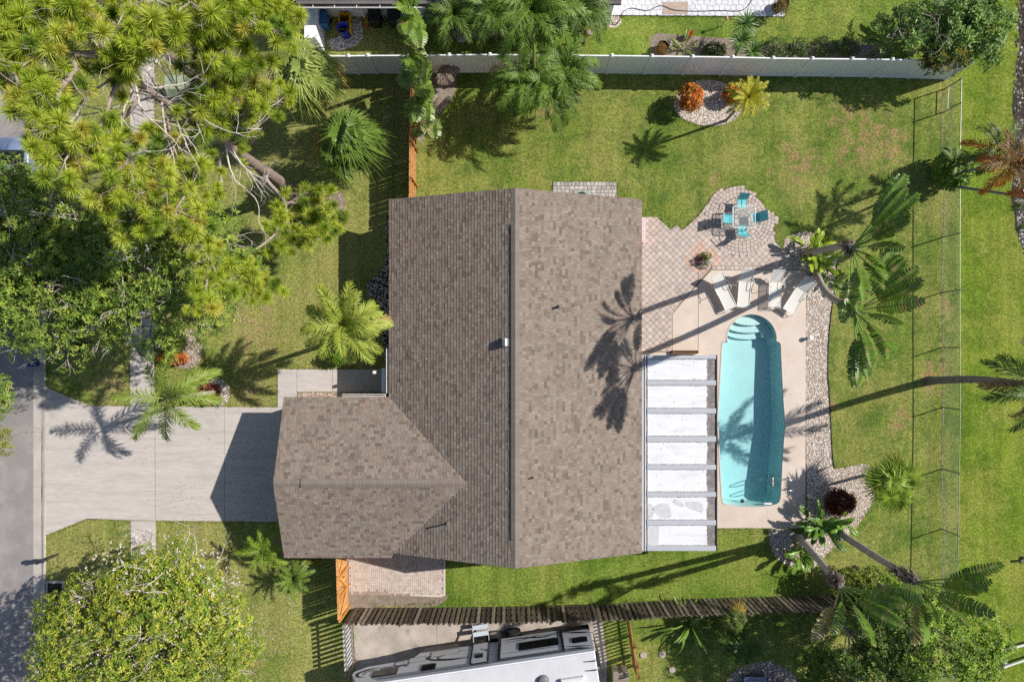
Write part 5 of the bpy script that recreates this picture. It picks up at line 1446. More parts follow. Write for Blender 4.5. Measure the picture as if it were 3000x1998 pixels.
for x, y in PINE:
    px, py = x / 2.34, y / 2.34
    best = None
    for z in np.linspace(4.2, 16.0, 60):
        g = P(px, py, z)
        for who, b in ((0, pA), (1, pB)):
            q = np.linalg.norm(g[:2] - G(*b)[:2]); cost = q + .10 * abs(z - 12.5) + (1.6 if who else 0)
            if best is None or cost < best[0]: best = (cost, who, z)
    z = np.clip(best[2] + rng.uniform(-1.0, .8), 3.8, 16.4)
    (lb_ if best[1] else la).append((P(px, py, z), z))
pine('tall leaning slash pine with bare trunk rising beside the fan palms', pA, 15.6, (-.6, .4), la)
pine('second slash pine with sparse grey limbs over the sidewalk', pB, 15.4, (-.9, .5), lb_)

# ---- broadleaf trees in front
oak_cols = [C(118, 142, 52), C(102, 128, 46), C(138, 158, 60), C(90, 116, 44), C(150, 162, 70)]
broadleaf('dense dark green tree between the sidewalk and the pines', G(560, 850), P(405, 790, 6.0), (4.3, 3.1, 2.3), 150, 30, .17, oak_cols, bare=70)
broadleaf('dense dark green tree overhanging the road with grey bare twigs', G(330, 850), P(95, 800, 6.0), (4.2, 3.3, 2.4), 150, 30, .17, oak_cols, bare=70)
broadleaf('dense green street tree behind the blue car', G(300, 620), P(40, 590, 5.2), (3.0, 1.6, 1.8), 60, 26, .17, oak_cols, bare=14)
broadleaf('small green tree crown reaching over the road gutter', G(-20, 1190), P(-10, 1165, 4.0), (.9, .9, .8), 12, 24, .15, oak_cols, bare=2, trunk=.1, clr=(.3, .5))
broadleaf('thin green branch end over the asphalt', G(-50, 1300), P(-18, 1290, 4.0), (.9, .7, .6), 8, 22, .15, [C(128, 130, 52), C(110, 120, 46)], bare=2, trunk=.08, clr=(.3, .45))
tab_cols = [C(140, 158, 50), C(120, 142, 46), C(160, 168, 58), C(100, 124, 42), C(168, 168, 66)]
broadleaf('round light green flowering tree with pale blossoms beside the driveway', G(572, 1762), P(462, 1838, 4.2), (4.0, 4.15, 2.0), 240, 34, .17, tab_cols, bare=60, fleck=1000, clr=(.5, .85), low=-.05, k=6)

# ---- palms
queen = C(134, 150, 56)
palm('queen palm with arching fronds leaning over the driveway edge', G(640, 1147), G(639, 1146, 5.1), 10, 2.3, C(122, 140, 54), ll=.62, nl=58, els=(58, -30), droop=(.7, 1.3), hang=.55, az0=.5, bark=C(160, 150, 140), bend=.5)
palm('yellow green queen palm against the front wall of the house', G(1098, 962), G(1100, 963, 6.4), 24, 1.95, C(148, 160, 62), ll=.52, nl=64, els=(75, -25), droop=(.8, 1.6), hang=.6, old=4, bend=.5, tr=(.13, .1))
palm('small bright feather palm tucked under the garage gable', G(838, 1570), P(771, 1608, 2.0), 14, 1.35, C(128, 152, 48), ll=.32, nl=44, els=(60, -20), droop=(.8, 1.3), tr=(.08, .06), w=.009)
palm('fine leaved low palm in front of the cedar gate', G(905, 1640), P(862, 1690, 1.1), 26, 1.1, C(116, 140, 56), ll=.26, nl=44, els=(80, 0), droop=(.7, 1.2), tr=(.07, .05), w=.008)
fan_palm('tall fan palm with drooping silvery tips beside the white fence', G(955, 305), P(882, 212, 4.6), 44, 1.25, 1.0, C(142, 156, 80), droop=.75, old=8, nseg=26)
fan_palm('dark green fan palm with drooping dry leaves beside the cedar fence', G(1068, 486), P(1008, 402, 4.4), 42, 1.2, 1.0, C(104, 128, 52), droop=.7, old=7, nseg=26)
fan_palm('short thatch palm in the gravel bed beside the chain link fence', G(2530, 1392), P(2612, 1412, 2.6), 26, .95, .85, C(134, 156, 58), old=2, tr=(.09, .07), droop=.2, els=(70, -10))
fan_palm('shaggy fan palm in the shaded garden beyond the old fence', G(2130, 1880), P(2165, 1900, 1.6), 16, .8, .8, C(84, 108, 46), old=1, tr=(.09, .07), els=(70, 0))
fan_palm('small palmetto leaning over the old fence', G(2150, 1800), P(2160, 1812, 2.2), 8, .6, .5, C(104, 118, 56), old=2, tr=(.06, .05))

# areca clumps by the white fence: several stems each
for i, (bx, by, tx_, ty_, z, nf, fl, lab) in enumerate(((1566, 300, 1560, 40, 8.0, 12, 2.5, 'tall feather palm with a bright new frond rising above the fence'), (1545, 292, 1540, 245, 2.6, 11, 2.6, 'arching areca palm drooping over the white fence'), (1600, 296, 1608, 262, 2.5, 11, 2.5, 'glossy areca palm drooping onto the lawn'), (1640, 282, 1655, 215, 2.7, 11, 2.2, 'areca palm with yellow lower fronds beside the white fence'))):
    palm(lab, G(bx, by), P(tx_, ty_, z), nf + 9, fl, C(96, 122, 40), ll=.50, nl=54, els=(88, 38), droop=(1.7, 2.7), hang=.5, tr=(.07, .05), name='areca_palm', group='areca palms by the white fence', az0=i, bark=C(140, 136, 80), old=1 if i else 0, vee=.1)
for i, (bx, by, tx_, ty_, z, lab) in enumerate(((1345, 118, 1335, 50, 2.6, 'feathery dark areca palm over the neighbour rocks'), (1455, 120, 1440, 40, 2.8, 'dark areca palm shading the cooling cabinet'), (1690, 120, 1700, 40, 2.9, 'full areca palm beside the neighbour house corner'), (1640, 80, 1640, 20, 3.0, 'areca palm behind the tall feather palm'))):
    palm(lab, G(bx, by), P(tx_, ty_, z), 22, 1.9, C(92, 116, 44), ll=.46, nl=50, els=(86, 25), droop=(1.5, 2.5), hang=.5, tr=(.06, .05), name='areca_palm', az0=i * 1.3, group='areca palms by the neighbour house')

# bird-of-paradise row along the cedar fence
for i, (bx, by, z, lv) in enumerate(((1262, 222, 6.6, [(95, 62, 1.15, .9), (80, 48, 1.0, 1.1), (270, 55, .9, 1.0), (100, 80, 1.1, .6), (255, 80, 1, .7), (70, 30, .9, 1.0), (285, 40, 1.0, 1.2), (110, 70, 1.2, .8)]), (1258, 268, 4.6, [(85, 70, 1.1, .8), (265, 66, 1.1, 1.0), (275, 40, .9, 1.0), (100, 45, .9, 1.1), (260, 82, 1.1, .4), (280, 55, 1.1, .9), (90, 56, 1.0, .9), (255, 25, 1.0, .9)]), (1262, 318, 2.6, [(80, 66, 1, .8), (262, 50, 1.1, 1.0), (275, 20, 1, .8), (290, 70, .9, .8), (100, 40, .9, 1.0), (270, 75, 1.1, .7), (250, 35, 1, .9), (95, 80, 1, .6)]), (1262, 352, 1.3, [(268, 52, .8, .9), (285, 20, .7, .7), (90, 60, .9, .9), (245, 28, .8, .8)]))):
    banana(('tallest bird of paradise with ragged leaves over the white fence', 'tall bird of paradise beside the cedar fence corner', 'bird of paradise with torn leaves beside the cedar fence', 'lowest bird of paradise with dry leaf tips beside cedar fence')[i], G(bx, by), P(*((1520 + (bx - 1520) * 35 / (35 - z)), 1020 + (by - 1020) * 35 / (35 - z)), z), lv, C(108, 134, 50), 'bird_of_paradise', pet=.35, bl=1.6, bw=.5, tears=.4, group=None, oldn=1 if i in (0, 3) else 0)

# traveller's palms (upright fans on tall trunks) along the gravel bed
def fan_lv(n, dirdeg, half, tilt, l=1.0, dr=.5):
    """fan of n leaves in the vertical plane along dirdeg; tilt leans the whole fan"""
    out = []; a = math.radians(dirdeg); h = np.array([math.cos(a), math.sin(a), 0])
    for q in np.linspace(-half, half, n):
        r = math.radians(q + rng.uniform(-5, 5)); d = nrm(h * math.sin(r) + Zv * math.cos(r) + np.asarray(tilt))
        out.append((math.degrees(math.atan2(d[1], d[0])), math.degrees(math.asin(d[2])), l * rng.uniform(.85, 1.1), dr * rng.uniform(.5, 1.4)))
    return out
trav = C(96, 126, 44)
def traveller(label, b, top, fan, mid, **kw):
    banana(label, G(*b), top, fan, trav, 'travellers_palm', 'palm tree', tr=(.17, .13), bark=C(150, 140, 132), pet=1.25, bl=1.7, bw=.36, tears=.75, mid=mid, skirt=70, **kw)
topA = P(2500, 728, 9.4); traveller('tall traveller palm rising from the round end of gravel bed', (2355, 747), topA, fan_lv(14, 70, 64, (.10, .0, 0)), (G(2330, 762, 0) + [0, 0, 4.5]))
topB = P(2505, 910, 9.3); traveller('traveller palm with curved pale trunk beside the loungers', (2389, 797), topB, fan_lv(13, 75, 68, (.10, -.22, 0)), P(2425, 862, 4.2))
topC = P(2466, 1722, 8.6); traveller('traveller palm with dry hanging sheaths near the old fence end', (2338, 1572), topC, fan_lv(7, 25, 40, (.10, -.10, 0), 1.0, .7), P(2390, 1630, 4.0), oldn=1)
topD = P(2690, 1706, 8.4); traveller('traveller palm leaning over the leafy corner hedge', (2436, 1546), topD, fan_lv(8, 40, 42, (.06, -.04, 0), 1.0, .7), P(2550, 1620, 4.3), oldn=1)

# washingtonia on the bank: trunk in view, crown mostly past the frame
palm('lone palm with long bare trunk standing by the chain link fence', G(2722, 1115), P(3052, 1132, 7.6), 18, 2.2, C(96, 118, 50), ll=.5, nl=44, els=(70, -40), droop=(.9, 1.5), tr=(.20, .13), bark=C(128, 120, 114), mid=P(2870, 1112, 3.6), old=3, oldtint=C(130, 100, 70), w=.018)
# coconut group by the fence
for i, (bx, by, tx_, ty_, z, nf, lab) in enumerate(((2752, 505, 2925, 440, 4.4, 11, 'bent palm with orange tinged fronds beside the fence'), (2762, 512, 2960, 480, 5.2, 11, 'slim palm with rusty brown fronds over the canal bank'), (2758, 540, 3060, 585, 6.2, 12, 'slim palm whose thin trunk curves out over the bank'), (2748, 490, 2795, 470, 1.9, 6, 'short young palm in the vine clump by the fence'))):
    palm(lab, G(bx, by), P(tx_, ty_, z), nf, 1.55 if i < 3 else .9, [C(92, 108, 44), C(120, 92, 48), C(96, 112, 46), C(96, 120, 40)][i], ll=.42, nl=40, els=(65, -35), droop=(.8, 1.5), tr=(.075, .055), old=[3, 4, 3, 0][i], oldtint=C(190, 110, 40), name='slender_palm', bark=C(124, 126, 118))

# ---- shrubs
def shrub(label, base, r, n, ll, cols, name='shrub', k=5, z0=.1, wid=.42, mt='leaf', cat='shrub', up=.35, group=None, stems=True, low=-.1):
    base = np.asarray(base, float); t = thing(name, label, cat, base, group)
    if stems:
        mb = MB()
        for q in range(7):
            a = q * .9; tube(mb, [base, base + [.3 * r[0] * math.cos(a), .3 * r[1] * math.sin(a), r[2] * .6], base + [.75 * r[0] * math.cos(a), .75 * r[1] * math.sin(a), r[2] * 1.0]], [.03, .02, .01], 4, t=C(110, 96, 84), cap=False)
        mb.build('stems', M['bark'], t)
    pt, d = blob(base + [0, 0, z0 + r[2] * .55], r, n, low); mb = MB(); leaves(mb, pt, nrm(d + [0, 0, .4]), k, ll, cols, wid, up); mb.build('foliage', M[mt], t); return t
cro = [C(218, 134, 52), C(204, 112, 42), C(224, 154, 64), C(176, 90, 36), C(130, 118, 48)]
shrub('round orange croton shrub in the oval stone bed', np.append(P(2025, 285, 1.0)[:2], 0), (.62, .68, .8), 420, .16, cro, 'croton_shrub', 6, z0=.4)
shrub('orange croton shrub behind the yellow feathery palm', np.append(P(2147, 272, .7)[:2], 0), (.48, .46, .6), 220, .16, cro, 'croton_shrub', 6)
palm('yellow green pygmy date palm in the oval stone bed', G(2126, 354), P(2192, 287, 3.4), 34, 1.05, C(176, 172, 50), ll=.24, nl=48, els=(80, -5), droop=(.8, 1.4), tr=(.07, .06), w=.008, name='pygmy_palm')
shrub('red and yellow croton row in the front bed', G(512, 1048), (.85, .36, .35), 240, .15, [C(150, 64, 34), C(196, 120, 44), C(120, 46, 32), C(170, 150, 60)], 'croton_shrub', 6)
shrub('leafy green shrub behind the red crotons in the front bed', G(520, 1002), (.75, .55, .55), 200, .17, [C(120, 138, 60), C(100, 122, 50), C(146, 156, 76)])
shrub('dark red croton at the foot of the queen palm', G(620, 1152), (.62, .55, .45), 220, .15, [C(126, 50, 34), C(150, 84, 40), C(80, 34, 30)], 'croton_shrub', 6)
shrub('dark red cordyline shrub in the pool gravel bed', G(2448, 1465), (.72, .68, .6), 260, .26, [C(96, 44, 36), C(74, 40, 34), C(120, 56, 40), C(64, 52, 36)], 'cordyline_shrub', 6, wid=.2)
shrub('small orange cordyline in front of the dark red one', G(2428, 1478), (.26, .26, .3), 50, .22, [C(196, 96, 52), C(170, 74, 44)], 'cordyline_shrub', 6, wid=.2)
shrub('bright green round shrub under the front queen palm', G(1005, 1040), (.62, .5, .75), 300, .13, [C(112, 150, 34), C(132, 164, 44), C(96, 136, 30)], mt='gloss')
shrub('dark red shrub in the shade of the street tree', G(245, 1010), (.6, .4, .4), 120, .15, [C(74, 34, 30), C(60, 30, 28)])
shrub('small bright tuft plant beside the shaded lawn', G(1003, 640), (.3, .3, .3), 70, .3, [C(120, 140, 44)], wid=.12)
shrub('yellow leafed bush below the garage eave', np.append(P(905, 1640, .5)[:2], 0), (.5, .3, .4), 90, .12, [C(150, 140, 44), C(120, 124, 44)])
# philodendron clumps round the traveller palms
phil = [C(126, 156, 40), C(146, 170, 50), C(106, 140, 36)]
def clump(label, base, n, r, z, bl, bw, tint, name='ginger_clump', cat='plant', els=(20, 80)):
    t = thing(name, label, cat, base)
    for k in range(n):
        a = rng.uniform(0, 360); e = rng.uniform(*els); o = np.array([math.cos(math.radians(a)), math.sin(math.radians(a)), 0]) * rng.uniform(0, r) * .5
        p = np.asarray(base) + o; top_ = p + [0, 0, rng.uniform(.3, 1) * z]
        mb = MB(); tube(mb, [p, top_], [.02, .015], 4, t=tint)
        ar, er = math.radians(a), math.radians(e); d = [math.cos(er) * math.cos(ar), math.cos(er) * math.sin(ar), math.sin(er)]
        paddle(mb, top_, d, .12, bl * rng.uniform(.7, 1.2), bw * rng.uniform(.8, 1.2), tuple(np.array(tint) * rng.uniform(.75, 1.25)), rng.uniform(.5, 1.2), .05, nst=7); mb.build('leaf', M['gloss'], t)
clump('bright yellow green ginger at the foot of first traveller palm', G(2362, 735), 22, 1.1, 1.1, .72, .13, C(150, 170, 46))
clump('bright leaf clump between the two pool traveller palms', G(2392, 778), 20, .9, .9, .66, .12, C(140, 166, 44))
clump('low green leaf tuft under the curved palm trunk', G(2424, 815), 9, .6, .4, .6, .12, C(100, 128, 40))
clump('dark glossy ginger clump at the pool deck corner', G(2385, 1530), 26, 1.3, 1.2, .8, .15, C(88, 124, 36))
clump('broad leafed ginger beside the cordyline shrub', G(2452, 1512), 12, .8, .9, .75, .17, C(104, 142, 38))
clump('leaf clump at the foot of the dry sheathed traveller palm', G(2335, 1600), 16, 1.0, .8, .75, .16, C(100, 132, 40))
shrub('dense round vine clump under the slender palms by the fence', G(2757, 512), (.95, 1.0, 1.3), 520, .2, [C(100, 134, 36), C(126, 150, 44), C(80, 112, 34)], 'vine_clump', 4, wid=.8)
# hedge corner at the far end of the old fence
hed = [C(130, 158, 54), C(112, 142, 48), C(150, 170, 64), C(94, 122, 44)]
broadleaf('tall leafy corner tree with light green outer leaves by the bank', G(2580, 1770), P(2770, 1905, 5.0), (2.2, 2.0, 1.8), 76, 26, .17, hed, 'corner_tree', 'tree', bare=2, trunk=.11, clr=(.35, .65), inner=.25, lump=.5)
broadleaf('mid green hedge shrub below the leaning traveller palm', G(2580, 1740), P(2640, 1770, 1.8), (2.1, 1.3, 1.1), 60, 26, .16, hed, 'corner_shrub', 'shrub', bare=2, trunk=.06, clr=(.35, .6))
broadleaf('olive leafed shrub beside the old fence end', G(2480, 1715), P(2530, 1722, 1.5), (1.3, .9, .9), 34, 24, .15, [C(130, 140, 50), C(110, 128, 44)], 'corner_shrub', 'shrub', bare=1, trunk=.05, clr=(.3, .5))
broadleaf('dark leafy tree inside the shaded corner garden', G(2420, 1800), P(2570, 1905, 4.6), (1.9, 1.6, 1.6), 56, 24, .16, [C(84, 108, 42), C(100, 122, 48), C(70, 92, 38)], 'corner_tree', 'tree', bare=8, trunk=.1, clr=(.35, .6), lump=.5)
broadleaf('lawn edge shrub beside the round gravel terrace', G(2390, 1945), P(2420, 1960, 1.6), (1.4, 1.1, 1.0), 40, 22, .14, [C(104, 124, 44), C(84, 106, 38)], 'corner_shrub', 'shrub', bare=1, trunk=.05, clr=(.3, .55))
palm('feather palm half hidden in the thicket with drooping fronds', G(2600, 1900), P(2650, 1935, 2.4), 10, 1.4, C(120, 136, 60), ll=.35, nl=40, els=(60, -10), tr=(.07, .05))
clump('strappy leafed clump below the old fence', G(2015, 1820), 26, 1.2, .7, 1.1, .06, C(98, 128, 36), 'strap_leaf_clump', els=(10, 75))
# leaning bare trunk by the corner shrubs
lt = thing('bare_trunk', 'leaning bare palm trunk beside the corner shrubs', 'tree trunk', G(2505, 1660))
mb = MB(); tube(mb, curve([G(2505, 1660), P(2545, 1690, 1.5), P(2596, 1726, 3.0)], 5), np.linspace(.12, .09, 11), 9, t=C(134, 122, 108)); mb.build('trunk', M['bark'], lt)
mb = MB(); twigs(mb, P(2596, 1726, 3.0), (.3, -.3, .8), .8, .05, 2, C(134, 122, 108)); mb.build('branches', M['bark'], lt)

# ---- neighbour's garden along the top
top_cols = [C(96, 126, 52), C(116, 144, 66), C(80, 108, 44), C(132, 156, 80)]
broadleaf('dark leafy shrub behind the banana plant', G(2600, 130), P(2650, 70, 2.2), (1.2, 1.0, .6), 15, 16, .16, [C(76, 100, 42), C(92, 116, 50)], 'garden_shrub', 'shrub', bare=4, trunk=.06, clr=(.18, .4), inner=.4, lump=1.0)
broadleaf('mid green shrub rising over the last white fence panels', G(2660, 165), P(2735, 130, 2.4), (1.5, .7, .5), 18, 16, .18, top_cols, 'garden_shrub', 'shrub', bare=4, trunk=.06, clr=(.18, .4), inner=.4, lump=1.0)
broadleaf('tall light green shrub at the corner of the neighbour lawn', G(2700, 100), P(2815, 45, 2.8), (1.4, 1.0, .6), 15, 15, .28, [C(116, 148, 70), C(132, 160, 84)], 'garden_shrub', 'shrub', bare=2, trunk=.06, clr=(.18, .45), inner=.4, lump=1.0, k=5)
broadleaf('pale green papaya like shrub over the fence end', G(2770, 190), P(2885, 100, 2.6), (.8, 1.5, .6), 16, 16, .24, [C(120, 150, 76), C(104, 136, 62), C(140, 164, 90)], 'garden_shrub', 'shrub', bare=0, trunk=.07, clr=(.35, .6), k=7)
broadleaf('dark shrub with hanging vines over the white fence', G(2680, 195), P(2745, 175, 2.2), (1.1, .5, .6), 18, 22, .15, [C(70, 92, 40), C(90, 108, 48), C(150, 130, 50)], 'garden_shrub', 'shrub', bare=0, trunk=.05, clr=(.3, .45))
banana('broad leafed banana plant behind the white fence', G(2555, 160), P(2588, 120, 1.6), [(20, 45, .9, .8), (75, 40, .9, .9), (140, 40, .9, .8), (190, 30, 1, .8), (250, 40, .8, .9), (310, 35, .9, .8), (100, 75, .9, .5), (350, 60, .9, .7), (170, 62, .9, .7)], C(96, 126, 44), pet=.3, bl=1.0, bw=.2, tears=.1, oldn=1)
palm('feathery palm in the shrub mass', G(2700, 60), P(2790, 20, 2.6), 12, 1.6, C(104, 132, 60), ll=.4, nl=40, els=(70, -10), tr=(.07, .05))
def yucca(label, base, top, n, l, tint, heads=((0, 0, 0),)):
    base = np.asarray(base, float); top = np.asarray(top, float); t = thing('yucca_plant', label, 'plant', base)
    mb = MB(); tube(mb, [base, (base + top) / 2, top], [.08, .07, .06], 7, t=C(120, 108, 92)); mb.build('trunk', M['bark'], t)
    for hx, hy, hz in heads:
        c = top + [hx, hy, hz]
        if (hx, hy) != (0, 0):
            mb = MB(); tube(mb, [top - [0, 0, .4], c], [.05, .05], 6, t=C(120, 108, 92)); mb.build('trunk', M['bark'], t)
        mb = MB(); d = nrm(rng.normal(size=(n, 3)) + [0, 0, .35]); ll_ = l * rng.uniform(.8, 1.1, (n, 1)); s = nrm(np.cross(d, Zv + rng.normal(0, .1, (n, 3)))) * .026
        b = c + d * .05; m_ = c + d * ll_ * .45; tip = c + d * ll_ - Zv * ll_ * .08
        v = np.stack([b - s * .7, b + s * .7, m_ + s, m_ - s, tip], 1).reshape(-1, 3); i = np.arange(n)[:, None] * 5; cc = np.array(tint) * rng.uniform(.8, 1.2, (n, 1))
        mb.add(v, i + [[0, 1, 2, 3]], cc); mb.add(v, i + [[3, 2, 4]], cc); mb.build('leaf_rosette', M['gloss'], t)
yucca('spiky yucca with three rosettes behind the white fence', G(2150, 175), P(2172, 118, 1.9), 95, .82, C(92, 124, 58), ((0, 0, 0), (.75, -.35, -.5), (.3, .9, -.2)))
for i, x in enumerate((2262, 2330, 2400, 2470)):
    shrub(('low dark hedge shrub beside the spiky yucca', 'low hedge shrub with twiggy gaps behind the fence', 'olive hedge shrub in the middle of the fence border', 'low hedge shrub beside the banana plant')[i], G(x, 150), (.72, .55, .45), 170, .12, [C(80, 104, 44), C(64, 86, 38), C(98, 118, 52)], group='hedge shrubs behind the white fence')
clump('strap leafed plant beside the orange bucket', G(1995, 148), 18, .8, .3, .7, .05, C(130, 140, 70), 'strap_leaf_clump', els=(15, 70))
shrub('dark grassy clump at the foot of the yucca', G(2085, 160), (.6, .4, .4), 120, .3, [C(70, 94, 44), C(84, 106, 50)], wid=.1)
dd_ = thing('dead_palm_skirt', 'brown dead frond bundle against the white fence', 'dead fronds', G(1308, 225))
for k in range(9):
    mb = MB(); frond(mb, G(1300, 215, .9), math.radians(-60 + rng.uniform(-50, 60)), rng.uniform(-.2, .4), .9, 1.0, 24, .3, C(132, 116, 106), .6); mb.build('frond', M['matte'], dd_)
# extra variety in the far corner of the neighbour's garden
palm('arching feather palm between the leafy shrubs at the fence end', G(2730, 130), P(2805, 85, 2.2), 16, 1.3, C(120, 150, 66), ll=.36, nl=40, els=(75, 5), tr=(.06, .05), name='areca_palm')
clump('broad strap leafed plant in front of the leafy shrub mass', G(2640, 110), 16, 1.0, 1.2, 1.0, .16, C(92, 124, 48), els=(25, 80))
shrub('low dark ground shrub under the feather palm', G(2790, 60), (1.1, .8, .6), 260, .16, [C(64, 86, 40), C(84, 108, 50)], name='garden_shrub')
# ------------------------------------------------------------------ caravan next door
rv = thing('travel_trailer', 'long white and grey fifth wheel travel trailer on the concrete pad', 'travel trailer', G(1720, 1815), None, math.radians(188.4))
WB = 2.5
def extr(mb, prof, y0, y1, t=(1, 1, 1), m=0):
    n = len(prof); v = [(x, y0, z) for x, z in prof] + [(x, y1, z) for x, z in prof]
    if area(prof) < 0: prof = prof[::-1]; v = [(x, y0, z) for x, z in prof] + [(x, y1, z) for x, z in prof]
    mb.add(v, [list(range(n))], t, m); mb.add(v, [[n + i for i in range(n)][::-1]], t, m)
    mb.add(v, [[i, n + i, n + (i + 1) % n, (i + 1) % n] for i in range(n)], t, m)
body = [(0, .55), (8.2, .55), (8.75, 1.45), (9.1, 1.62), (11.0, 1.72), (11.55, 2.05), (11.6, 2.35), (11.3, 2.95), (10.7, 3.35), (10.2, 3.52), (9.5, 3.58), (0.06, 3.58), (0, 3.5)]
mb = MB(); extr(mb, body, 0, WB, t=C(214, 216, 222)); mb.build('body', M['paint'], rv)
side = lambda mb, pts, d, col: extr(mb, [(x, z) for x, z in pts], -d, -.0005, t=col)
mb = MB(); side(mb, [(0, .56), (8.15, .56), (8.45, 1.02), (0, 1.10)], .012, C(38, 38, 42)); mb.build('skirt', M['paint'], rv)
mb = MB(); bbox(mb, (.05, .06, 3.579), (9.6, WB - .06, 3.62)); mb.build('roof_membrane', M['rvroof'], rv)
mb = MB(); beam(mb, (.1, -.05, 3.44), (5.0, -.05, 3.44), .09, .12, t=C(120, 124, 132)); aw = mb.build('awning', M['paint'], rv)
mb = MB(); beam(mb, (4.9, -.06, 3.46), (10.0, -.06, 3.44), .07, .09, t=C(104, 106, 112)); mb.build('awning_tube', M['paint'], aw)
# slide-out room with dark frame
mb = MB(); bbox(mb, (1.42, -.10, 1.0), (4.40, -.0125, 3.28), t=C(216, 218, 224)); so = mb.build('slide_out', M['paint'], rv)
for x in (1.36, 4.41):
    mb = MB(); bbox(mb, (x, -.13, .95), (x + .13, -.013, 3.33), t=C(44, 44, 48)); mb.build('slide_frame', M['paint'], so)
mb = MB(); bbox(mb, (1.49, -.13, 3.285), (4.41, -.013, 3.35), t=C(60, 60, 66)); mb.build('slide_frame', M['paint'], so)
def window(x0, x1, z0, z1, d0, par, fr=.05):
    mb = MB(); side2 = rr_(x0, x1, z0, z1, .07); extr(mb, side2, -d0 - .025, -d0, t=C(22, 22, 24)); w_ = mb.build('window', M['paint'], par)
    mb = MB(); extr(mb, rr_(x0 + fr, x1 - fr, z0 + fr, z1 - fr, .05), -d0 - .03, -d0 - .0255, t=C(34, 36, 40)); mb.build('pane', M['gloss_black'], w_)
def rr_(x0, x1, z0, z1, r):
    p = []
    for cx, cz, a0 in ((x1 - r, z1 - r, 0), (x0 + r, z1 - r, 90), (x0 + r, z0 + r, 180), (x1 - r, z0 + r, 270)):
        for a in (0, 30, 60, 90): p.append((cx + r * math.cos(math.radians(a0 + a)), cz + r * math.sin(math.radians(a0 + a))))
    return p
M['gloss_black'] = mat('dark_glass', C(26, 27, 30), .08, 0, spec=.5)
window(1.60, 3.52, 1.85, 2.65, .101, so); window(.22, .95, 1.95, 2.5, .001, rv); window(7.5, 8.2, 2.45, 3.05, .001, rv); window(9.35, 10.55, 2.35, 2.95, .001, rv)
# door
mb = MB(); extr(mb, rr_(4.98, 5.88, .95, 3.15, .12), -.03, -.001, t=C(40, 40, 44)); dr = mb.build('door', M['paint'], rv)
mb = MB(); extr(mb, rr_(5.06, 5.80, 1.03, 3.07, .1), -.036, -.0305, t=C(204, 206, 210)); mb.build('door_panel', M['paint'], dr)
mb = MB(); extr(mb, rr_(5.26, 5.62, 2.15, 2.62, .06), -.06, -.0365, t=C(26, 26, 28)); mb.build('door_window', M['gloss_black'], dr)
mb = MB(); bbox(mb, (5.08, -.09, 1.85), (5.14, -.0365, 2.0), t=C(30, 30, 32)); mb.build('handle', M['paint'], dr)
# storage hatches
for x0, x1, z0, z1 in ((6.5, 7.9, 1.15, 1.7), (8.1, 8.95, 1.5, 2.0), (9.15, 9.6, 1.72, 2.08)):
    mb = MB(); extr(mb, rr_(x0, x1, z0, z1, .05), -.016, -.001, t=C(70, 66, 64)); h_ = mb.build('hatch', M['paint'], rv)
    mb = MB(); extr(mb, rr_(x0 + .03, x1 - .03, z0 + .03, z1 - .03, .04), -.022, -.0165, t=C(206, 206, 208)); mb.build('hatch_panel', M['paint'], h_)
# painted swooshes
def swoosh(pts, w, col, d=.006):
    c = curve([np.array([x, 0, z]) for x, z in pts], 7)[:, [0, 2]]; n = len(c); t_ = np.gradient(c, axis=0); t_ /= np.linalg.norm(t_, axis=1, keepdims=True); nn = np.c_[-t_[:, 1], t_[:, 0]]
    ww = w * np.sin(np.linspace(.06, math.pi * .97, n))[:, None] * .5 + .006
    mb = MB(); a = c + nn * ww; b = c - nn * ww; v = [(x, -d, z) for x, z in np.vstack([a, b])]
    mb.add(v, [[i, i + 1, n + i + 1, n + i] for i in range(n - 1)], col); mb.add(v, [[i, i + 1, n + i + 1, n + i][::-1] for i in range(n - 1)], col); mb.build('painted_stripe', M['paint'], rv)
swoosh([(5.9, 2.35), (6.8, 2.3), (7.6, 2.1), (8.0, 1.8), (7.7, 1.55), (7.0, 1.5)], .16, C(84, 82, 80)); swoosh([(6.0, 2.25), (6.9, 2.2), (7.4, 2.05), (7.5, 1.85), (7.2, 1.7)], .08, C(50, 50, 52), .008)
swoosh([(5.9, 1.5), (7.5, 1.45), (8.5, 1.9), (9.3, 2.1)], .07, C(150, 152, 158)); swoosh([(10.3, 2.02), (10.8, 2.05), (11.3, 2.3), (11.25, 2.65), (10.9, 2.8)], .16, C(92, 88, 84)); swoosh([(10.4, 2.18), (10.8, 2.25), (11.0, 2.42), (10.95, 2.62)], .09, C(176, 172, 168), .008)
swoosh([(0.05, 1.5), (.6, 1.35), (1.3, 1.15)], .16, C(44, 44, 48)); swoosh([(0.05, 3.0), (.7, 2.85), (1.3, 2.7)], .10, C(60, 60, 64)); swoosh([(.05, 3.25), (.6, 3.1), (1.2, 3.05)], .12, C(40, 40, 44))
def slide_swoosh(pts, w, col):
    c = curve([np.array([x, 0, z]) for x, z in pts], 7)[:, [0, 2]]; n = len(c); t_ = np.gradient(c, axis=0); t_ /= np.linalg.norm(t_, axis=1, keepdims=True); nn = np.c_[-t_[:, 1], t_[:, 0]]
    ww = w * np.sin(np.linspace(.06, math.pi * .97, n))[:, None] * .5 + .006; a = c + nn * ww; b = c - nn * ww; mb = MB()
    v = [(x, -.106, z) for x, z in np.vstack([a, b])]; mb.add(v, [[i, i + 1, n + i + 1, n + i] for i in range(n - 1)], col); mb.add(v, [[i, i + 1, n + i + 1, n + i][::-1] for i in range(n - 1)], col); mb.build('painted_stripe', M['paint'], so)
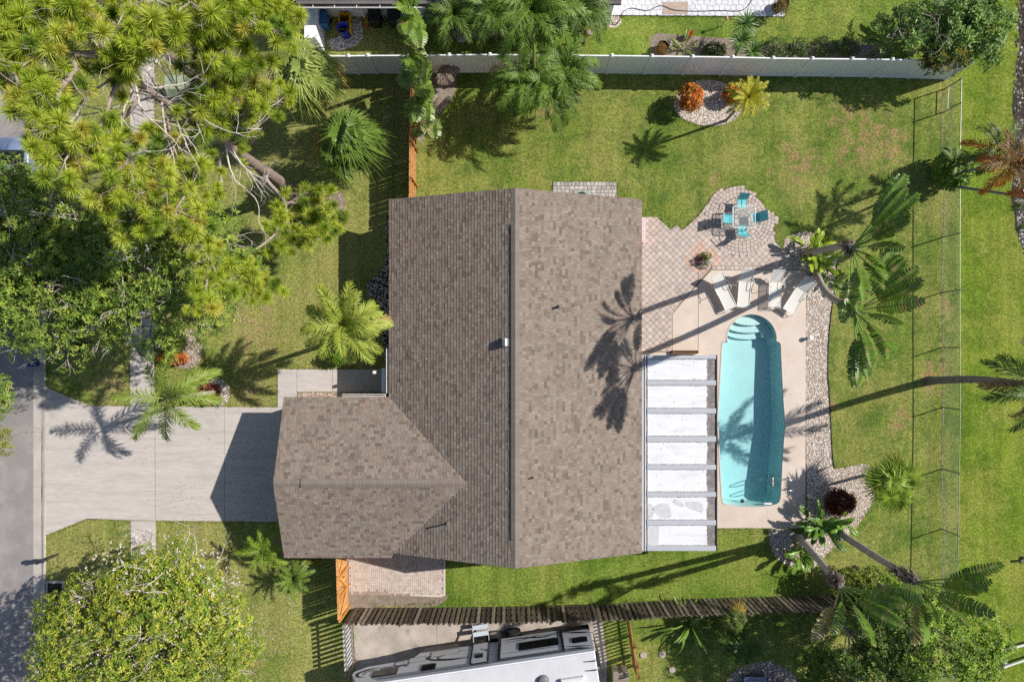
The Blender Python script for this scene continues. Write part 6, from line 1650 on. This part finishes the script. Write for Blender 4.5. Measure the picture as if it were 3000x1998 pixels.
slide_swoosh([(1.5, 1.2), (2.3, 1.5), (3.2, 1.3), (4.3, 1.25)], .14, C(60, 60, 64)); slide_swoosh([(1.5, 1.5), (2.5, 1.25), (3.4, 1.5), (4.3, 1.55)], .05, C(90, 90, 94)); slide_swoosh([(1.5, 2.85), (2.6, 2.75), (4.3, 2.72)], .05, C(120, 122, 128))
# lettering on the side near the nose
fc = bpy.data.curves.new('lettering', 'FONT'); fc.body = 'Reflection'; fc.size = .34; fc.extrude = .003; fc.shear = .3
fo = bpy.data.objects.new('lettering', fc); COL.objects.link(fo)
dg = bpy.context.evaluated_depsgraph_get(); me = bpy.data.meshes.new_from_object(fo.evaluated_get(dg)); bpy.data.objects.remove(fo)
lo = bpy.data.objects.new('lettering', me); COL.objects.link(lo); lo.parent = rv; me.materials.clear(); M['letter'] = mat('letter_grey', C(52, 50, 52), .4, 0); me.materials.append(M['letter'])
lo.location = (8.85, -.014, 2.09); lo.rotation_euler = (math.radians(90), 0, 0)
# wheels
for x in (3.82, 4.82):
    mb = MB(); lathe(mb, (x, .02, .40), [(.14, .0), (.30, -.005), (.385, .04), (.40, .12), (.385, .20), (.2, .22)], 22, axis=(0, -1, 0)); 
    t_ = mb.build('wheel', M['rubber'], rv); mb = MB(); lathe(mb, (x, -.19, .40), [(.26, .0), (.25, .02), (.20, -.02), (.06, .02), (0, .03)], 18, axis=(0, -1, 0)); rm = mb.build('rim', M['galv'], t_)
mb = MB()
for x in (3.82, 4.82):
    p = [(x + .5 * math.cos(a), .42 + .52 * math.sin(a)) for a in np.linspace(0, math.pi, 14)]; extr(mb, p, -.05, -.0125, t=C(26, 26, 28))
mb.build('wheel_arch', M['paint'], rv)
# folding steps
for k in range(4):
    mb = MB(); y = -.30 - .26 * k; z = .80 - .20 * k; bbox(mb, (5.04, y - .22, z - .03), (5.80, y, z), t=C(186, 194, 204)); st_ = mb.build('step', M['paint'], rv)
for x in (5.03, 5.81):
    mb = MB(); beam(mb, (x, -.05, .88), (x, -1.32, .12), .025, .10, t=C(170, 178, 188)); mb.build('step_stringer', M['paint'], rv)
for y, l in ((-1.05, .42), (-.8, .75)):
    mb = MB(); tube(mb, [(5.85, y, .3), (5.85 + l, y - .1, .05)], .018, 6); mb.build('step_stay', M['galv'], rv)
# roof gear
for (x, y, r, h, c) in ((2.55, .98, .24, .14, C(108, 108, 112)), (6.3, 1.2, .10, .10, C(150, 150, 152))):
    mb = MB(); lathe(mb, (x, y, 3.62), [(r * 1.15, 0), (r * 1.15, .03), (r, .04), (r, h), (r * .7, h + .04), (0, h + .05)], 20, t=c); mb.build('roof_vent', M['plastic'], rv)
mb = MB(); cham(mb, (.7, 1.0, 3.62), (1.75, 1.75, 3.90), .08, t=C(208, 210, 212)); mb.build('roof_cooler', M['plastic'], rv)
mb = MB(); cham(mb, (4.1, 1.45, 3.62), (4.6, 1.9, 3.76), .04, t=C(214, 214, 214)); mb.build('roof_hatch', M['plastic'], rv)
# rear ladder and spare wheel
for y in (.40, .82):
    mb = MB(); tube(mb, curve([(.55, y, 3.66), (.1, y, 3.72), (-.16, y, 3.5), (-.16, y, 1.9), (-.16, y, .7), (0, y, .66)], 5), .018, 6); mb.build('rear_ladder', M['dark'], rv)
for z in (1.0, 1.35, 1.7, 2.05, 2.4, 2.75, 3.1, 3.45):
    mb = MB(); tube(mb, [(-.16, .40, z), (-.16, .82, z)], .014, 6); mb.build('ladder_rung', M['dark'], rv)
mb = MB(); lathe(mb, (-.02, 1.35, 1.5), [(.12, 0), (.33, .02), (.37, .1), (.33, .2), (.1, .22), (0, .22)], 22, axis=(-1, 0, 0)); mb.build('spare_wheel', M['rubber'], rv)
for z in (.75, 1.5):
    mb = MB(); bbox(mb, (-.02, .1, z), (-.001, .3, z + .12), t=C(170, 30, 34)); mb.build('tail_light', M['paint'], rv)
mb = MB(); bbox(mb, (9.2, 1.0, .9), (9.5, 1.5, 1.62), t=C(40, 40, 42)); mb.build('hitch', M['paint'], rv)
for x in (8.6,):
    for y in (.35, 2.1):
        mb = MB(); box(mb, (x - .5, y, .03), (.1, .1, .6), t=C(60, 60, 62)); mb.build('landing_leg', M['paint'], rv)

# ------------------------------------------------------------------ the house to the north
nh = thing('neighbour_house', 'white walled house with dark grey roof and white gutter', 'house', G(1350, 0))
mb = MB(); bbox(mb, G(925, -420, 0), G(1790, 50, 2.5)); mb.build('wall', M['trim'], nh)
mb = MB(); a, b = P(868, 13, 2.62), P(1820, 13, 2.62); r0 = np.array([0, 5.0, 1.7])
mb.add([a, b, b + r0, a + r0, a - [0, 0, .12], b - [0, 0, .12], b + r0 - [0, 0, .12], a + r0 - [0, 0, .12]], BOXF[:, ::-1], C(70, 66, 66)); rf = mb.build('roof', M['matte'], nh)
for k in range(9):
    q0, q1 = np.array([0, .145 * k, .049 * k]), np.array([0, .145 * (k + 1.1), .049 * (k + 1.1)])
    x = a[0]
    while x < b[0]:
        w = rng.uniform(.6, 1.0); x1 = min(x + w, b[0]); mb = MB()
        mb.add([(x + .004, a[1] + q0[1], a[2] + q0[2] + .02), (x1 - .004, a[1] + q0[1], a[2] + q0[2] + .02), (x1 - .004, a[1] + q1[1], a[2] + q1[2] + .006), (x + .004, a[1] + q1[1], a[2] + q1[2] + .006), (x + .004, a[1] + q0[1], a[2] + q0[2] + .001), (x1 - .004, a[1] + q0[1], a[2] + q0[2] + .001)], [[0, 1, 2, 3]], tuple(np.array(C(112, 108, 108)) * rng.uniform(.85, 1.12)))
        mb.v[-1] = mb.v[-1]; mb.add(mb.v[-1], [[4, 5, 1, 0]], C(100, 96, 96)); 
        if k < 4: mb.build('shingle', M['shingle'], rf)
        else:
            if k == 4 and x == a[0]: fld = MB()
            for vv_, ff_, tt_ in zip(mb.v, mb.f, mb.t): pass
            fld.add(mb.v[0], [[0, 1, 2, 3]], mb.t[0][0])
        x = x1
struct(fld.build('shingle_field', M['shingle'], rf), 'stuff')
mb = MB(); g0, g1 = P(868, 24, 2.55), P(1745, 24, 2.55); beam(mb, g0, g1, .03, .1); gu = mb.build('gutter', M['trim'], nh)
mb = MB(); beam(mb, g0 + [0, .07, -.045], g1 + [0, .07, -.045], .11, .015, t=C(60, 50, 46)); mb.build('gutter_floor', M['matte'], gu)
for x in (917, 980, 1045, 1113, 1192, 1290, 1500, 1600, 1700):
    mb = MB(); p = P(x, 22, 2.56); beam(mb, p, p + [0, .16, .0], .03, .03); mb.build('hanger', M['trim'], gu)
mb = MB(); p = P(1030, 28, 2.4); beam(mb, p, (p[0] + .15, p[1] + .6, 1.2), .07, .07); beam(mb, (p[0] + .15, p[1] + .6, 1.2), (p[0] + .15, p[1] + .6, .1), .07, .07); mb.build('downpipe', M['trim'], nh)
for x in (1750, 1762, 1774):
    mb = MB(); box(mb, P(x, 52, 0), (.1, .1, 2.3)); mb.build('porch_post', M['trim'], nh)
# white screen beside the bins
sw = thing('bin_screen', 'short white vinyl screen beside the blue bin', 'screen', P(918, 95, 0))
mb = MB(); bbox(mb, P(920, 40, 0), P(925, 112, 1.6)); mb.build('panel', M['vinyl'], sw)
for y in (38, 112):
    mb = MB(); box(mb, P(922, y, 0), (.12, .12, 1.7)); po = mb.build('post', M['vinyl'], sw)
    mb = MB(); box(mb, P(922, y, 0) + [0, 0, 1.701], (.15, .15, .06), taper=.4); mb.build('post_cap', M['vinyl'], po)
def wheelie(label, px, py, col, rot=0.0):
    p = P(px, py, 0.03); t = thing('wheeled_bin', label, 'bin', p); c = C(*col)
    mb = MB(); v = []; n = 4
    for z, a, b in ((.12, .23, .25), (.5, .26, .29), (.95, .29, .33)): v += [(p[0] + x * a, p[1] + y * b, p[2] + z) for x, y in ((-1, -1), (1, -1), (1, 1), (-1, 1))]
    mb.add(v, [[i * 4 + j, i * 4 + (j + 1) % 4, i * 4 + 4 + (j + 1) % 4, i * 4 + 4 + j] for i in range(2) for j in range(4)] + [[3, 2, 1, 0], [8, 9, 10, 11]], c); mb.build('body', M['plastic'], t)
    mb = MB(); cham(mb, (p[0] - .31, p[1] - .35, p[2] + .951), (p[0] + .31, p[1] + .33, p[2] + 1.02), .03, t=tuple(np.array(c) * 1.1)); mb.build('lid', M['plastic'], t)
    mb = MB(); tube(mb, [(p[0] - .22, p[1] + .38, p[2] + .93), (p[0] + .22, p[1] + .38, p[2] + .93)], .02, 6, t=c); mb.build('handle', M['plastic'], t)
    for s in (-1, 1):
        mb = MB(); lathe(mb, (p[0] + s * .25, p[1] + .24, p[2] + .11), [(0, -.03), (.11, -.03), (.11, .03), (0, .03)], 12, axis=(1, 0, 0)); mb.build('wheel', M['rubber'], t)
wheelie('blue wheeled recycling bin beside the white screen', 957, 80, (42, 92, 138))
wheelie('black wheeled bin next to the orange drum', 1107, 72, (26, 26, 28)); wheelie('black wheeled bin beside the concrete slab', 1163, 72, (28, 28, 30))
def bucket(label, px, py, r, h, col, cat='bucket', inner=None, rim=None, name='bucket', lean=(0, 0, 1)):
    p = P(px, py, .01); t = thing(name, label, cat, p)
    mb = MB(); lathe(mb, p, [(0, .005), (r * .82, .005), (r, h), (r * 1.05, h), (r * .95, h - .01), (r * .8, .04), (0, .04)], 20, t=C(*col), axis=lean); mb.build('body', M['plastic'], t)
    if inner: mb = MB(); lathe(mb, p + np.array([0, 0, h * .75]), [(0, .06), (r * .6, .03), (r * .9, 0)], 14, t=C(*inner)); mb.build('contents', M['plastic'], t)
    return t
bucket('tall royal blue drum in front of the yellow tub', 1015, 104, .27, .85, (24, 66, 190), 'drum', name='drum')
bucket('small orange drum with yellow lid by the black bins', 1078, 74, .17, .4, (206, 96, 50), 'drum', inner=(190, 180, 60), name='drum'); bucket('small green jug between the two black bins', 1139, 72, .13, .35, (60, 140, 70), 'jug', inner=(90, 170, 70), name='jug')
bucket('bright orange bucket on the neighbour border', 2017, 108, .16, .36, (232, 84, 34))
yb = thing('yellow_tub', 'yellow rectangular tub filled with odds and ends', 'tub', P(1010, 66, .0)); p = P(1010, 66, .5)
for a, b in (((-.28, -.42), (-.25, .42)), ((.25, -.42), (.28, .42)), ((-.25, -.42), (.25, -.39)), ((-.25, .39), (.25, .42))):
    mb = MB(); bbox(mb, (p[0] + a[0], p[1] + a[1], .05), (p[0] + b[0], p[1] + b[1], .62), t=C(222, 176, 36)); mb.build('side', M['plastic'], yb)
mb = MB(); bbox(mb, (p[0] - .249, p[1] - .389, .06), (p[0] + .249, p[1] + .389, .2), t=C(120, 90, 40)); mb.build('floor', M['plastic'], yb)
for k in range(7):
    mb = MB(); box(mb, (p[0] + rng.uniform(-.15, .15), p[1] + rng.uniform(-.3, .3), .21), (rng.uniform(.08, .2), rng.uniform(.08, .2), rng.uniform(.05, .2)), rng.uniform(0, 3), t=[C(190, 70, 40), C(80, 90, 90), C(150, 150, 150), C(170, 100, 60)][k % 4]); mb.build('contents', M['plastic'], yb)
sl_ = struct((lambda m_: m_)(MB()).__class__().build('x', M['pad']) if False else (lambda: (lambda q: (slab(q, GP([(1184, 62), (1225, 62), (1225, 108), (1184, 108)]), 0, .05), q.build('concrete_slab', M['pad']))[1])(MB()))())
rk = [(1300, 102, .26), (1330, 102, .27), (1352, 94, .24), (1353, 115, .26), (1374, 106, .17), (1312, 122, .19), (1290, 74, .22), (1449, 97, .2), (1475, 92, .2), (1690, 104, .2), (1707, 116, .19), (1660, 92, .2), (1725, 98, .18)]
for k, (x, y, r) in enumerate(rk):
    mb = MB(); p = P(x, y, 0); n_ = 9; ph = rng.uniform(0, 6); col = [C(150, 136, 120), C(120, 112, 104), C(136, 116, 98), C(186, 184, 180)][k % 4]
    ring = lambda f, z: [(p[0] + r * f * math.cos(a + ph) * (1 + .12 * math.sin(2 * a + k)), p[1] + r * f * .85 * math.sin(a + ph) * (1 + .1 * math.cos(3 * a)), z) for a in np.linspace(0, 6.283, n_, endpoint=False)]
    R_ = [ring(1, 0), ring(1.05, r * .35), ring(.8, r * .6), ring(.35, r * .72)]; v = sum(R_, [])
    mb.add(v, [[i * n_ + j, i * n_ + (j + 1) % n_, (i + 1) * n_ + (j + 1) % n_, (i + 1) * n_ + j] for i in range(3) for j in range(n_)], col, smooth=True); mb.add(v[-n_:], [list(range(n_))], col, smooth=True)
    o = mb.build('garden_rock', M['stone'], None, p); tag(o, ('tan rounded rock', 'dark grey rounded rock', 'brown rounded rock', 'whitish rounded rock')[k % 4] + ' in the border along the neighbour wall', 'rock', 'rocks along the neighbour wall')
nac = thing('air_conditioner', 'grey air conditioner cabinet with grille among the garden rocks', 'air conditioner', P(1409, 104, 0)); p = P(1409, 104, .0)
mb = MB(); cham(mb, (p[0] - .46, p[1] - .22, .05), (p[0] + .46, p[1] + .42, .8), .03, t=C(120, 118, 116)); mb.build('casing', M['paint'], nac)
for k in range(9):
    mb = MB(); bbox(mb, (p[0] - .42, p[1] - .17 + k * .06, .801), (p[0] + .42, p[1] - .14 + k * .06, .815), t=C(90, 88, 88)); mb.build('grille_bar', M['paint'], nac)
hb = thing('hose_reel', 'green hose reel box at the neighbour patio corner', 'hose reel', P(1777, 64, 0)); mb = MB(); cham(mb, P(1766, 72, .02), P(1788, 55, .45), .04, t=C(96, 160, 144)); mb.build('box', M['plastic'], hb)
mb = MB(); tube(mb, curve([G(1785, 64, .2), G(1800, 74, .04), G(1815, 62, .07), G(1825, 38, .08), G(1850, 27, .08), G(1895, 34, .08), G(1935, 20, .1), G(1975, 33, .1), G(2040, 36, .08), G(2110, 34, .08), G(2170, 34, .08), G(2200, 5, .08), G(2205, -30, .08)], 8), .014, 5); tag(mb.build('garden_hose', M['rubber'], None, None), 'dark garden hose winding across the pale crazy paving', 'hose')
mb = MB(); cham(mb, G(1941, 8, .056), G(2015, 45, .072), .01, t=C(168, 152, 138)); tag(mb.build('door_mat', M['matte'], None, G(1978, 26)), 'taupe mat lying on the pale crazy paving', 'mat')
pt_ = bucket('dark pot with a dried brown plant by the paved border', 1938, 146, .28, .4, (60, 50, 44), 'plant pot', name='plant_pot'); c_ = P(1938, 146, .55); q, d_ = blob(c_, (.3, .3, .25), 120); mb = MB(); leaves(mb, q, d_, 4, .14, [C(150, 112, 62), C(120, 96, 54), C(170, 130, 80)], .25); mb.build('dry_plant', M['leaf'], pt_)
bp_ = bucket('barrel planter with dry shrub on the patio corner', 2284, 24, .3, .5, (96, 80, 66), 'plant pot', name='barrel_planter'); q, d_ = blob(P(2284, 22, .75), (.4, .4, .35), 150); mb = MB(); leaves(mb, q, d_, 4, .16, [C(130, 110, 60), C(100, 96, 50), C(150, 124, 76)], .25); mb.build('dry_plant', M['leaf'], bp_)
gl_ = thing('garden_light', 'small post light on the neighbour lawn', 'light', G(2114, 78)); mb = MB(); tube(mb, [G(2114, 78), G(2114, 78, .8)], .025, 8); mb.build('post', M['galv'], gl_); mb = MB(); lathe(mb, G(2114, 78, .8), [(.05, 0), (.09, .02), (.09, .08), (0, .14)], 12, t=C(190, 150, 120)); mb.build('lamp_head', M['plastic'], gl_)
mb = MB(); slab(mb, GP([(1962, 121), (1985, 121), (1984, 136), (1962, 136)]), 0, .06); tag(mb.build('stepping_stone', M['pad'], None, G(1973, 128)), 'square concrete stepping stone beside the dried pot plant', 'stepping stone')

# ------------------------------------------------------------------ street side
tf = thing('transformer_box', 'pale green utility transformer box under the pine branches', 'utility box', P(520, 262, 0)); a, b = P(481, 276, .85), P(560, 220, .85)
mb = MB(); bbox(mb, (a[0] + .02, a[1] + .02, .06), (b[0] - .02, b[1] - .02, .55), t=C(138, 152, 124)); mb.build('cabinet', M['paint'], tf)
mb = MB(); v = [(a[0], a[1], .551), (b[0], a[1], .551), (b[0], b[1], .551), (a[0], b[1], .551), (a[0], a[1] + .25, .85), (b[0], a[1] + .25, .85), (b[0], b[1], .80), (a[0], b[1], .80)]; mb.add(v, BOXF, C(146, 160, 130)); mb.build('lid', M['paint'], tf)
mb = MB(); bbox(mb, (a[0] - .12, a[1] - .12, 0), (b[0] + .12, b[1] + .12, .06)); mb.build('plinth', M['pad'], tf)
mx = thing('mailbox_pillar', 'pale stucco mailbox pillar at the road edge under the pine', 'mailbox', P(104, 130, 0)); p = P(104, 130, 0)
mb = MB(); box(mb, p, (.55, .6, 1.2), t=C(196, 188, 176)); mb.build('pillar', M['matte'], mx); mb = MB(); box(mb, p + [0, 0, 1.201], (.66, .7, .08), t=C(206, 200, 190)); box(mb, p + [0, 0, 1.282], (.6, .64, .25), t=C(206, 200, 190), taper=.2); mb.build('cap', M['matte'], mx)
mb = MB(); bbox(mb, p + [-.32, -.14, .8], p + [-.276, .14, 1.05], t=C(40, 40, 44)); mb.build('mailbox_door', M['paint'], mx)
mm = thing('mailbox', 'dark post mailbox beside the road near the drain grate', 'mailbox', G(171, 1623)); p = G(171, 1623)
mb = MB(); box(mb, p, (.09, .09, 1.05), t=C(70, 62, 58)); beam(mb, p + [.1, 0, .98], p + [-.45, 0, .98], .09, .07, t=C(70, 62, 58)); mb.build('post', M['matte'], mm)
mb = MB(); prof = [(-.09, 0), (.09, 0), (.09, .12)] + [(.09 * math.cos(a), .12 + .09 * math.sin(a)) for a in np.linspace(.3, math.pi - .3, 6)] + [(-.09, .12)]; n_ = len(prof)
v = [p + [x, y, 1.06 + z] for x in (-.5, .02) for y, z in prof]; mb.add(v, [list(range(n_))], C(46, 50, 60)); mb.add(v, [[n_ + i for i in range(n_)][::-1]], C(46, 50, 60)); mb.add(v, [[i, n_ + i, n_ + (i + 1) % n_, (i + 1) % n_] for i in range(n_)], C(46, 50, 60)); mb.build('box', M['paint'], mm)
mb = MB(); bbox(mb, p + [-.3, -.11, 1.15], p + [-.15, -.095, 1.32], t=C(60, 60, 66)); mb.build('flag', M['paint'], mm)
gr = thing('drain_grate', 'iron storm drain grate set in concrete beside the kerb', 'drain', G(162, 1736))
mb = MB()
for a, b in (((137, 1700), (141, 1772)), ((184, 1700), (190, 1772)), ((141, 1700), (184, 1707)), ((141, 1765), (184, 1772))): bbox(mb, G(*a, 0), G(*b, .06))
mb.build('concrete_frame', M['kerb'], gr); mb = MB(); sheet(mb, GP([(141, 1707), (184, 1707), (184, 1765), (141, 1765)]), .009); mb.build('pit', M['rubber'], gr)
for k in range(11):
    mb = MB(); y = 1709.5 + k * 5.2; bbox(mb, G(141.2, y, .03), G(183.8, y + 1.9, .055), t=C(74, 66, 64)); mb.build('bar', M['matte'], gr)
for x in (155, 169):
    mb = MB(); bbox(mb, G(x, 1707.2, .025), G(x + 1.6, 1764.8, .045), t=C(66, 60, 58)); mb.build('cross_bar', M['matte'], gr)
bl_ = thing('blue_bin', 'small dark blue recycling box at the kerb in tree shade', 'bin', G(104, 1062)); mb = MB(); box(mb, G(104, 1062, .01), (.42, .34, .3), t=C(24, 44, 130), taper=1.12); mb.build('body', M['plastic'], bl_); mb = MB(); box(mb, G(104, 1062, .27), (.40, .32, .03), t=C(16, 28, 80)); mb.build('rim', M['plastic'], bl_)
# parked car below the trees
car = thing('parked_car', 'light blue grey parked car half hidden under the trees', 'car', G(70, 545)); cx_, cy_ = G(70, 545)[:2]
def loft(mb, secs, t):
    n = len(secs[0]); v = sum(secs, [])
    mb.add(v, [[i * n + j, i * n + (j + 1) % n, (i + 1) * n + (j + 1) % n, (i + 1) * n + j] for i in range(len(secs) - 1) for j in range(n)], t, smooth=True)
    mb.add(secs[0], [list(range(n))[::-1]], t); mb.add(secs[-1], [list(range(n))], t)
def csec(y, w, z0, z1): return [(cx_ + x * w, cy_ + y, z0 + (z1 - z0) * z) for x, z in ((-.92, 0), (.92, 0), (1, .35), (.98, .75), (.85, 1), (-.85, 1), (-.98, .75), (-1, .35))]
blue = C(112, 128, 156)
mb = MB(); loft(mb, [csec(-2.25, .72, .35, .62), csec(-2.1, .84, .28, .74), csec(-1.2, .9, .25, .86), csec(0, .92, .25, .92), csec(1.4, .9, .25, .92), csec(2.1, .84, .28, .86), csec(2.25, .74, .38, .76)], blue); mb.build('body', M['paint'], car)
mb = MB(); loft(mb, [csec(-1.15, .74, .8, .9), csec(-.4, .70, .85, 1.42), csec(.7, .70, .88, 1.46), csec(1.55, .70, .85, .98)], C(40, 50, 66)); cab = mb.build('cabin_glass', M['gloss_black'], car)
mb = MB(); loft(mb, [csec(-.38, .63, 1.40, 1.45), csec(.1, .64, 1.42, 1.49), csec(.72, .63, 1.42, 1.48)], blue); mb.build('roof', M['paint'], car)
for sx in (-1, 1):
    for y in (-1.35, 1.3):
        mb = MB(); lathe(mb, (cx_ + sx * .80, cy_ + y, .32), [(.12, .1), (.3, .1), (.32, .0), (.3, -.1), (.1, -.1)], 18, axis=(1, 0, 0)); w_ = mb.build('wheel', M['rubber'], car)
        mb = MB(); lathe(mb, (cx_ + sx * .86, cy_ + y, .32), [(.2, .0), (.18, .03 * sx), (0, .04 * sx)], 14, axis=(1, 0, 0)); mb.build('rim', M['galv'], w_)
    mb = MB(); box(mb, (cx_ + sx * .6, cy_ - 2.19, .58), (.3, .08, .1), t=C(220, 220, 220)); mb.build('headlight', M['paint'], car)
    mb = MB(); box(mb, (cx_ + sx * .6, cy_ + 2.19, .66), (.3, .08, .1), t=C(150, 24, 24)); mb.build('tail_light', M['paint'], car)

# ------------------------------------------------------------------ garden south of the old fence
for k, (x, y) in enumerate(((1885, 1918), (1941, 1916), (1969, 1961))):
    mb = MB(); slab(mb, GP(smooth_poly([(x - 9, y - 5), (x - 2, y - 9), (x + 8, y - 7), (x + 9, y + 3), (x, y + 9), (x - 8, y + 6)], 3)), 0, .05); tag(mb.build('stepping_stone', M['pad'], None, G(x, y)), 'irregular pale stepping stone in the shaded side garden', 'stepping stone', 'stepping stones in the shaded garden')
lf = thing('lattice_fence', 'narrow brown lattice fence between caravan pad and shaded garden', 'fence', P(1842, 1811, 0)); A, B = P(1842, 1806, 1.5)[:2], P(1868, 1990, 1.5)[:2]
d = (B - A) / np.linalg.norm(B - A); Ln = np.linalg.norm(B - A)
for k in range(18):
    p = A + d * Ln * (k + .5) / 18; mb = MB(); beam(mb, (*p, .05), (*p, 1.5), .018, .07, t=tuple(np.array(C(110, 84, 60)) * rng.uniform(.7, 1.2)), up=(d[0], d[1], 0)); mb.build('slat', M['oldwood'], lf)
for z in (.4, 1.3):
    mb = MB(); beam(mb, (*(A + [.04, 0]), z), (*(B + [.04, 0]), z), .04, .08, t=C(170, 112, 60)); mb.build('rail', M['cedar'], lf)
for s in (0, .5, .82, 1):
    p = A + d * Ln * s; mb = MB(); box(mb, (p[0] + .1, p[1], 0), (.09, .09, 1.6), t=C(150, 104, 60)); mb.build('post', M['cedar'], lf)
ub = thing('garden_cabinet', 'beige slatted utility cabinet behind the caravan', 'cabinet', P(1820, 1988, 0)); a, b = P(1797, 2010, .8), P(1842, 1968, .8)
mb = MB(); bbox(mb, (a[0], a[1], .05), (b[0], b[1], .8), t=C(150, 136, 120)); mb.build('casing', M['paint'], ub)
for k in range(8):
    mb = MB(); y = a[1] + .04 + k * .085; bbox(mb, (a[0] + .04, y, .801), (b[0] - .04, y + .04, .815), t=C(120, 110, 98)); mb.build('grille_bar', M['paint'], ub)
bn = thing('garden_bench', 'blue grey bench on the round brick terrace', 'bench', G(2203, 1990))
for k in range(4):
    mb = MB(); bbox(mb, G(2172, 1970 + k * 9.5, .40), G(2235, 1978.5 + k * 9.5, .45), t=tuple(np.array(C(120, 130, 150)) * rng.uniform(.95, 1.05))); mb.build('seat_slat', M['matte'], bn)
for x in (2176, 2229):
    mb = MB(); bbox(mb, G(x, 1972, .05), G(x + 4, 2006, .399), t=C(90, 96, 110)); mb.build('leg', M['matte'], bn)
for k, (x0, y0, x1, y1) in enumerate(((2920, 1909, 3120, 1858), (2934, 1956, 3120, 1893), (2992, 1643, 3100, 1630))):
    mb = MB(); a, b = P(x0, y0, .25), P(x1, y1, .25); tube(mb, [a, (a + b) / 2, b], .06, 10, t=C(206, 204, 200))
    o = thing('pvc_pipe', ('white pipe nearest the corner shrub on the bank grass', 'second white pipe on the bank grass by the corner shrub', 'short white pipe end on the bank past the fence')[k], 'pipe', np.append(a[:2], 0)); mb.build('pipe', M['plastic'], o)
    mb = MB(); d = nrm(b - a); tube(mb, [a - d * .05, a + d * .12], .068, 10, t=C(90, 88, 86)); mb.build('pipe_end', M['plastic'], o)
    mb = MB(); q = a + d * .3; box(mb, (q[0], q[1], 0), (.12, .3, .175), t=C(180, 176, 170)); mb.build('support_block', M['plastic'], o)
# little things on the ground
mb = MB(); pts = np.vstack([scatter(GP([(640, 1640), (880, 1650), (890, 1900), (700, 1960), (600, 1998), (560, 1560), (700, 1530)]), 520)])
leaves(mb, np.c_[pts, np.full(len(pts), .03)], np.tile(Zv, (len(pts), 1)), 2, .045, [C(226, 218, 214), C(210, 196, 190)], .8, 0.05)
struct(mb.build('fallen_petals', M['leaf']), 'stuff')
mb = MB(); pts = np.vstack([scatter(GP([(500, 1400), (820, 1400), (820, 1526), (500, 1520)]), 160), scatter(GP([(150, 1200), (800, 1200), (800, 1510), (150, 1500)]), 90), scatter(GP([(1870, 650), (2250, 700), (2080, 780), (1870, 1020)]), 50)])
leaves(mb, np.c_[pts, np.full(len(pts), .042)], np.tile(Zv, (len(pts), 1)), 1, .06, [C(96, 78, 58), C(120, 100, 70), C(200, 196, 190)], .6, 0.05)
struct(mb.build('fallen_leaves', M['leaf']), 'stuff')
# ------------------------------------------------------------------ ragged turf along paving and bed edges
mb = MB()
def edge_grass(pts, per_m=16, spread=.05, cols=((88, 112, 42), (110, 128, 52), (138, 138, 74)), closed=False):
    p = [G(x, y)[:2] for x, y in pts]
    if closed: p = p + p[:1]
    for a, b in zip(p[:-1], p[1:]):
        L_ = np.linalg.norm(b - a); n = int(L_ * per_m)
        if n < 1: continue
        t = rng.uniform(0, 1, (n, 1)); q = a + (b - a) * t + rng.normal(0, spread, (n, 2))
        leaves(mb, np.c_[q, np.full(n, .012)], np.tile(Zv, (n, 1)) + rng.normal(0, .2, (n, 3)), 4, .075, [C(*c) for c in cols], .16, .7)
front = ((98, 114, 50), (118, 128, 62), (144, 140, 88))
edge_grass([(136, 1132), (263, 1187), (382, 1188)], 22, cols=front); edge_grass([(453, 1188.5), (812, 1193)], 22, cols=front); edge_grass([(137, 1569), (256, 1520), (384, 1525)], 22, cols=front); edge_grass([(457, 1526), (880, 1531)], 22, cols=front)
for x in (380.5, 453.5): edge_grass([(x, 60), (x, 1187)], 14, cols=front)
edge_grass([(812.5, 1080), (812.5, 1190)], 20, cols=front); edge_grass([(813, 1080), (1080, 1080)], 20, cols=front); edge_grass([(137, 1560), (137, 1998)], 16, cols=front); edge_grass([(137, 300), (137, 1130)], 14, cols=front)
edge_grass(PATIO[1:20], 24); edge_grass([(2358, 1548), (2110, 1548)], 22); edge_grass(rb[8:26], 14, .04); edge_grass(ell(2075, 302, 99, 71), 16, .05, closed=True)
edge_grass(ell(540, 1020, 58, 63), 16, cols=front, closed=True); edge_grass(ell(636, 1150, 39, 43), 16, cols=front, closed=True)
edge_grass([(1306, 1605), (1306, 1745), (1290, 1765), (1150, 1772)], 22, .08); edge_grass([(1060, 1772), (1900, 1760), (2400, 1745)], 12, .06); edge_grass([(1300, 232), (2760, 234)], 10, .05)
edge_grass([(1618, 640), (1618, 532), (1808, 534), (1808, 600)], 22); edge_grass([(1300, 1600), (1850, 1600)], 6, .2); edge_grass([(2763, 260), (2762, 1800)], 14, .08)
edge_grass([(1780, 49), (2300, 53), (2301, 0)], 22); edge_grass([(2981, -20), (2970, 300), (2970, 660)], 20, .08); edge_grass([(1030, 1825), (1048, 1998)], 20, .06); edge_grass([(1766, 1812), (1780, 1932), (1779, 1998)], 20, .06)
struct(mb.build('edge_grass', M['blade']), 'stuff')
